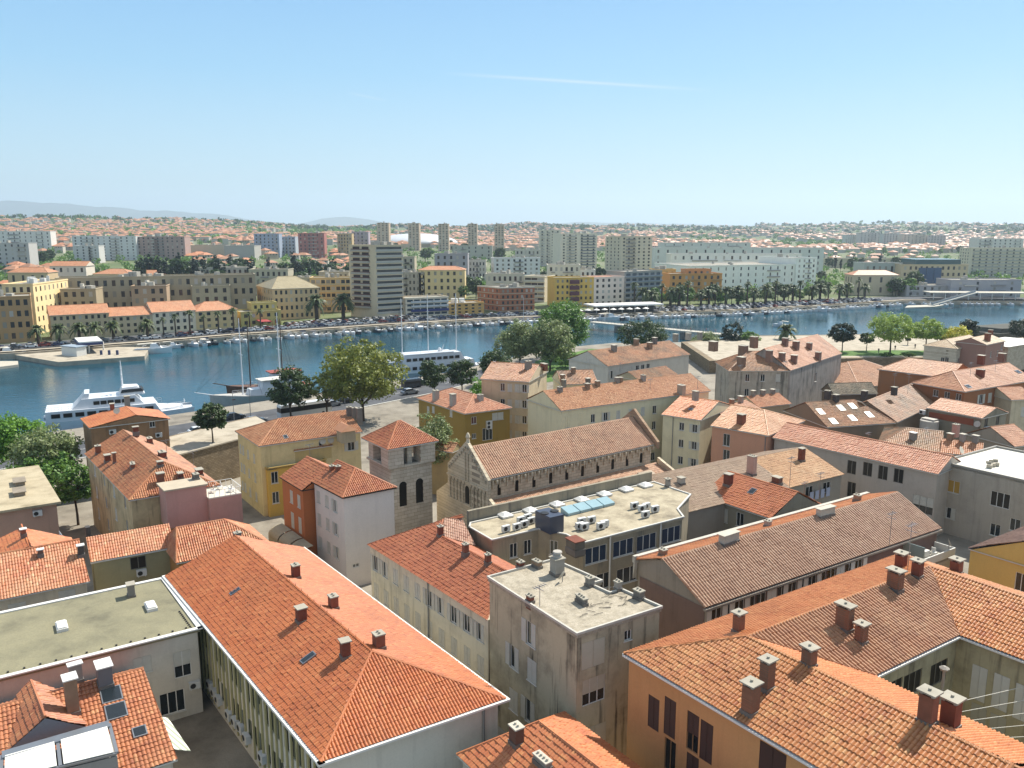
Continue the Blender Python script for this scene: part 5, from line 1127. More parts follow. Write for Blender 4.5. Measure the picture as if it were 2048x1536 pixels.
b.win(3,[p6(445,945),p6(443,1070)],1.3,2.2,'gl'); pipe(b,*p6(750,1000),13.3,3,3); done(b); b.chimney(*p6(560,815),1.3,1.0,1.6,57,BRICKP,None,'slab')
zz=13.; e0,e1=P(1544,875,zz),P(1877,949,zz); d=(e1-e0).normalized(); n=(Vector((-d.y,d.x,0)) if Vector((-d.y,d.x,0)).dot(AV)>0 else Vector((d.y,-d.x,0)))
q=[e0,e1,e1+n*8.5,e0+n*8.5]; b=Bld('striped_long_roof_house','long narrow house with bright striped orange roof over a grey wall of dark square windows').quadwalls(inset(q,.3),3,12.9)
b.win(0,[px3(1290,495),px3(1392,508),px3(1490,530),px3(1590,550)],1.5,2.2,'dk',gm=GLK,fm=plain('#8b8377')); b.win(0,[px3(1755,595)],5.2,2.2,'gl',fm=plain('#8b8377')); b.win(0,[px3(1288,640)],1.4,2.6,'dk',gm=GLK,fm=plain('#8b8377')); b.win(0,[px3(1745,735)],3.0,2.6,'bl',fm=plain('#8b8377'))
b.finish(plaster('#aaa196',.3,'#6b635a')); b.roof(q,zz,2.0,0,mat=tile('#c06e4c','#a5573a','#d59272','#7a4a38',.08),tk=TK3)
zz=12; e0=P(1595,972,zz); e1=P(1682,953,zz); d=Vector((math.sin(R(58)),math.cos(R(58)),0)); n=Vector((-d.y,d.x,0)); e1=e0+d*10.5
q=[e0-d*23,e1,e1+n*15,e0-d*23+n*15]; b=Bld('wide_grey_brown_roof_house','wide house with grey brown roof changing to patchy orange tiles above hanging laundry').quadwalls(inset(q,.3),3,11.9); b.row(0,px3(1020,650),px3(1130,640),2,1.6,1.6,'dk',gm=GLK); b.finish(plaster('#8d867a',.4))
L_=(q[1]-q[0]).length; sA=.64; rr0=(q[0]+q[3])/2+fz*2.5; rr1=(q[1]+q[2])/2+fz*2.5
GB=tile('#a37c66','#8f6a55','#b8937c','#6d5446',.1)
custom(b,[([q[0],q[0].lerp(q[1],sA),rr0.lerp(rr1,sA),rr0],0),([q[0].lerp(q[1],sA),q[1],rr1,rr0.lerp(rr1,sA)],1),([q[2],q[3],rr0,rr1],0)],[GB,tile('#c4875c','#b0744a','#d9a57c','#7d5a40',.15)],TK3,[(rr0,rr1)])
m=MB(); m.poly([q[1]-d*.4,q[2]-d*.4,rr1-d*.4]); m.poly([q[0]+d*.4,q[3]+d*.4,rr0+d*.4][::-1]); m.obj('gable',plaster('#8f7f6c',.4),b.root,b.off)
b.chimney(*px3(968,455),.8,.8,2.0,57,BRICKR); b.chimney(*px3(648,540),1.2,.9,2.6,57,plain('#b39a8a',.9,0.,.1),None,'pots'); b.chimney(*px3(812,600),1.3,.9,.9,57,plain('#6b4a3c')); b.chimney(1362,968,.8,.8,.9,57,WHP)
m=MB()
for k in range(4):
    p=P(1620+k*11,985-k*3,10.6); m.hexa([p-fz*1.3,p-fz*1.3+d*.8,p-fz*1.3+d*.8-n*.04,p-fz*1.3-n*.04],[p,p+d*.8,p+d*.8-n*.04,p-n*.04])
tag(m.obj('balcony_laundry',plain('#9fa6b8')),'pale laundry on the shaded balcony under the patchy orange roof','laundry')
zz=12; e0,e1=P(1403,991,zz),P(1542,1038,zz); d=(e1-e0).normalized(); n=AV; q=[e0,e1,e1+n*10,e0+n*10]
b=Bld('bright_red_roof_house','grey walled house with bright red tile roof, skylight and stone gable end').quadwalls(inset(q,.3),3,11.9); b.win(0,[px3(378,770),px3(475,800),px3(575,830)],1.2,1.9,['sh','sh','gl']); b.win(1,[px3(943,715)],.7,1.2,'gl'); b.finish(plaster('#878272',.5,'#57534a'))
b.roof(q,zz,2.6,0,mat=NEWT); b.chimney(*px3(500,610),1.0,.9,1.7,57,BRICKR); b.skylight(*px3(655,650),.9,1.1)
for x,y,h in((893,620,4.2),(985,640,2.0),(1082,650,3.6)): antenna(b.on(*px3(x,y)) if x<900 else P(*px3(x,y+40),13),h,{893:'tall antenna pole at the red roof gable end',985:'short antenna pole just beyond the red roof gable',1082:'antenna pole in front of the balcony laundry'}[x])
b=mid('mossy_skylight_house','broad dark mossy brown roof scattered with pale skylights',(1655,855),(1792,846),(1600,820),11.5,3.2,0,plaster('#7d6c58',.5),MOSSY,wid=15,h1=4); done(b)
for x,y in((1185,725),(1285,800),(1435,680),(1435,775),(1515,665),(1568,748),(1345,695)): b.skylight(*p6(x,y),1.3,1.9,plain('#cfc4ae'))
for x,y in((1240,600),(1305,640),(1530,600),(1765,570)): b.chimney(*p6(x,y),1.0,.9,1.2,57,plain('#4a4440',.9,0.,.2),None)
b=mid('rear_mossy_house','second mossy brown roof running on behind the skylight roof','x' and (1795,845),(1880,805),(1730,795),11.3,3.3,0,plaster('#7d6c58',.5),MOSSY,wid=12); done(b)
b=mid('overgrown_roof_house','narrow overgrown old roof at the foot of the stained blank wall',p6(1290,590),p6(1640,580),p6(1260,520),11.5,2,0,plaster('#6f604e',.6),tile('#7d5d42','#684a33','#94745a','#3f3a28',.9),wid=6); done(b)
b=mid('lean_to_grey_house','grey unfinished house with exposed brick band and shallow orange roof',(1965,837),(2018,825),(1806,806),13,1.5,1,plaster('#827c6c',.5,'#54503f'),tile('#c27a55','#ae6642','#d0906c','#875840',.05),wid=11)
b.win(0,[p4(1595,985),p4(1705,965)],1.2,1.7,'dk',gm=GLK,fm=plain('#77746c')); done(b)
m=MB(); a,c=b.walls[3][0],b.walls[3][1]; dd=(c-a).normalized(); nn=b.walls[3][5]; m.hexa([a+dd*.2+nn*.02+fz*11.2,a+dd*9+nn*.02+fz*11.2,a+dd*9+nn*.06+fz*11.2,a+dd*.2+nn*.06+fz*11.2],[a+dd*.2+nn*.02+fz*12.3,a+dd*9+nn*.02+fz*12.5,a+dd*9+nn*.06+fz*12.5,a+dd*.2+nn*.06+fz*12.3]); m.obj('brick_band',plain('#8f4f33',.9,0.,.15),b.root,b.off)
wallac(b,0,*p4(1590,1050),'air conditioner under the dark windows of the grey unfinished house',None,1.3); wallac(b,3,*p4(990,890),'air conditioner on the shadowed end wall of the grey unfinished house',None,1.3); dish(Vector((a+dd*10+nn*.5+fz*11).to_tuple()),.6,'satellite dish on the shadowed wall of the grey unfinished house',230)
p=P(*p4(1045,1040),9.5); m=MB(); m.lathe(p-fz*4,[(1.7,0),(1.7,5.6),(1.5,5.7)],16); m.box(p+fz*1.8,(2.6,1.6,.2),57); tag(m.obj('water_tank',plain('#b5aea2',.8,0.,.12)),'round pale water tank beside the grey unfinished house','tank')
b=mid('patched_moss_house','small house with patched mossy hipped roof in front of the round tank',(1883,905),(1888,868),(1746,872),11,2.0,1,plaster('#a09c93',.4),tile('#a86a48','#8c5234','#c08a66','#55452f',.6),wid=10,h1=4); b.root['label']='small house with patched mossy hipped roof in front of the round tank'; done(b); b.chimney(*p4(890,1150),1.,.8,1.2,57,GREYP,WHITE); b.chimney(*p4(470,1100),1.4,1.0,1.,57,BRICKR); b.chimney(*p4(1210,1150),1.2,1.2,1.6,57,plain('#a39f97')); b.chimney(*p4(1300,1090),1.,1.,1.9,57,plain('#b58c7c'))
zz=13.5; c0=P(1880,926,zz); d=BV*-1; q=[c0,c0+d*17,c0+d*17+AV*16,c0+AV*16]
b=Bld('white_flat_roof_house','tall grey house with a bright white flat roof and yellow window blinds').quadwalls(q,3,zz)
def pr(x,y): return px3(x,y)
b.win(0,[pr(1925,615),pr(2025,650)],2.6,1.9,'gl',gm=plain('#b08a3a',.7)); b.win(0,[pr(1925,790),pr(1915,960)],1.3,1.7,['ha','gl']); b.win(0,[(2000,1000)],2.6,2.2,'dk',gm=GLK); b.win(0,[(2030,1050),(1990,1060)],1.4,1.8,'gl'); b.finish(plaster('#a39c90',.4,'#655f55')); flat(b,q,zz+.05,plain('#d9d4c6',.9,0.,.06),.3,plain('#8f8a80'),.3)
for k,(x,y) in enumerate(((1650,1410),(1690,1405),(1625,1425))): p=hit(*p4(x,y),[q[0]+fz*.1*0,q[1],q[2]]); m=MB(); m.box((p.x,p.y,zz+.1),(.7,.7,.5),20*k); m.box((p.x,p.y+.3,zz+.6),(.7,.08,.4),20*k); tag(m.obj('wicker_chair',plain('#a89f8c')),'pale garden chair standing on the white flat roof','chair','chairs on the white flat roof')
dish(hit(*p4(1345,1310),[q[0],q[1],q[2]])+fz*.2,.6,'satellite dish at the corner of the white flat roof',140)
zz=14.; c0=P(1937,1097,zz); q=[c0,c0+AV*20,c0+AV*20+BV*-11,c0+BV*-11]
b=Bld('yellow_end_house','yellow plastered house with a dark brown tiled roof at the edge').quadwalls(inset([Vector((p.x,p.y,0)) for p in q],.15),3,zz-.1); b.win(3,[(2042,1165)],1.2,2.0,'gl'); b.finish(plaster('#c4a962',.15,'#8a7544')); b.roof(q,zz,2.6,0,mat=tile('#7d5140','#6a4234','#93685a','#4a342c',.3))
b=mid('corner_mossy_house','house with ribbed mossy roof at the very edge beside the grey unfinished house',p4(1870,1220),p4(2100,1190),p4(1740,1110),11,2.4,0,plaster('#8d8678',.4),MT2,wid=10); done(b)
b=mid('cream_edge_house','cream house with tiled roof at the edge in front of the rust orange house',p4(1840,770),p4(2080,760),p4(1820,740),13,1.8,0,plaster('#b8ad93',.4),MT2,wid=9); b.win(0,[p4(1955,880)],1.2,2.0,'sh'); done(b)
b=mid('tower_side_house','low house with blank ochre wall squeezed between the stone tower and the church front',(905,905),(925,896),(868,889),11,1.2,1,plaster('#9c8a62',.4),MT1,wid=6); done(b)
# fill-in houses further back between those roofs
for k,(p0,p1,p3,z,wd,lb) in enumerate(((p6(700,690),p6(960,660),p6(640,640),11,8,'low roof jumbled with chimneys at the foot of the grey palace'),((1470,845),(1530,822),(1440,812),12.5,8,'small orange roof between the pink house and the grey palace'),((1880,905),(1965,915),(1860,890),11,7,'pinkish lean-to roof behind the white flat roof'))):
    b=mid('infill_house',lb,p0,p1,p3,z,1.6,0,plaster('#a0937c',.4),MT2,wid=wd); done(b)
    for i in range(3): b.chimney(0,0,.8,.7,1.1,57,GREYP,WHP,loc=b.r[0].lerp(b.r[1],.2+.3*i))
# ================================================================== trees
def leafmesh(rx,ry,rz,ncl,npc,leaf,seed,mat,cl=.28,hollow=.45,sq=1.,drop=0.):
    g=np.random.default_rng(seed)
    d=g.normal(size=(ncl,3)); d/=np.linalg.norm(d,axis=1)[:,None]; r=(hollow+(1-hollow)*g.random(ncl)**.6)*(1-.22*g.random(ncl)); c=d*r[:,None]
    c[:,2]=np.sign(c[:,2])*np.abs(c[:,2])**sq
    low=c[:,2]<-.55; c[low,2]*=.75
    R_=np.array([rx,ry,rz]); c=c*R_
    s=cl*(rx*ry*rz)**(1/3)*(.6+.8*g.random(ncl))
    o=g.normal(size=(ncl,npc,3)); o/=np.linalg.norm(o,axis=2)[:,:,None]; o*=(g.random((ncl,npc,1))**.45)
    p=(c[:,None,:]+o*s[:,None,None]*np.array([1,1,.75])).reshape(-1,3)
    nrm=(o.reshape(-1,3)+.6*g.normal(size=p.shape)+np.array([0,0,.5])); nrm/=np.linalg.norm(nrm,axis=1)[:,None]
    t=np.cross(nrm,g.normal(size=p.shape)); t/=np.linalg.norm(t,axis=1)[:,None]; b_=np.cross(nrm,t)
    L_=leaf*(.6+.8*g.random(len(p)))[:,None]
    V=np.stack([p-t*L_*.5,p+b_*L_*.35,p+t*L_*.5,p-b_*L_*.35],1).reshape(-1,3)
    Q=np.arange(len(V)).reshape(-1,4)
    return npmesh('crown',V,Q,mat),c
LM=dict(dark=leafm('#243419','#344823','#4f6431'),plane=leafm('#4d561e','#6c7529','#8f9440'),olive=leafm('#535c36','#717b4c','#92a068'),bright=leafm('#3c6316','#588424','#7da53a'),pale=leafm('#6f7d43','#8d9a58','#b3bc7c'),spring=leafm('#5f7a26','#80983a','#a4b85a'),yellow=leafm('#8b8a24','#b0ab36','#cfc850'),cyp=leafm('#13221a','#1c2f20','#2b3f28'),pine=leafm('#1f3218','#30471f','#455d2b'),mid=leafm('#355420','#4f732c','#73963f'),palm=leafm('#2c3a1a','#44552a','#6b7440'))
def trunkmesh(H,r,cen,seed,lean=0.,n=7,base=.42):
    g=random.Random(seed); m=MB(); a=Vector((0,0,0)); k=Vector((lean*H*.3,0,H*base*.5)); j=Vector((lean*H*.45,g.uniform(-.2,.2),H*base))
    m.tube(a-fz*.2,k,r,r*.8,8); m.tube(k,j,r*.8,r*.68,8)
    idx=[g.randrange(len(cen)) for _ in range(n)]
    for i in idx:
        e=Vector(cen[i]); mm=j.lerp(e,.5)+Vector((g.uniform(-.4,.4),g.uniform(-.4,.4),.6)); m.tube(j-fz*.15,mm,r*.42,r*.25,6); m.tube(mm,e,r*.25,r*.08,5)
    return m
def tree(name,label,base,H,W,kind,seed,crown0=.28,ncl=110,npc=46,leaf=.5,r=None,depth=1.,cl=.26,hollow=.45,group=None,sq=1.,cat='tree',lean=0.):
    b=Vector(base); t=thing(name,label,cat,b,group); zc_=H*(crown0+(1-crown0)/2); rz=H*(1-crown0)/2
    me,c=leafmesh(W/2*.92,W/2*.92*depth,rz*.95,ncl,npc,leaf,seed,LM[kind],cl,hollow,sq)
    link('crown',me,t,(lean*H*.4,0,zc_)); c=c+np.array([lean*H*.4,0,zc_])
    trunkmesh(H,r or max(.16,H*.022),c,seed,lean,8,crown0+.1).obj('trunk',bark,t,(0,0,0)); return t
def ptree(name,label,bx,by,z,x0,x1,yt,kind,seed,D=None,**k):
    p=P(bx,by,z) if D is None else atD(bx,D,z); p.z=z; sc=(p-Vector((0,0,CZ))).length/F
    H=zat((x0+x1)/2,yt,p)-z; W=(x1-x0)*sc
    if 'x' not in k: pass
    c=P((x0+x1)/2,by,z) if D is None else atD((x0+x1)/2,D,z)
    p.x=p.x*.35+c.x*.65
    return tree(name,label,p,H,W,kind,seed,**k)
ptree('bright_tree','bright green leafy tree at the edge by the stern of the white ferry',40,985,3,-30,100,822,'bright',1,D=140,ncl=130,npc=60,leaf=.55)
ptree('olive_green_tree','big olive green tree beside the long chimney crowded house',110,990,3,40,165,852,'olive',2,D=134,ncl=120,npc=60,leaf=.5)
ptree('shaded_tree','dark lower tree in the shade behind the flat slab roof',95,1010,3,30,160,905,'mid',22,D=129,ncl=70,npc=60,leaf=.5)
ptree('courtyard_tree','dark tree added to shade the gap beside the long chimney crowded house',160,1015,3,120,190,925,'mid',31,D=121,ncl=60,npc=60,leaf=.5)  # extra tree, put in so that the paved gap lies in shade
ptree('round_holm_oak','small round dark tree standing alone on the rampart terrace',428,885,10,392,458,804,'dark',3,crown0=.24,ncl=80,npc=70,leaf=.45,cl=.22,hollow=.6)
ptree('dark_roadside_tree','tall dark evergreen tree on the quay road in front of the wooden gulet',578,845,3,537,632,735,'dark',4,crown0=.2,ncl=110,npc=70,leaf=.55,cl=.22,hollow=.6)
ptree('plane_tree','largest plane tree with sparse yellow olive leaves on the quay',725,842,3,632,822,668,'plane',5,crown0=.1,ncl=260,npc=56,leaf=.62,cl=.18,hollow=.3)
ptree('young_plane_tree','smaller brownish plane tree between the dark roadside tree and the largest plane tree',652,842,3,612,700,735,'plane',6,crown0=.25,ncl=60,npc=40,leaf=.5,cl=.18)
ptree('evergreen_oak','dark evergreen oak in front of the white yacht, nearer the plane tree',868,795,3,838,902,712,'dark',7,crown0=.15,ncl=80,npc=60,leaf=.55,cl=.24,hollow=.55)
ptree('twin_evergreen_oak','dark evergreen oak by the yacht bow, beside the other oak',925,790,3,890,958,715,'dark',8,crown0=.15,ncl=80,npc=60,leaf=.55,cl=.24,hollow=.55)
ptree('bushy_dark_tree','bushy dark tree behind the tall beige house',992,770,3,955,1035,697,'dark',9,crown0=.1,ncl=90,npc=60,leaf=.55,cl=.24,hollow=.55)
ptree('fresh_green_tree','low fresh green tree between the olive villa and the beige house',970,812,3,935,1003,750,'bright',10,crown0=.1,ncl=70,npc=50,leaf=.5)
ptree('olive_garden_tree','wide olive green tree between the stone tower and the olive villa',862,915,3,803,925,826,'olive',11,D=138,crown0=.25,ncl=130,npc=60,leaf=.4,cl=.2)
ptree('airy_poplar','airy grey olive tree in the shoreline park, farther from the bright tree',1040,735,3,980,1098,636,'olive',12,crown0=.04,ncl=190,npc=50,leaf=.7,cl=.2,hollow=.3)
ptree('airy_park_tree','airy brownish olive tree in the middle of the shoreline park group',1105,742,3,1045,1150,630,'olive',13,crown0=.04,ncl=190,npc=50,leaf=.7,cl=.2,hollow=.3)
ptree('bright_park_tree','tallest bright green tree of the shoreline park group',1135,735,3,1060,1182,598,'mid',14,D=285,crown0=.08,ncl=190,npc=50,leaf=.8,cl=.2,hollow=.45)
ptree('park_shrub_tree','low green tree under the shoreline park group',1150,735,3,1090,1150,700,'mid',15,crown0=.05,ncl=40,npc=40,leaf=.6)
ptree('broad_dark_oak','broad dark oak in front of the footbridge beyond the weathered roof',1285,702,3,1232,1340,638,'dark',16,crown0=.05,ncl=110,npc=60,leaf=.7,cl=.22,hollow=.55)
ptree('bridgehead_olive_tree','rounded olive green tree at the near end of the footbridge',1412,700,3,1380,1448,664,'olive',17,crown0=.05,ncl=70,npc=50,leaf=.6,hollow=.55)
ptree('bridgehead_dark_tree','slender dark tree beside the near end of the footbridge',1462,700,3,1440,1487,642,'cyp',18,crown0=.05,ncl=60,npc=50,leaf=.6,hollow=.5)
ptree('bridgehead_shrub','low dark rounded tree next to the slender dark one at the footbridge',1497,700,3,1470,1523,661,'mid',19,crown0=.05,ncl=70,npc=50,leaf=.6,hollow=.5)
ptree('promenade_oak','dark round oak with bare trunk at the start of the sunlit promenade',1683,704,7,1657,1712,643,'cyp',20,crown0=.27,ncl=70,npc=60,leaf=.6,cl=.24,hollow=.6)
ptree('small_dark_tree','small dark tree between the promenade oak and the big pale tree',1733,702,7,1717,1748,662,'dark',21,crown0=.3,ncl=40,npc=40,leaf=.5)
ptree('big_pale_tree','biggest pale yellow green tree with forked trunk on the lawn edge',1780,709,7,1733,1826,621,'spring',23,crown0=.2,ncl=150,npc=50,leaf=.55,cl=.2,hollow=.5)
ptree('second_pale_tree','yellow green round tree beside the biggest pale tree',1850,704,7,1818,1884,632,'spring',24,crown0=.25,ncl=110,npc=50,leaf=.55,cl=.2,hollow=.5)
ptree('yellow_tree','bright yellow tree behind the gothic stone house',1910,702,7,1885,1938,650,'yellow',25,crown0=.2,ncl=70,npc=50,leaf=.55)
ptree('dark_shore_tree','dark tree behind the yellow one near the gothic stone house roof',1935,688,7,1908,1952,634,'cyp',26,crown0=.1,ncl=60,npc=50,leaf=.6)
ptree('shore_tree','dark tree between the second pale tree and the yellow tree',1878,695,7,1862,1900,650,'dark',27,crown0=.2,ncl=50,npc=40,leaf=.6)
ptree('edge_tree','dark tree at the edge beside the old bastion',2046,680,7,2018,2075,632,'cyp',28,D=300,crown0=.1,ncl=60,npc=50,leaf=.6)
ptree('yard_shrub','fresh green shrub at the foot of the gothic stone house',1880,750,5,1862,1900,724,'bright',29,crown0=.02,ncl=40,npc=40,leaf=.5,cat='shrub')
ptree('small_mast_tree','tiny dark promenade tree behind the big pale tree',1815,690,7,1808,1823,668,'dark',30,crown0=.3,ncl=20,npc=30,leaf=.5)
for k,(x,x2) in enumerate(((1755,1790),(1800,1835),(1850,1870))):
    p=P(x,714,7); q=P(x2,713,7); 
    t=tree('clipped_hedge','clipped dark hedge along the lawn on the stone rampart',(p+q)/2,1.5,(q-p).length,'mid',40+k,crown0=0,ncl=60,npc=30,leaf=.35,depth=.2,group='hedges on the rampart lawn',cat='hedge')
# bastion at the right edge
q=[P(1998,668,9),P(2100,660,9)]; m=MB(); c=[q[0],q[1],q[1]+BV*14,q[0]+BV*14]; m.hexa([Vector((p.x,p.y,0)) -BV*1.5 for p in c],c); m.hexa([c[0]+fz*0+AV*3+BV,c[1]+BV,c[2]-BV,c[3]+AV*3-BV],[p+fz*1.6 for p in (c[0]+AV*4+BV,c[1]+BV,c[2]-BV,c[3]+AV*4-BV)]); tag(m.obj('old_bastion',stone('#55544a','#49483f','#2f2f2a')),'dark old bastion at the water beyond the gothic stone house','bastion')

for i,(px,py,z,h) in enumerate(((1178,742,17,3.5),(1300,772,18,2.2),(1395,770,18,2.5),(1480,745,19,2.4),(1570,735,19,2.2),(1812,752,12,4),(1815,780,14,4.5),(1788,765,14,3),(1940,745,18,3),(1990,735,18,2.5),(1240,735,17,2),(1120,790,17,2),(1735,880,13,2),(1850,875,13,2.5),(1045,735,20,2.2),(620,905,14,2))):
    antenna(P(px,py+8,z),h,'thin television antenna among the old town roofs and chimneys','thin antennas on the old town roofs')
# ================================================================== far bank
qa=qx/qd
def D0(px):
    a=(px-1024)/F*1.0
    return float(np.interp(a*1.01,qa,qd))
def G(px,D):
    p=atD(px,D,5); z=terr(p.x,D); p=atD(px,D,z); p.z=max(z,2.9 if D<D0(px)+30 else z); return p
def fbx(name,label,xl,Dl,xr,Dr,ytop,dep,cols,rows,wall,roof='flat',rh=3.,rmat=None,side=0,ww=None,wh=None,gm=None,st='far',cat='building',group=None,h0=None,rimm=None,base0=0.,left=None,fm=None,zb=None,fin=True):
    a,b_=G(xl,Dl),G(xr,Dr); zg=min(a.z,b_.z)-1.; zt=zat(xl,ytop,a) if zb is None else zb
    d=(b_-a); d.z=0; L_=d.length; d.normalize(); n=Vector((-d.y,d.x,0)); n=n if n.y>0 else -n
    q=[a,b_,b_+n*dep,a+n*dep]
    if left: c=G(*left); q=[a,b_,b_+(c-a),c]
    b=Bld(name,label,cat,group=group).quadwalls(q,zg,zt)
    fh=(zt-max(a.z,b_.z)-base0)/rows; zs=[max(a.z,b_.z)+base0+fh*(k+.52) for k in range(rows)]
    k=dict(gm=gm or GLK)
    if cols: b.grid(0,cols,zs,ww or min(1.6,L_/cols*.42),wh or fh*.52,st,m=.5,**k)
    if side:
        for i in((1,) if side==1 else (3,) if side==3 else (1,3)):
            Ls=(b.walls[i][1]-b.walls[i][0]).length; b.grid(i,max(1,int(Ls/4)),zs,1.3,fh*.5,st,m=.6,**k)
    if roof=='flat':
        b.rp=[]; m=MB(); qq=[Vector((p.x,p.y,zt-.1)) for p in inset([Vector((p.x,p.y,0)) for p in q],.3)]; m.hexa([p-fz*.3 for p in qq],qq); b.ro=m.obj('roof',rmat or FLT,b.root,b.off); rim(b,[Vector((p.x,p.y,0)) for p in q],zt-.05,.35,.55,rimm or wall)
    else:
        hw=dep/2; hh=hw if roof=='hip' else 0
        b.roof(inset([Vector((p.x,p.y,0)) for p in q],-.4),zt+.02,rh,0,hh if h0 is None else h0,hh if h0 is None else h0,mat=rmat or FT,geo=False)
    if fin: b.finish(wall)
    b.zs=zs; b.fh=fh; b.zt=zt; b.qq=q; b.d=d; b.n=n; return b
FLT=flatroof('#a09a8c','#8d877a','#6f6a60',.2); FT=tile('#c47650','#a95f3c','#d49470','#7d5a44',.2,.3,.5)
def bands(b,i,mat,proud=1.0,h=.9,u0=.02,u1=.98,zs=None,name='balcony'):
    a,c,z0,z1,_,nn=b.walls[i]
    for z in (zs or b.zs):
        m=MB(); p,q=a.lerp(c,u0),a.lerp(c,u1); zz=z-b.fh*.5; m.hexa([p+fz*zz,q+fz*zz,q+nn*proud+fz*zz,p+nn*proud+fz*zz],[p+fz*(zz+h),q+fz*(zz+h),q+nn*proud+fz*(zz+h),p+nn*proud+fz*(zz+h)]); m.obj(name,mat,b.root,b.off)
def rooftop(b,n,seed,mat=None):
    g=random.Random(seed)
    for _ in range(n):
        q=b.qq; p=q[0].lerp(q[1],g.uniform(.08,.92)).lerp(q[3].lerp(q[2],.5),g.uniform(.15,.8)); m=MB(); m.box((p.x,p.y,b.zt-.1),(g.uniform(1,3.5),g.uniform(1,3),g.uniform(1.2,2.8)),g.uniform(0,90)); m.obj('roof_housing',mat or plain('#b3ada0',.9,0.,.15),b.root,b.off)
S1=26
def row1(name,label,xl,xr,ytop,cols,rows,wall,sb=S1,**k): return fbx(name,label,xl,D0(xl)+sb,xr,D0(xr)+sb,ytop,k.pop('dep',13),cols,rows,wall,**k)
pw=lambda c,s=.25:plaster(tuple(min(.85,v*k) for v,k in zip(lin(c)[:3],(1.3,1.22,1.1))),s,'#7b7264')
b=row1('brown_palazzo','brown palazzo with pale window frames and flat cornice at the end of the far quay',-60,70,598,8,4,pw('#957a58'),dep=16,side=1,ww=1.4); bands(b,0,plain('#b5a78e'),.5,.5,0,1,[b.zt+.2]) if False else None; rooftop(b,3,1)
b=fbx('cream_corner_block','tall cream block whose sunlit end wall rises behind the brown palazzo',15,D0(20)+50,76,D0(76)+46,570,34,4,5,pw('#c9b994',.2),side=1); rooftop(b,5,2,WHITE)
b=row1('beige_quay_house','beige grey quay house with strip attic windows, nearest the brown palazzo',105,222,631,9,3,pw('#a3977f'),roof='gable',rh=3.4,side=3,base0=1.0)
b=row1('plain_quay_house','plain beige quay house with lower orange roof between two taller ones',222,308,633,6,3,pw('#a89d86'),roof='gable',rh=3.2)
b=row1('white_quay_house','white quay house with an attic storey under its orange roof',308,393,625,6,3,pw('#bdb7aa'),roof='gable',rh=4.0)
b=row1('balcony_quay_house','ochre beige quay house with hipped orange roof and small iron balconies',393,476,623,5,3,pw('#b5a37e'),roof='hip',rh=3.6)
b=row1('green_yellow_house','small greenish yellow house with raised middle storey and a red awning beside it',483,563,626,5,2,pw('#a59a62'),roof='flat',side=1); q=b.qq
b2=fbx('raised_storey_house','raised upper storey with three windows over the greenish yellow house',505,D0(505)+33,556,D0(556)+33,608,8,4,3,pw('#a59a62'))
D8=D0(548)+44
b=fbx('hipped_beige_palazzo','large beige palazzo with hipped brownish roof and four rows of windows',548,D8,641,D8+10,578,15,9,4,pw('#b39e7e'),roof='hip',rh=5.2,rmat=tile('#a58a6c','#927a5e','#b59c7e','#6f5d48',.2),side=3,left=(516,D8+26))
for x in(640,):pass
b=fbx('sand_apartment_block','sand coloured modern apartment block between palazzo and high tower block',622,D0(640)+66,705,D0(705)+60,557,14,8,5,pw('#b3a078'),ww=2.0); bands(b,0,plain('#c2b18c'),.7,.7,.05,.95); rooftop(b,4,3)
# tower block
Dt=D0(755)+26; b=fbx('high_tower_block','tallest grey beige tower block with stacked balconies standing by the far quay',755,Dt,808,Dt+9,492,14,0,12,pw('#b5aa94',.2),left=(702,Dt+9),base0=2.,fin=False)
a,c=b.walls[0][0],b.walls[0][1]; Lw=(c-a).length
for z in b.zs: b.uwin(0,Lw/2,z+.25,Lw-1.0,b.fh*.42,'far',gm=glass('#2b2e30',.15))
a,c=b.walls[3][0],b.walls[3][1]; Ls=(c-a).length
for z in b.zs[1:]:
    for u in(.28,.62): b.uwin(3,Ls*u,z+.2,Ls*.26,b.fh*.55,'far',gm=plain('#3d2622'))
b.finish(pw('#b5aa94',.2)); bands(b,0,plain('#b9b0a0'),.3,1.1,0,1); bands(b,3,plain('#b3aa9a'),1.1,.8,.1,.78,b.zs[1:]); bands(b,3,plain('#6d4238'),.5,.35,.1,.78,[z+.9 for z in b.zs[1:]],'balcony_rail'); rooftop(b,7,4)
m=MB(); p=b.qq[0]+Vector((0,6,0)); m.tube((p.x,p.y,b.zt),(p.x,p.y,b.zt+7),.2,.1); m.obj('roof_mast',STEEL,b.root,b.off)
b=row1('blue_sign_office','white banded office with a dark blue sign strip above a terrace',812,897,598,6,4,pw('#b9b2a4',.15),ww=3.2,gm=glass('#31404a',.15)); bands(b,0,plain('#c9c9c6'),.6,.9,.12,1,b.zs[2:]); bands(b,0,plain('#23306e'),.9,1.1,.12,1,[b.zs[1]])
b=row1('ochre_quay_house','ochre quay house with roof terrace next to the blue sign office',897,968,609,5,3,pw('#b28f56'),side=1); rooftop(b,3,5,WHITE)
Dk=D0(1000)+26; b=fbx('brick_red_palazzo','brick red palazzo with pale stone trim and arched windows',1000,Dk,1069,Dk+7,577,13,7,4,pw('#8f5a3d',.2),left=(955,Dk+16),side=3,rimm=plain('#c4b8a2')); bands(b,0,plain('#b8a98e'),.25,.35,0,1); bands(b,3,plain('#b8a98e'),.25,.35,0,1); rooftop(b,4,6)
b=fbx('white_band_block','white block with long window bands behind the brick red palazzo',1048,D0(1048)+80,1089,D0(1089)+70,553,16,3,5,pw('#b9b4a6',.15),ww=4,side=0); bands(b,0,plain('#c9c4b6'),.6,1.0,0,1)
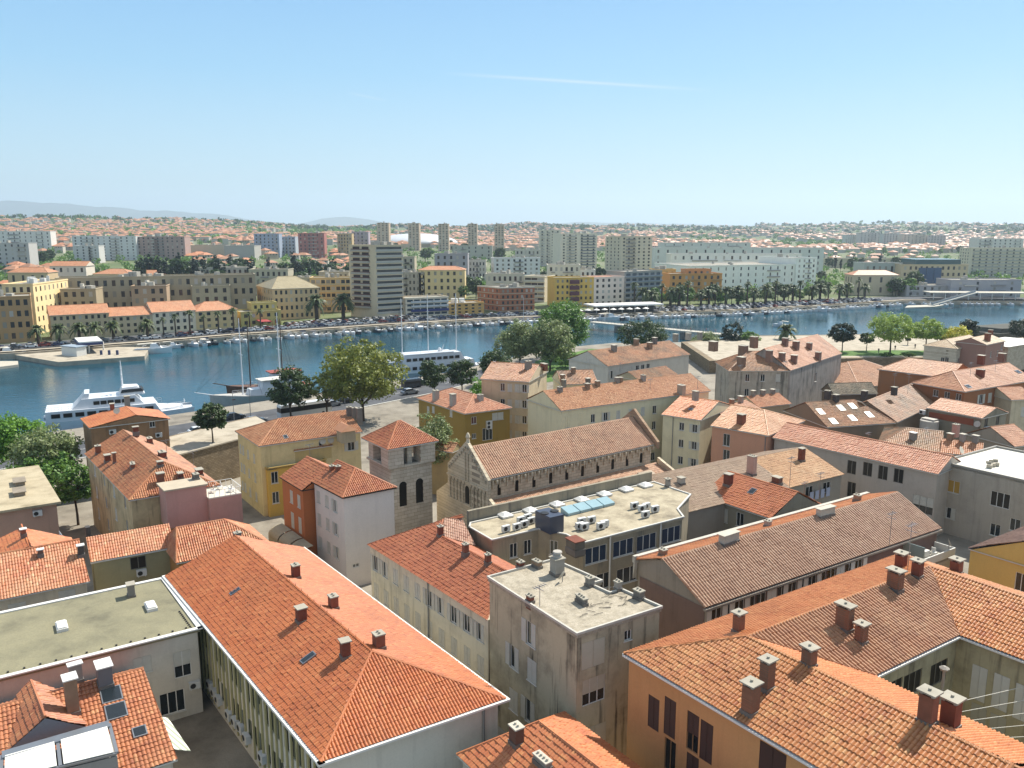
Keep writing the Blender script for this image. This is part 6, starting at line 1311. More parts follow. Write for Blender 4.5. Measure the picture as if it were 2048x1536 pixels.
Dy=D0(1150)+34; b=fbx('yellow_maroon_block','yellow apartment block with a stack of maroon balconies in its middle',1109,Dy,1187,Dy+6,557,14,8,5,pw('#b5994f',.2)); bands(b,0,plain('#5a2a33'),.8,2.2,.38,.62)
b=fbx('pale_pink_block','pale pinkish white block with regular dark windows next to the yellow one',1187,Dy+6,1247,Dy+16,556,14,5,5,pw('#c4b9b4',.12),rmat=FT)
b=fbx('glass_grey_block','grey block with bands of glass and blue balconies behind the plane trees',1248,Dy+22,1322,Dy+40,545,16,6,6,pw('#85888a',.2),ww=3.4,gm=glass('#39434d',.12)); bands(b,0,plain('#8d949c'),.8,.8,0,1); rooftop(b,2,7)
b=fbx('orange_stepped_block','orange ochre block with balconies and a stepped top behind the palms',1338,D0(1380)+58,1442,D0(1440)+58,549,16,8,4,pw('#b38349',.2)); bands(b,0,plain('#b98d58'),1.0,.9,.35,.6); bands(b,0,plain('#b98d58'),1.0,.9,.8,1.)
b=fbx('orange_penthouse','smaller top storey set back on the orange stepped block',1370,D0(1380)+66,1420,D0(1420)+66,540,8,4,5,pw('#a9764a',.2))
# second row
Dg=D0(300)+78
b=fbx('long_grey_apartments','very long grey apartment slab with many balconies behind the quay houses',120,D0(120)+75,515,D0(515)+62,558,13,24,4,pw('#8f8877',.3)); rooftop(b,12,8)
for k,(xl,xr,yt) in enumerate(((128,198,580),(268,338,574),(388,464,574))):
    b=fbx('projecting_stair_block',('first','second','third')[k]+' grey block projecting from the long grey apartment slab, counting from the brown palazzo',xl,D0(xl)+62,xr,D0(xr)+58,yt,12,4,4,pw(('#8d8471','#8f7f6e','#97907f')[k],.3)); rooftop(b,6,10+k,plain('#bcb6a8'))
def blk(lb,xl,xr,D,yt,rows,cols,c,dep=14,skew=.0,roof='flat',rmat=None,**k):
    b=fbx('apartment_block' if roof=='flat' else 'suburb_house',lb,xl,D,xr,D+skew,yt,dep,cols,rows,pw(c,.15),roof=roof,rmat=rmat,**k); 
    if roof=='flat':
        rooftop(b,3,int(xl)); gg=random.Random(int(xl*7+yt))
        if cols>3:
            for _ in range(gg.choice((1,2,2,3))):
                u=gg.uniform(.05,.8); bands(b,0,plain(gg.choice(('#b5b0a6','#a39a8e','#8f8a86','#c4beb2')),.8),.9,.8,u,u+gg.uniform(.1,.22))
    return b
blk('white house with long orange gable roof among cypresses behind the long grey slab',104,176,560,532,3,5,'#b9b7b2',12,0,'gable',rh=3)
blk('wide orange hipped roof below the cypress row',190,262,545,548,2,0,'#b5a88e',16,0,'hip',rh=3)
blk('second wide orange roof below the cypress row, partly hidden by trees',262,330,560,550,2,0,'#b5a88e',14,0,'hip',rh=3)
blk('orange roofed house beside the road on the slope far behind the brown palazzo',20,100,520,545,2,4,'#a89880',12,0,'hip',rh=3)
blk('flat white grey school block next to the cypress row',400,500,570,536,3,9,'#a5a49c',16)
blk('low grey green flat block beside the grey school block',500,578,540,540,3,7,'#99978b',14)
b=blk('large white apartment slab with scattered windows far behind the cypresses',148,275,900,473,8,11,'#b5bac0',16); b=blk('pinkish grey apartment slab joined to the large white slab',275,372,905,474,8,10,'#8f7d7c',16)
blk('stepped white front block below the large white slab',150,200,850,492,6,4,'#a9adb3',12)
blk('pale grey slab at the edge with white balconies',-30,62,760,487,6,7,'#9b9da3',14); blk('row of white apartment blocks under the hill at the edge',-30,104,1150,463,5,12,'#b9bcc0',14)
blk('blue topped apartment block in the distance',510,560,1000,468,7,6,'#7f8fa8',14); blk('pale blue grey block next to the blue topped one',556,592,1020,474,6,5,'#8f9db0',14)
blk('red topped apartment block in the distance',598,650,1000,467,7,6,'#8a5a58',14); blk('sand coloured block between the red topped one and the high tower',676,705,1050,468,7,5,'#a08f70',14); blk('violet grey block just behind the tower block roof',705,738,1080,464,7,4,'#8d8798',14)
blk('long low warehouse with pale roof far behind the cypress row',372,470,950,491,2,0,'#a9a598',30); blk('grey warehouse beside the long low one',450,510,930,492,2,0,'#8f9294',25)
for k,(x0,x1,yt) in enumerate(((755,788,446),(817,848,447),(877,906,448),(936,962,448),(989,1016,449))):
    xc=x0+(x1-x0)*.72; D=1300
    b=fbx('distant_tower',('first','second','third','fourth','fifth')[k]+' of five equal pale skyline towers, counted from the high tower block',x0,D,xc,D,yt,18,3,16,pw('#a8998a',.1),side=1,ww=2.5); rooftop(b,2,k+40)
# dome hall
p=G(832,1500); t=thing('domed_sports_hall','white low domed hall behind the row of five pale towers','hall',p); m=MB(); rD=76; m.lathe((0,0,0),[(rD*math.cos(a),4+18*math.sin(a)) for a in [i*math.pi/2/7 for i in range(8)]],24); m.obj('dome',plain('#c4c6c6',.5),t,smooth=True); m=MB(); m.lathe((0,0,-6),[(rD-3,0),(rD-3,10)],24); m.obj('wall',pw('#9a9a95'),t)
blk('violet grey block with small white windows beside the cream orange roofed block',870,936,620,509,5,5,'#8a8a96',16,0); blk('cream block with flat orange roof beyond the tower block',838,930,520,540,4,7,'#b9aa84',14,0,'hip',rh=2.2,side=3)
blk('white apartment block with rows of dark windows behind the brick palazzo',988,1080,640,517,6,8,'#b7bcc2',16,6,side=3); blk('low white row house with glazed front behind the brick palazzo',972,1048,D0(1000)+90,549,3,7,'#aeaca4',12)
b=blk('grey tower pair with dark vertical seam, farther one',1078,1121,900,461,13,4,'#b5b3ac',18); b=blk('tall white and grey tower with stacked balconies in the centre',1120,1193,720,468,15,6,'#bdbab2',20,10); bands(b,0,plain('#6f7276'),.6,.8,.55,.95)
b=blk('broad cream grey tower with scattered small windows',1240,1302,640,474,14,6,'#b0ab9e',18,8,left=(1209,655),side=3)
blk('white terrace block stepping up in front of the central towers',1095,1160,D0(1130)+110,531,4,6,'#b9b7ae',16); blk('white low block at the foot of the broad cream tower',1150,1190,D0(1160)+115,541,3,4,'#b9bcc0',14)
blk('cream yellow block peeking out above the orange stepped block',1303,1350,D0(1340)+95,540,3,4,'#b59a60',12); 
# white modern complex
WM1='#cfd2d2'
blk('long white modern shopping block with blank wall and few slits',1380,1590,D0(1480)+110,533,4,14,WM1,50,30,ww=1.1); blk('curved white end block of the modern shopping complex',1590,1630,D0(1600)+118,517,6,4,'#d6d8d6',40,8,side=1)
blk('upper rear slab of the white modern complex',1340,1600,D0(1480)+210,509,4,16,'#c3c7c8',20); blk('tall blank rear wall behind the white modern complex',1305,1645,D0(1480)+330,497,4,18,'#b3babb',24); blk('second pale slab far behind the white complex',1320,1500,1150,486,4,10,'#b3b8b8',20)
blk('cream house with orange hipped roof near the blue glass office',1703,1795,D0(1750)+45,550,2,4,'#b0a48d',14,0,'hip',rh=3,side=3)
b=fbx('blue_glass_office','long beige office with blue glass middle and dark glazed roof storey',1800,D0(1860)+80,1932,D0(1900)+80,530,24,12,4,pw('#ab9f88',.12)); a=b.walls[0][0].lerp(b.walls[0][1],.25); c=b.walls[0][0].lerp(b.walls[0][1],.6); nn=b.walls[0][5]; z0=b.qq[0].z
for k in range(3):
    m=MB(); p,q=a.lerp(c,k/3+.01),a.lerp(c,k/3+.325); m.hexa([p+fz*(z0+1),q+fz*(z0+1),q+nn*.6+fz*(z0+1),p+nn*.6+fz*(z0+1)],[p+fz*(b.zt-2),q+fz*(b.zt-2),q+nn*.6+fz*(b.zt-2),p+nn*.6+fz*(b.zt-2)]); m.obj('glass_bay',glass('#1f4a6e',.12),b.root,b.off)
m=MB(); q=b.qq; qq=[q[0].lerp(q[1],.2),q[0].lerp(q[1],.88),q[3].lerp(q[2],.88),q[3].lerp(q[2],.2)]; m.hexa([Vector((p.x,p.y,b.zt)) for p in qq],[Vector((p.x,p.y,b.zt+4.)) for p in qq]); m.obj('glazed_storey',glass('#2b5054',.15),b.root,b.off)
blk('long low glass wing joined to the blue glass office',1725,1800,D0(1760)+100,527,2,6,'#8f9a9c',20); blk('long pale low hall far behind the blue glass office',1655,1830,900,518,2,10,'#a9a48f',20)
b=blk('low grey concrete club house on the shore with slanted roof edge',1812,1900,D0(1850)+26,572,2,6,'#97969a',18); b=blk('higher grey end of the club house with a framed picture window',1900,2040,D0(1960)+24,561,3,4,'#8d8f98',20)
b=blk('ribbed grey apartment slab with dark balcony columns at the edge',1935,2070,760,497,9,10,'#b5b1a3',18,0,side=3); bands(b,0,plain('#a9a69a'),.8,.9,.05,.95); blk('white apartment slab with dark balcony openings behind the ribbed slab',1950,2042,1000,478,8,9,'#b5b7b8',18,0)
for k,(xl,xr,yt,D,c) in enumerate(((1718,1760,466,1700,'#a3a3a6'),(1765,1800,468,1650,'#98a0a3'),(1804,1850,470,1600,'#a5a29b'),(1690,1716,470,1750,'#9aa3a5'),(1853,1890,471,1600,'#9f9fa3'))): blk('pale distant block, number word '+('first','second','third','fourth','fifth')[k]+' in the group on the far slope' if False else ('first','second','third','fourth','fifth')[k]+' pale block in the cluster on the distant slope, from its '+('middle','tallest','near','outer','last')[k]+' part',xl,xr,D,yt,8,6,c,18)
for k,(xl,xr,yt,D,c) in enumerate(((640,700,545,470,'#9a968a'),(930,972,522,640,'#a8a9a8'),(1030,1080,500,800,'#a3a5a4'),(905,985,492,1000,'#9a9c98'),(760,830,515,640,'#9b9588'),(560,640,556,500,'#a39a85'),(1440,1500,560,640,'#aaa89d'),(800,850,546,520,'#8f8b84'))):
    blk(('low grey block behind the sand apartment block','pale terrace block above the brick palazzo','grey block below the fifth distant tower','long pale block below the third distant tower','grey block behind the tower block shoulder','brown grey block behind the beige palazzo','pale block behind the orange stepped block','dark grey block between tower block and cream orange roofed block')[k],xl,xr,D,yt,4,6,c,14)
# restaurant pavilion with umbrellas, fuel station, pontoons
pr_=[quay_pt(x,d,2.8)[0] for x,d in((45,2),(84,2),(84,16),(45,16))]
t=thing('waterside_restaurant','white flat roofed open pavilion restaurant at the far end of the footbridge','restaurant',pr_[0]); m=MB(); m.hexa([p-pr_[0]+fz*3.6 for p in pr_],[p-pr_[0]+fz*4.3 for p in pr_]); m.obj('roof',WHITE,t)
for i in range(6):
    for f in(.08,.92): m=MB(); p=pr_[0].lerp(pr_[1],.04+i*.184).lerp(pr_[3].lerp(pr_[2],.04+i*.184),f)-pr_[0]; m.box(p,(.3,.3,3.6)); m.obj('post',WHITE,t)
m=MB(); qq=[p-pr_[0] for p in inset(pr_,4)]; m.hexa(qq,[p+fz*3.5 for p in qq]); m.obj('glazed_core',GLK,t)
def parasol_proto():
    t=thing('white_parasol','white square parasol along the waterside restaurant terrace','parasol',group='white parasols of the waterside restaurant'); m=MB(); m.tube((0,0,0),(0,0,2.9),.05); m.obj('pole',STEEL,t); m=MB(); m.lathe((0,0,2.3),[(1.9,0),(1.85,.05),(.1,.8)],8); m.obj('canopy',WHITE,t); return t
pp=parasol_proto()
for i in range(9):
    o=pp if i==0 else copytree(pp); o.location=quay_pt(36+i*4.6,-.2+.6*(i%2),2.6)[0]+Vector((0,1.2,0))
for x0,x1,c,lb in((-63,-52,'#a33b35','red awning over the cafe terrace beside the greenish yellow house'),(-118+8,-100,'#b9b5a8','pale awning in front of the beige palazzo')):
    pass
p0,_=quay_pt(-104,23,2.9); m=MB(); m.box(p0+fz*2.6,(14,5,.3),60); [m.box(p0+Vector((dx,dy,0)),(.15,.15,2.6)) for dx,dy in((-5,-3),(5,-2),(-5,2),(5,3))]; tag(m.obj('cafe_awning',plain('#9c3a36',.7)),'red awning over the cafe terrace beside the greenish yellow house','awning')
pier=[P(20,708,1.6),P(117,724,1.6),P(289,712,1.6),P(300,694,1.6),P(60,694,1.6)]; m=MB(); m.hexa([p-fz*3 for p in pier],pier); tag(m.obj('fuel_pier',STPV),'pale stone pier of the harbour fuel station','pier')
p=P(146,712,1.6); t=thing('fuel_station','small harbour fuel station with blue edged white canopy and white kiosk','fuel station',p); az=57
m=MB(); m.box(Vector((0,12,4.2)),(15,8,.5),az-90+90); m.obj('canopy',WHITE,t); m=MB(); m.box(Vector((0,12,3.2)),(15.3,8.3,1.0),az); m.obj('canopy_edge',plain('#2b3560'),t)
for dx,dy in((-5,9),(4,15),(-2,16),(2,8)): m=MB(); m.box(Vector((dx,dy,0)),(.4,.4,3.3)); m.obj('post',WHITE,t)
m=MB(); m.box(Vector((-.5,2,0)),(8.5,4,3.3),az-30); m.obj('kiosk',WHITE,t); m=MB(); m.box(Vector((-.5,2,3.3)),(9.2,4.6,.3),az-30); m.obj('kiosk_roof',plain('#8d9aa5'),t)
for dx in(9,12,15): m=MB(); m.box(Vector((dx,3,0)),(.8,.5,1.7)); m.obj('fuel_pump',plain('#2f3a5e'),t)
q=[P(-60,741,.9),P(36,729,.9),P(36,722,.9),P(-60,722,.9)]; m=MB(); m.hexa([p-fz*1.4 for p in q],q); tag(m.obj('pontoon',plain('#b5ad9c',.9,0.,.1)),'pale concrete pontoon at the edge below the fuel pier','pontoon')
# footbridge
B0,B1=P(1185,643,3.6),P(1640,686,3.6); d=(B1-B0).normalized(); n=Vector((-d.y,d.x,0))
t=thing('footbridge','long low pedestrian bridge crossing the harbour to the far restaurant','bridge',(B0+B1)/2-fz*3.6); o_=t.location
m=MB(); m.bar(B0-o_-fz*.6,B1-o_-fz*.6,5.,.6); m.obj('deck',plain('#b9b3a5',.9,0.,.08),t)
for s_ in(-1,1):
    m=MB(); m.bar(B0-o_+n*2.4*s_+fz*.95,B1-o_+n*2.4*s_+fz*.95,.08,.07); m.bar(B0-o_+n*2.4*s_+fz*.5,B1-o_+n*2.4*s_+fz*.5,.05,.05)
    for k in range(61): p=B0.lerp(B1,k/60)-o_+n*2.4*s_; m.box(p,(.07,.07,.95))
    m.obj('railing',STEEL,t)
for px in(1240,1372,1510): 
    a=(px-1024)/F; k=(P(px,650,3.6)-P(px,650,3.6)); f=min([i/200 for i in range(201)],key=lambda f:abs((lambda v:v.x/(v.y*cp+(CZ-v.z)*sp))(B0.lerp(B1,f))-a)); p=B0.lerp(B1,f)-o_; m=MB(); m.bar(p-n*3-fz*4.6,p+n*3-fz*4.6,2.2,4.0); m.obj('pier',plain('#77746c',.9,0.,.2),t)
for k in range(8): 
    p=B0.lerp(B1,.06+k*.125)+n*2.5; l=thing('bridge_lamp','slim lamp post on the railing of the footbridge','lamp post',p,'lamp posts on the footbridge'); m=MB(); m.tube((0,0,0),(0,0,5),.06,.04,5); m.obj('pole',STEEL,l); m=MB(); m.lathe((0,0,5),[(.2,0),(.25,.15),(.05,.3)],6); m.obj('lamp_head',WHP,l)
# side bridge ramp and pontoon at the club house
c0,c1=P(1862,611,2.5),P(1950,586,8); t=thing('ramp_bridge','sloping pale ramp bridge rising from the water pontoon to the club house','bridge',P(1862,611,0)); m=MB(); m.bar(c0-t.location,c1-t.location,4,.6); m.obj('deck',plain('#a9a69b'),t); m=MB(); 
for s_ in(-1.9,1.9): m.bar(c0-t.location+Vector((s_*.4,s_,.6)),c1-t.location+Vector((s_*.4,s_,.6)),.15,1.0)
m.obj('railing',STEEL,t)
q=[P(1810,615,.8),P(1870,613,.8),P(1900,608,.8),P(1815,611,.8)]; m=MB(); m.hexa([p-fz for p in q],q); tag(m.obj('pontoon',WHP),'white floating pontoon at the foot of the ramp bridge','pontoon')
q=[quay_pt(x,d,2.9)[0] for x,d in((268,3),(330,3),(330,16),(268,16))]; t=thing('club_terrace','flat canopy on white posts along the shore in front of the club house','canopy',q[0]); m=MB(); m.hexa([p-q[0]+fz*4 for p in q],[p-q[0]+fz*4.5 for p in q]); m.obj('roof',WHP,t)
for i in range(9): m=MB(); m.box(q[0].lerp(q[1],.04+i*.115)-q[0]+Vector((0,.6,0)),(.35,.35,4)); m.obj('post',WHITE,t)
# ================================================================== repeated things: cars, boats, palms, trees, houses
def recolour(t,part,mat):
    for ch in t.children:
        if ch.name.startswith(part): ch.material_slots[0].link='OBJECT'; ch.material_slots[0].material=mat
CARW=plain('#d4d4d2',.25)
def car_proto():
    t=thing('parked_car','x','car'); L_=4.3
    def loft(prof,hw0,hw1,mat,name):      # prof (x,z) closed polygon; widths taper with z
        m=MB(); zs=[z for _,z in prof]; z0,z1=min(zs),max(zs)
        def w_(z): return hw0+(hw1-hw0)*(z-z0)/(z1-z0)
        Lp=[(x,-w_(z),z) for x,z in prof]; Rp=[(x,w_(z),z) for x,z in prof]; n=len(prof)
        m.poly(Lp[::-1]); m.poly(Rp)
        for i in range(n): j=(i+1)%n; m.poly([Lp[i],Lp[j],Rp[j],Rp[i]])
        return m.obj(name,mat,t)
    loft([(-2.15,.3),(-2.15,.75),(-2.0,.9),(-1.2,.98),(.75,.98),(1.7,.82),(2.12,.62),(2.15,.3)][::-1],.84,.8,CARW,'body')
    loft([(-1.75,.97),(-1.35,1.42),(.15,1.42),(.95,.97)][::-1],.76,.6,GLK,'windows'); loft([(-1.4,1.41),(-1.25,1.48),(.05,1.48),(.2,1.41)][::-1],.62,.55,CARW,'car_roof')
    for x in(-1.35,1.35):
        for y in(-.78,.78): m=MB(); m.tube((x,y-.1,.32),(x,y+.1,.32),.32,n=12); m.obj('wheel',BLK,t)
    for y in(-.6,.6): m=MB(); m.box((2.1,y,.55),(.12,.3,.15)); m.obj('headlight',WHP,t)
    return t
CP=car_proto(); CP.location=(0,-300,-50); first=[True]
CC=dict(white=CARW,silver=plain('#8f9499',.25,.5),black=plain('#17181a',.2),grey=plain('#4b4e52',.25,.4),red=plain('#7a1f1c',.25),blue=plain('#26385c',.25))
def car(p,dirv,col,label,group=None,s=1.):
    o=CP if first[0] else copytree(CP); first[0]=False
    o.location=p; o.rotation_euler=(0,0,math.atan2(dirv.y,dirv.x)); o.scale=(s,s,s); o['label']=label
    if group: o['group']=group
    elif 'group' in o: del o['group']
    for ch in o.children:
        if ch.name.startswith(('body','car_roof')): ch.material_slots[0].link='OBJECT'; ch.material_slots[0].material=CC[col]
    return o
Vq=Vector((math.sin(R(52)),math.cos(R(52)),0))
for px,py,c,lb in((400,867,'white','white car on the quay road nearest the rampart terrace tree'),(449,860,'white','second white car on the quay road, past the round tree'),(512,846,'silver','silver car on the quay road near the moored gulet'),(820,788,'silver','silver grey car on the quay road in front of the oaks'),(486,853,'white','white car following the silver car on the quay road')):
    if px==486: continue
    car(P(px,py,3.05),Vq,c,lb,None,1.15)
def box_vehicle(name,label,cat,p,dirv,L_,W_,H_,mat,wz0,wz1):
    t=thing(name,label,cat,p,None,math.atan2(dirv.y,dirv.x)); m=MB(); x,y=L_/2,W_/2
    m.hexa([(-x,-y,.4),(x,-y,.4),(x,y,.4),(-x,y,.4)],[(-x,-y,wz0),(x+.1,-y,wz0),(x+.1,y,wz0),(-x,y,wz0)]); m.hexa([(-x,-y,wz1),(x-.2,-y,wz1),(x-.2,y,wz1),(-x,y,wz1)],[(-x+.1,-y+.15,H_),(x-.5,-y+.15,H_),(x-.5,y-.15,H_),(-x+.1,y-.15,H_)]); m.obj('body',mat,t)
    m=MB(); m.hexa([(-x+.02,-y+.03,wz0),(x+.05,-y+.03,wz0),(x+.05,y-.03,wz0),(-x+.02,y-.03,wz0)],[(-x+.02,-y+.03,wz1),(x-.2,-y+.03,wz1),(x-.2,y-.03,wz1),(-x+.02,y-.03,wz1)]); m.obj('windows',GLK,t)
    for xx in(-x*.6,x*.65):
        for yy in(-y+.1,y-.1): m=MB(); m.tube((xx,yy-.14,.45),(xx,yy+.14,.45),.45,n=12); m.obj('wheel',BLK,t)
    return t
box_vehicle('coach','white coach with dark windows on the quay road under the plane trees','bus',P(610,832,3.05),Vq,13,2.6,3.5,CARW,1.7,2.9)
for px,py,c in ((640,818,'white'),(665,812,'silver'),(690,806,'black'),(748,792,'white'),(772,786,'grey'),(845,770,'white'),(470,838,'grey')): car(P(px,py,3.05),Vq,c,('%s car parked under the quay plane trees, %s'%(c,{640:'directly past the coach',665:'by the smaller tree',690:'under the largest crown',748:'first beyond the largest crown',772:'second beyond the largest crown'}.get(px,''))) if px<800 and px>600 else ('white car on the quay road beside the yacht van' if px>800 else 'grey car on the waterside lane of the quay road by the gulet'),None,1.12)
box_vehicle('delivery_van','dark van on the quay road beside the white yacht','van',P(824,775,3.05),Vq,6,2.1,2.6,CC['grey'],1.3,2.0)
cols=['white','white','silver','black','grey','white','red','blue','silver','white']
g=random.Random(5)
for x0_,dd_ in((-195,12.),(-190,6.6)):
  x=x0_
  while x<45:
    p,tv=quay_pt(x,dd_+g.choice((0.,.4)),3.0); car(p,tv,(c:=g.choice(cols)),'%s car parked along the far quay road'%c,'%s cars parked along the far quay'%c); x+=g.uniform(3.4,6.5)*tv.x
for d_ in(15.5,18,21):
    x=-95
    while x<-40: 
        p,tv=quay_pt(x,d_+1.5,3.0); car(p,Vector((-tv.y,tv.x,0)),(c:=g.choice(cols)),'%s car parked in the shaded lot at the foot of the high tower'%c,'%s cars in the shaded lot by the tower'%c); x+=2.6*g.choice((1,1,1,2))
for d_ in(3.5,10,16):
    x=86
    while x<235:
        p,tv=quay_pt(x,d_,2.85+.2*(d_>9)); car(p,Vector((-tv.y,tv.x,0)),(c:=g.choice(cols)),'%s car in the long waterside car park beyond the footbridge'%c,'%s cars in the waterside car park'%c); x+=3.6*g.choice((1,1,1,2))
# boats
def hull(m,L_,B,h,n=9,stern=.8,mi=0,sheer=.35,z0=0.):
    rings=[]
    for i in range(n):
        t=i/(n-1); x=-L_/2+t*L_; wdt=B/2*(stern+(1-stern)*min(1,t*2.5))*(1-max(0,(t-.5)/.5)**2.2); wdt=max(wdt,.03); zt=h*(1+sheer*t*t); rings.append([(x*(1 if t<1 else 1.),-wdt,z0+zt),(x*.97,-wdt*.7,z0-.15),(x*.97,wdt*.7,z0-.15),(x,wdt,z0+zt)])
    for a,b_ in zip(rings,rings[1:]):
        m.poly([a[0],a[1],b_[1],b_[0]],mi); m.poly([a[2],a[3],b_[3],b_[2]],mi)
        m.poly([(a[0][0],a[0][1],a[0][2]-.06),(b_[0][0],b_[0][1],b_[0][2]-.06),(b_[3][0],b_[3][1],b_[3][2]-.06),(a[3][0],a[3][1],a[3][2]-.06)],mi)
    m.poly(rings[0],mi); m.poly(rings[-1][::-1],mi)
HW=plain('#d2d3d2',.3); 
def boat_proto(kind):
    t=thing('moored_boat','x','boat'); m=MB(); Ln,B,h={'open':(5.5,2.0,.7),'cuddy':(6.8,2.5,.9),'cruiser':(9.,3.1,1.2)}[kind]; hull(m,Ln,B,h); m.obj('hull',HW,t)
    if kind=='open':
        m=MB(); m.box((.3,0,.62),(.9,.8,.7)); m.obj('console',WHP,t); m=MB(); m.box((-2.7,0,.4),(.5,.4,1.1)); m.obj('outboard_motor',BLK,t)
    else:
        k=1 if kind=='cuddy' else 1.35; m=MB(); m.hexa([(-.6*k,-.9*k,h),(1.6*k,-.7*k,h*1.1),(1.6*k,.7*k,h*1.1),(-.6*k,.9*k,h)],[(-.4*k,-.75*k,h+1.0*k),(.7*k,-.6*k,h+1.0*k),(.7*k,.6*k,h+1.0*k),(-.4*k,.75*k,h+1.0*k)]); m.obj('cabin',HW,t)
        m=MB(); m.hexa([(.78*k,-.63*k,h+.55*k),(1.22*k,-.67*k,h+.5*k),(1.22*k,.67*k,h+.5*k),(.78*k,.63*k,h+.55*k)],[(.6*k,-.6*k,h+1.03*k),(.82*k,-.6*k,h+.98*k),(.82*k,.6*k,h+.98*k),(.6*k,.6*k,h+1.03*k)]); m.obj('windscreen',GLK,t)
        m=MB(); m.box((-Ln*.3,0,h+(.9 if k==1 else 1.3)),(Ln*.3,B*.75,.12),90) if False else m.hexa([(-Ln*.42,-B*.36,h+1.2),(-.3,-B*.36,h+1.35),(-.3,B*.36,h+1.35),(-Ln*.42,B*.36,h+1.2)],[(-Ln*.42,-B*.33,h+1.3),(-.3,-B*.33,h+1.5),(-.3,B*.33,h+1.5),(-Ln*.42,B*.33,h+1.3)]); m.obj('bimini',WHP,t)
    return t
BP={k:boat_proto(k) for k in('open','cuddy','cruiser')}; used=set()
NVB=plain('#2c3f66',.5)
def boat(kind,p,rz,label,group=None,s=1.,hullm=None,cov=None):
    o=BP[kind] if kind not in used else copytree(BP[kind]); used.add(kind); o.location=p; o.rotation_euler=(0,0,rz); o.scale=(s,s,s); o['label']=label
    if group: o['group']=group
    elif 'group' in o: del o['group']
    for ch in o.children:
        for nm,mt in(('hull',hullm),('bimini',cov)):
            if mt and ch.name.startswith(nm): ch.material_slots[0].link='OBJECT'; ch.material_slots[0].material=mt
        
    return o
x=-152; rows=0
while x<240:
    kd=g.choice(('open','cuddy','cuddy','open','cruiser' if x>-60 else 'cuddy')); off=-5.0-(1.2 if kd=='cruiser' else 0)
    p,tv=quay_pt(x,off,.05); dk=g.random()<.14; bl=g.random()<.2 and kd!='open'
    nm={'open':'small open motorboat','cuddy':'white cabin motorboat','cruiser':'larger white motor cruiser'}[kd]; extra='with dark hull ' if dk else ('with blue canopy ' if bl else '')
    boat(kd,p,math.atan2(tv.x,-tv.y)+math.pi+g.uniform(-.12,.12),'%s %smoored stern to the far quay'%(nm,extra),'%s %smoored along the far quay'%(nm,extra),g.uniform(1.0,1.3),plain('#3a4048',.4) if dk else None,NVB if bl else None)
    x+=(2.35 if kd!='cruiser' else 3.2)*g.choice((1,1,1,1.5))*(1.15 if x<-60 else 1.)
for k,(px,py,kd,lb,rz) in enumerate(((308,706,'cruiser','white motor cruiser alongside the end of the fuel pier',.25),(345,696,'cuddy','white cabin boat between the fuel pier and the quay',.3),(1562,653,'cuddy','white motorboat crossing open water beyond the footbridge',2.6),(1218,641,'cruiser','white tour boat moored by the restaurant end of the footbridge',.3),(16,715,'cruiser','workboat berthed at the pontoon by the edge',.1),(1888,612,'open','small boat near the ramp bridge pontoon',.2),(405,690,'cuddy','white cabin boat on its own just off the quay near the palms',2.2))): boat(kd,P(px,py,.05),rz,lb,None,1.5 if k in(0,3,4) else 1.2)
x=250
while x<330:
    p,tv=quay_pt(x,-5,.05); boat('cuddy',p,math.atan2(tv.x,-tv.y)+math.pi,'white cabin motorboat moored before the club house','boats moored before the club house',1.1); x+=4*g.choice((1,1,2))
# palms
def palm_proto(kind):
    t=thing('palm_tree','x','palm'); H=7.5 if kind=='fan' else 5.; m=MB(); m.tube((0,0,-.2),(0,0,H),.32 if kind=='fan' else .5,.24 if kind=='fan' else .42,8); m.obj('trunk',bark,t)
    gg=random.Random(3); V=[];Q=[]
    nf=34 if kind=='fan' else 46; Lf=2.0 if kind=='fan' else 3.4
    for i in range(nf):
        a=gg.uniform(0,6.283); el=gg.uniform(-.5,1.3); d=Vector((math.cos(a)*math.cos(el),math.sin(a)*math.cos(el),math.sin(el))); s_=d.cross(fz).normalized(); p=Vector((0,0,H)); dr=0
        for k in range(5):
            l=Lf/5; q=p+d*l; q.z-=.05*k*k*Lf/2.4; w0,w1=(.5,.42,.4,.3,.15,.03)[k],(.5,.42,.4,.3,.15,.03)[k+1]; w0*=Lf/2.6;w1*=Lf/2.6
            for sg in(-1,1): i0=len(V); V+=[p,q,q+s_*sg*w1-fz*w1*.5,p+s_*sg*w0-fz*w0*.5]; Q.append((i0,i0+1,i0+2,i0+3))
            p=q
    link('crown',npmesh('crown',np.array([tuple(v) for v in V]),np.array(Q),LM['palm']),t); return t
PP={k:palm_proto(k) for k in('fan','date')}; pu=set()
def palm(kind,p,s,label,group,rz=0.):
    o=PP[kind] if kind not in pu else copytree(PP[kind]); pu.add(kind); o.location=p; o.scale=(s,s,s); o.rotation_euler=(0,0,rz); o['label']=label; o['group']=group
for i,px in enumerate((78,120,160,192,228,296)): D=D0(px)+10; palm('date',G(px,D),1.25,'broad date palm on the quay in front of the beige quay houses','date palms near the fuel pier',i*1.1)
for i,px in enumerate((328,352,381,409,438,468,500,522)): D=D0(px)+10; palm('fan',G(px,D),1.0+.14*(i%3),'tall fan palm on the quay before the ochre and yellow houses','fan palms on the far quay',i*.9)
for i,px in enumerate((634,687)): palm('date',G(px,D0(px)+30),2.0,'big dark date palm by the high tower car lot','big date palms by the tower',i*2.)
for i in range(26):
    px=1268+i*18.5+g.uniform(-5,5); palm('date' if i%3 else 'fan',G(px,D0(px)+24+g.uniform(-3,6)),1.4+.5*g.random(),'palm in the long row behind the waterside car park','palms behind the waterside car park',i*.7)
palm('date',P(1571,700,3),1.5,'lone palm at the near shore beyond the grey palace','lone palm')
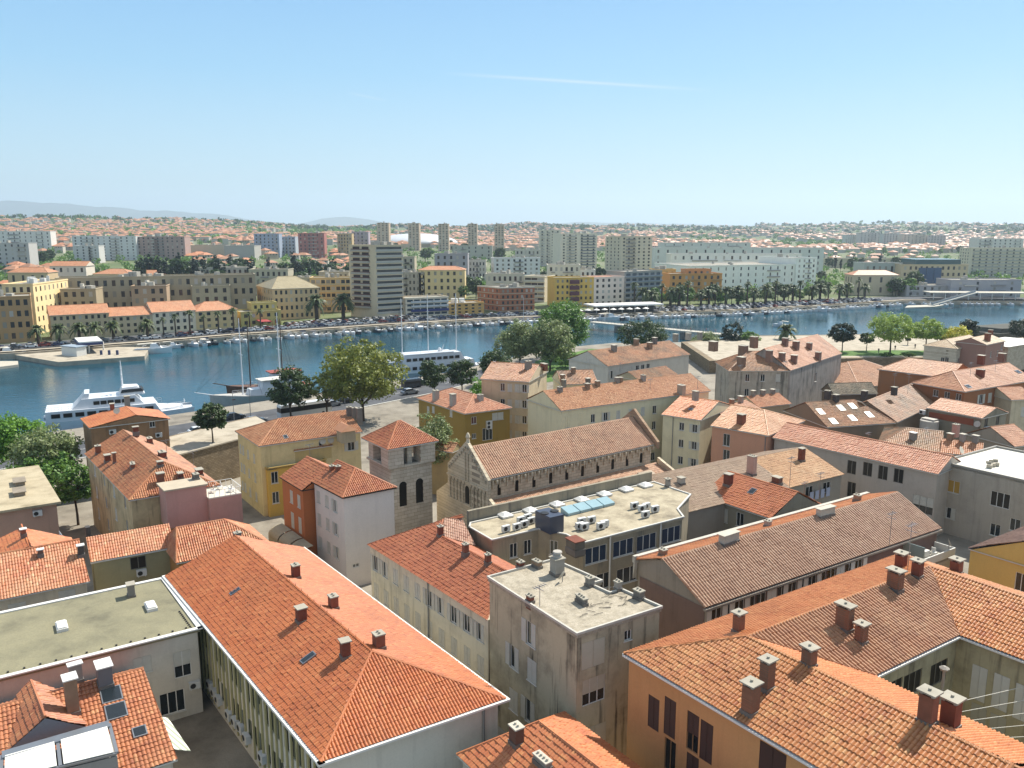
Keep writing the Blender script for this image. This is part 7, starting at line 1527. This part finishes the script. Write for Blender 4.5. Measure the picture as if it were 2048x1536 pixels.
# generic trees
def proto_tree(name,kind,H,W,seed,c0,ncl,npc,leaf,cl,hol=.45): return tree(name,'x',(0,0,0),H,W,kind,seed,crown0=c0,ncl=ncl,npc=npc,leaf=leaf,cl=cl,hollow=hol)
TP=dict(cyp=proto_tree('cypress','cyp',14,3.2,61,.02,40,34,.8,.24,.3),mid=proto_tree('leafy_tree','mid',9,8.5,62,.15,45,34,.9,.24),bright=proto_tree('leafy_tree','bright',8,8,63,.12,45,34,.9,.24),pine=proto_tree('pine_tree','pine',12,10,64,.2,50,34,1.0,.24)); tu=set()
def ft(kind,p,s,label,group,rz):
    o=TP[kind] if kind not in tu else copytree(TP[kind]); tu.add(kind); o.location=p; o.scale=(s,s,s*g.uniform(.85,1.15)); o.rotation_euler=(0,0,rz); o['label']=label; o['group']=group
TL=dict(cyp=('dark slender cypress in the belt behind the long grey apartments','cypresses of the dark belt'),mid=('green leafy tree among the mainland houses','green trees among the mainland houses'),bright=('fresh light green tree among the mainland houses','light green trees among the mainland houses'),pine=('dark spreading pine among the mainland houses','dark pines among the mainland houses'))
def many(n,x0,x1,Da,Db,kinds,s0=.8,s1=1.2):
    for _ in range(n):
        px=g.uniform(x0,x1); D=g.uniform(Da,Db); k=g.choice(kinds); ft(k,G(px,D)-fz*.3,g.uniform(s0,s1),*TL[k],g.uniform(0,6))
many(60,275,450,550,640,['cyp','cyp','cyp','pine'],1.2,1.7); many(50,440,705,540,690,['cyp','cyp','pine','mid'],1.1,1.6); many(12,140,280,540,640,['cyp','mid','bright','pine']); many(10,20,110,560,640,['mid','bright']); many(12,0,105,800,880,['pine'],1.,1.5)
many(14,590,700,500,620,['cyp','pine','bright'],.9,1.4); many(10,925,990,500,580,['bright','mid','pine']); many(12,840,1080,900,1200,['pine','mid'],1.,1.6); many(8,1085,1210,560,700,['mid','pine']); many(40,1300,1480,455,530,['mid','mid','bright','pine'],.8,1.3) if False else None
for i in range(30): px=1300+i*12+g.uniform(-6,6); k=g.choice(('mid','mid','pine','bright')); ft(k,G(px,D0(px)+26+g.uniform(0,14)),g.uniform(.7,1.2),'bushy tree in the green strip behind the waterside car park','bushy trees behind the waterside car park',g.uniform(0,6))
many(26,1640,1840,680,900,['pine','cyp','mid'],.8,1.3); many(10,1680,1830,D0(1750)+40,D0(1750)+70,['mid','pine','bright','cyp'],.9,1.5); many(60,150,2040,900,1500,['mid','bright','pine'],.8,1.4)
# suburb houses
FW=[plain(c,.9,0.,.06) for c in('#b5ab98','#a89c88','#bdb6a8','#a8998c')]; FR=[tile(*c) for c in(('#bd6e48','#a85c38','#cc8a66','#8a5a42',.1,.5,.6),('#b5714f','#9c5c3c','#c48c6c','#7d5a44',.2,.5,.6),('#a9694c','#94573c','#b98464','#74523f',.3,.5,.6))]
def hmesh(Lx,Ly,h,rh,off=(0,0,0),m=None,mr=None,rz=0.):
    ca,sa=math.cos(rz),math.sin(rz)
    def T(x,y,z): return (off[0]+x*ca-y*sa,off[1]+x*sa+y*ca,off[2]+z)
    x,y=Lx/2,Ly/2; m.hexa([T(-x,-y,-2),T(x,-y,-2),T(x,y,-2),T(-x,y,-2)],[T(-x,-y,h),T(x,-y,h),T(x,y,h),T(-x,y,h)])
    for k in(-1,1):
        for u in(-.28,.28):
            pass
    x+=.4;y+=.4; r=x-y*.9; A,B_,C,D=T(-x,-y,h),T(x,-y,h),T(x,y,h),T(-x,y,h); R0,R1=T(-r,0,h+rh),T(r,0,h+rh)
    for f in([A,B_,R1,R0],[C,D,R0,R1],[B_,C,R1],[D,A,R0]): mr.poly(f)
HP=[]
for k,(Lx,Ly,h) in enumerate(((11,9,6),(13,9,6.5),(10,8.5,8.5),(15,10,5))):
    t=thing('suburb_house','x','house'); mw,mr=MB(),MB(); hmesh(Lx,Ly,h,2.3,m=mw,mr=mr); mw.obj('wall',FW[k],t); mr.obj('roof',FR[k%3],t)
    for s_ in(-1,1):
        for u in(-.3,0,.3):
            m=MB(); m.box((u*Lx,s_*(Ly/2+.01),h-1.9),(1.1,.08,1.3)); m.obj('window',GLK,t)
    HP.append(t)
hu=set(); occ=[]
def sub(px,D,i):
    p=G(px,D)
    for q in occ:
        if abs(q[0]-p.x)<13 and abs(q[1]-p.y)<11: return False
    occ.append((p.x,p.y)); k=g.randrange(4); o=HP[k] if k not in hu else copytree(HP[k]); hu.add(k); o.location=p; o.rotation_euler=(0,0,g.choice((.2,.5,-.3,1.2,.9))+g.uniform(-.1,.1)); s_=g.uniform(.85,1.15); o.scale=(s_,s_,s_)
    o['label']=('pale house with orange hipped roof on the mainland slope','broad pale house with brownish orange roof on the mainland slope','tall pale house with weathered orange roof on the mainland slope','long low house with orange roof on the mainland slope')[k]; o['group']=('orange hipped','brownish orange','weathered orange','long low orange')[k]+' roofed suburb houses'; return True
n=0
for _ in range(1500):
    if n>=290: break
    r=g.random()
    if r<.55: px,D=g.uniform(-20,720),g.uniform(620,1500)
    elif r<.75: px,D=g.uniform(0,720),g.uniform(540,800)
    else: px,D=g.uniform(1280,2060),g.uniform(800,1500)
    if 100<px<380 and D<930: continue
    n+=sub(px,D,n)
mw,mr=MB(),MB(); mt_=[]
rg=np.random.default_rng(11)
for _ in range(8200):
    px=rg.uniform(-40,2090); D=1350*(3.0**rg.random()); p=G(px,D); cl_=math.sin(p.x*.006+1.3)+math.sin(p.y*.005+p.x*.002)+.7*math.sin(p.x*.017-p.y*.011)
    if cl_<-.75 or rg.random()>(.95 if D<2600 else .45): continue
    hmesh(rg.uniform(9,18),rg.uniform(8,11),rg.uniform(5,10),rg.uniform(1.8,3),(p.x,p.y,p.z),mw,mr,rg.uniform(0,3.14))
t=thing('far_suburb','dense far suburb of tiny orange roofed houses covering the distant slopes','suburb'); t['kind']='stuff'
o=mw.obj('house_walls',FW[2],t); o['kind']='stuff'; o=mr.obj('house_roofs',FR[1],t); o['kind']='stuff'
# woods: leaf clumps over the slopes
def woods(name,n,Da,Db,px0,px1,hgt,leaf,per,mat,seed,powr=1.):
    r=np.random.default_rng(seed); C=[]
    for _ in range(n):
        px=r.uniform(px0,px1); D=Da*((Db/Da)**(r.random()**powr)); p=G(px,D); C.append((p.x,p.y,p.z,hgt*r.uniform(.6,1.3)))
    C=np.array(C); o=r.normal(size=(n,per,3)); o/=np.linalg.norm(o,axis=2)[:,:,None]; o*=r.random((n,per,1))**.4
    p=(C[:,None,:3]+o*C[:,3][:,None,None]*np.array([.75,.75,.5])+np.array([0,0,1])*C[:,3][:,None,None]*.5).reshape(-1,3)
    nr=o.reshape(-1,3)+.5*r.normal(size=p.shape); nr/=np.linalg.norm(nr,axis=1)[:,None]; tt=np.cross(nr,r.normal(size=p.shape)); tt/=np.linalg.norm(tt,axis=1)[:,None]; bb=np.cross(nr,tt)
    Lf=leaf*r.uniform(.6,1.4,len(p))[:,None]; V=np.stack([p-tt*Lf,p+bb*Lf*.7,p+tt*Lf,p-bb*Lf*.7],1).reshape(-1,3)
    return tag(link(name,npmesh(name,V,np.arange(len(V)).reshape(-1,4),mat)),kind='stuff')
woods('distant_woods',1700,1400,4300,-40,2090,9,2.4,34,LM['mid'],1,.8); woods('garden_greenery',1500,560,1500,-20,2070,6,1.1,34,LM['mid'],2); woods('crest_woods',1100,2500,4200,-60,2100,13,3.2,34,LM['pine'],3); woods('meadow_trees',700,1500,3200,100,760,9,2.6,30,LM['bright'],4)
# ================================================================== ships on the near side
def ship(name,label,p,az): return thing(name,label,'ship',p,None,R(90-az))
SW=plain('#d6d7d8',.35,0.,.04)
def hx(m,x0,x1,w0,w1,z0,z1,tx0=0.,tx1=0.,tw=0.): m.hexa([(x0,-w0,z0),(x1,-w1,z0),(x1,w1,z0),(x0,w0,z0)],[(x0+tx0,-w0+tw,z1),(x1+tx1,-w1+tw,z1),(x1+tx1,w1-tw,z1),(x0+tx0,w0-tw,z1)])
def rail(t,pts,h=1.0,n=8):
    m=MB()
    for a,b_ in zip(pts,pts[1:]):
        a,b_=Vector(a),Vector(b_); m.tube(a+fz*h,b_+fz*h,.05,n=4); m.tube(a+fz*h*.5,b_+fz*h*.5,.035,n=4)
        for k in range(n+1): q=a.lerp(b_,k/n); m.tube(q,q+fz*h,.035,n=4)
    m.obj('railing',SW,t)
def winrow(t,x0,x1,n,y,z,w_,h): 
    for i in range(n):
        m=MB(); x=x0+(x1-x0)*(i+.5)/n; m.box((x,y,z),(w_,.08,h),0); m.obj('window',GLK,t)
A0,A1=P(88,858,0),P(388,830,0); L_=(A1-A0).length; az=math.degrees(math.atan2(A1.x-A0.x,A1.y-A0.y)); t=ship('catamaran_ferry','white two deck catamaran ferry with radar mast moored by the quay house',(A0+A1)/2,az); H=L_/2
for s_ in(-1,1): m=MB(); hull(m,L_,3.0,2.4,9,.95,sheer=.2); m.v=[(x,y+s_*3.4,z) for x,y,z in m.v]; m.obj('hull',SW,t)
m=MB(); hx(m,-H*.95,H*.55,4.8,4.6,2.3,4.9,0,-1.5,.1); m.poly([(H*.55,-4.6,2.3),(H*.98,-1.2,2.6),(H*.98,1.2,2.6),(H*.55,4.6,2.3)]); hx(m,H*.5,H*.9,4.4,1.6,1.8,3.2,0,-1.,.3); m.obj('main_deck',SW,t)
m=MB(); hx(m,-H*.62,H*.32,4.0,3.7,4.9,7.2,2.2,-2.0,.35); m.obj('upper_deck',SW,t); m=MB(); hx(m,-H*.6,-H*.42,3.6,3.6,4.9,8.4,2.6,.6,.5); m.obj('funnel',SW,t)
m=MB(); hx(m,H*.0,H*.34,3.1,2.3,7.2,9.1,.7,-1.6,.5); m.obj('wheelhouse',SW,t); m=MB(); hx(m,H*.02,H*.33,3.12,2.33,7.9,8.6,.3,-.7,.2); m.obj('bridge_windows',GLK,t)
winrow(t,-H*.9,H*.45,9,-4.8,3.3,1.9,1.0); winrow(t,-H*.35,H*.2,6,-3.85,5.6,1.3,.9)
m=MB(); m.tube((H*.05,0,9),(H*.05,0,15.5),.28,.1); 
for z,w_ in((10.8,2.2),(12,1.8),(13.4,1.2)): m.box((H*.05,0,z),(.3,w_,.15)); m.box((H*.05,w_*.4,z),(.4,.4,.6))
m.obj('radar_mast',SW,t); m=MB(); hx(m,-H*.98,H*.9,4.86,2.6,1.1,1.5); m.obj('blue_stripe',plain('#27365f'),t); rail(t,[(-H*.95,-4.5,4.9),(-H*.62,-4.5,4.9)]); rail(t,[(H*.35,-3.2,4.9),(H*.55,-3,4.9)],1,4); rail(t,[(H*.5,-4.0,3.2),(H*.88,-1.6,3.2),(H*.88,1.6,3.2)],1.1,6)
def gulet(name,label,p,az,L_,hm,mastm,mx,mh,wood):
    t=ship(name,label,p,az); m=MB(); hull(m,L_,6.2,2.2,11,.75,sheer=.75); m.obj('hull',hm,t); H=L_/2
    m=MB(); hx(m,-H*.7,H*.25,2.3,2.0,2.0,4.3,0,-.6,.2); m.obj('deckhouse',SW,t); winrow(t,-H*.6,H*.15,5,-2.26,2.8,1.4,.8); m=MB(); hx(m,-H*.55,-H*.02,2.1,1.9,4.3,6.2,.3,-.5,.3); m.obj('wheelhouse',SW,t); winrow(t,-H*.45,-H*.1,3,-1.95,4.9,1.1,.8)
    m=MB(); hx(m,-H*.72,H*.02,2.7,2.4,6.4,6.65); m.obj('sun_canopy',wood,t); m=MB(); hx(m,-H*.95,H*.6,2.5,2.0,2.05,2.3); m.obj('deck',plain('#8a4a36',.8,0.,.1),t)
    m=MB(); m.tube((H*.92,0,3.6),(H*1.28,0,4.9),.16,.1); m.obj('bowsprit',mastm,t)
    for x,h in zip(mx,mh):
        m=MB(); m.tube((x,0,2),(x,0,2+h),.2,.1); m.tube((x,-1.9,2+h*.55),(x,1.9,2+h*.55),.06); m.tube((x,-1.2,2+h*.78),(x,1.2,2+h*.78),.05); m.obj('mast',mastm,t)
        m=MB()
        for e in((H*1.25,0,4.8),(x-4.5,2.5,3),(x-4.5,-2.5,3)): m.tube((x,0,2+h*.95),e,.03,n=4)
        m.obj('rigging',DARK,t)
    rail(t,[(-H*.9,-2.6,2.6),(H*.5,-2.4,2.9)],.9,14); return t
gulet('white_gulet','white wooden gulet with white masts moored at the quay behind the dark roadside tree',P(520,806,0),236,27,plain('#b9b4ab',.5,0.,.08),SW,(4.5,-6),(22,23),plain('#c9c5ba'))
gulet('wood_mast_gulet','gulet with dark wooden masts and red awning, lying outside the white gulet',P(540,788,0),236,25,plain('#6b4a36',.6,0.,.15),plain('#4a3324',.7),(5.5,-4),(20,20),plain('#9a4a38'))
t=gulet('three_mast_yacht','large white three masted cruise yacht moored behind the evergreen oaks',P(880,752,0),62,50,SW,SW,(-13,-4,6),(24,25,25),SW)
m=MB(); hx(m,-17,12,3.4,3.0,2.2,5.4,0,-1,.2); hx(m,-14,8,3.1,2.7,5.4,8.0,.5,-1.5,.3); hx(m,-13,4,2.9,2.6,8.0,8.3); m.obj('upper_deck',SW,t); winrow(t,-16,10,11,-3.42,3.3,1.5,1.0); winrow(t,-13,6,9,-3.1,6.1,1.5,.9); m=MB(); m.lathe((0,0,8.3),[(.5,0),(.7,.6),(.3,1.2)],8); m.tube((.5,0,7.3),(1.5,0,10.5),.25,.1); m.obj('radar_mast',SW,t)
t=thing('sailing_yacht','slim white sailing yacht with tall mast near the three masted yacht','sailing boat',P(1045,655,0),None,.4); m=MB(); hull(m,11,3.2,1.1); m.obj('hull',SW,t); m=MB(); m.tube((.5,0,1),(.5,0,15),.1,.06); m.tube((.5,0,2.2),(-4,0,2.2),.1); m.obj('mast',SW,t)
# people
def person(p,az,c1,c2,label,group=None):
    v=[(0,0,.95),(0,0,1.2),(0,0,1.42),(0,0,1.52),(0,.02,1.66),(-.2,0,1.42),(-.26,.02,1.15),(-.25,.1,.92),(.2,0,1.42),(.26,.02,1.15),(.25,.1,.92),(-.1,0,.9),(-.11,.08,.5),(-.11,.0,.06),(-.11,.12,.03),(.1,0,.9),(.11,-.06,.5),(.11,-.16,.08),(.11,-.04,.03)]
    e=[(0,1),(1,2),(2,3),(3,4),(2,5),(5,6),(6,7),(2,8),(8,9),(9,10),(0,11),(11,12),(12,13),(13,14),(0,15),(15,16),(16,17),(17,18)]; r=[.15,.15,.16,.06,.11,.07,.05,.045,.07,.05,.045,.1,.07,.05,.04,.1,.07,.05,.04]
    me=bpy.data.meshes.new('person'); me.from_pydata(v,e,[]); o=bpy.data.objects.new('person',me); COL.objects.link(o); o.location=p; o.rotation_euler=(0,0,-R(az))
    md=o.modifiers.new('skin','SKIN'); 
    if not me.skin_vertices: me.attributes.new if False else None
    try:
        for i,s_ in enumerate(me.skin_vertices[0].data): s_.radius=(r[i],r[i])
    except Exception: pass
    o.modifiers.new('sub','SUBSURF').levels=1; me.materials.append(pmat(c1,c2)); tag(o,label,'person',group); return o
@cached
def pmat(c1,c2):
    m,nt,b,N,L=newmat('clothing'); tc=N('TexCoord'); s_=N('SeparateXYZ',i_0=tc.outputs['Object']); L(ramp(N,N('MapRange',i_0=s_.outputs[2],i_1=0.,i_2=1.8).outputs[0],[(0,c2),(.52,c2),(.53,c1),(.82,c1),(.83,'#b98a6c'),(.93,'#b98a6c'),(.94,'#3a2a20')]),b.inputs[0]); return m
for k in range(14):
    f=.12+.8*(k+g.random()*.6)/14; p=B0.lerp(B1,f)+n_b*g.uniform(-1.6,1.6) if False else B0.lerp(B1,f)+Vector((-(B1-B0).normalized().y,(B1-B0).normalized().x,0))*g.uniform(-1.6,1.6)
    person(p,g.choice((120,300)),g.choice(('#7a8088','#c9c6c0','#8a3a34','#2f3b52')),g.choice(('#2b2f38','#3c4654')),'person walking across the footbridge','people walking on the footbridge')
for px,py in((1757,706),(1790,700),(1830,697)): person(P(px,py,7.02),40,'#44474d','#2b2f38','person standing on the sunlit promenade near the pale trees','people on the promenade')
# street lamps along the near quay road
for i,(px,py) in enumerate(((502,846),(470,866),(760,790),(690,812))):
    p=P(px,py,3); l=thing('street_lamp','tall slim street lamp beside the quay road','lamp post',p,'street lamps on the near quay road'); m=MB(); m.tube((0,0,0),(0,0,9),.1,.06); m.tube((0,0,9),(1.4,.3,9.2),.05); m.obj('pole',STEEL,l); m=MB(); m.box((1.5,.3,9.1),(.7,.3,.15)); m.obj('lamp_head',WHP,l)
# haze
m=MB(); m.hexa([(-16000,-200,-7),(16000,-200,-7),(16000,15200,-7),(-16000,15200,-7)],[(-16000,-200,520),(16000,-200,520),(16000,15200,520),(-16000,15200,520)])
hm=bpy.data.materials.new('haze'); hm.use_nodes=True; nt=hm.node_tree; nt.nodes.remove(nt.nodes['Principled BSDF']); vp=nt.nodes.new('ShaderNodeVolumePrincipled'); vp.inputs['Color'].default_value=(.74,.88,1,1); vp.inputs['Density'].default_value=HAZE; vp.inputs['Anisotropy'].default_value=.3; nt.links.new(vp.outputs[0],nt.nodes['Material Output'].inputs['Volume'])
tag(m.obj('haze',hm),kind='stuff')
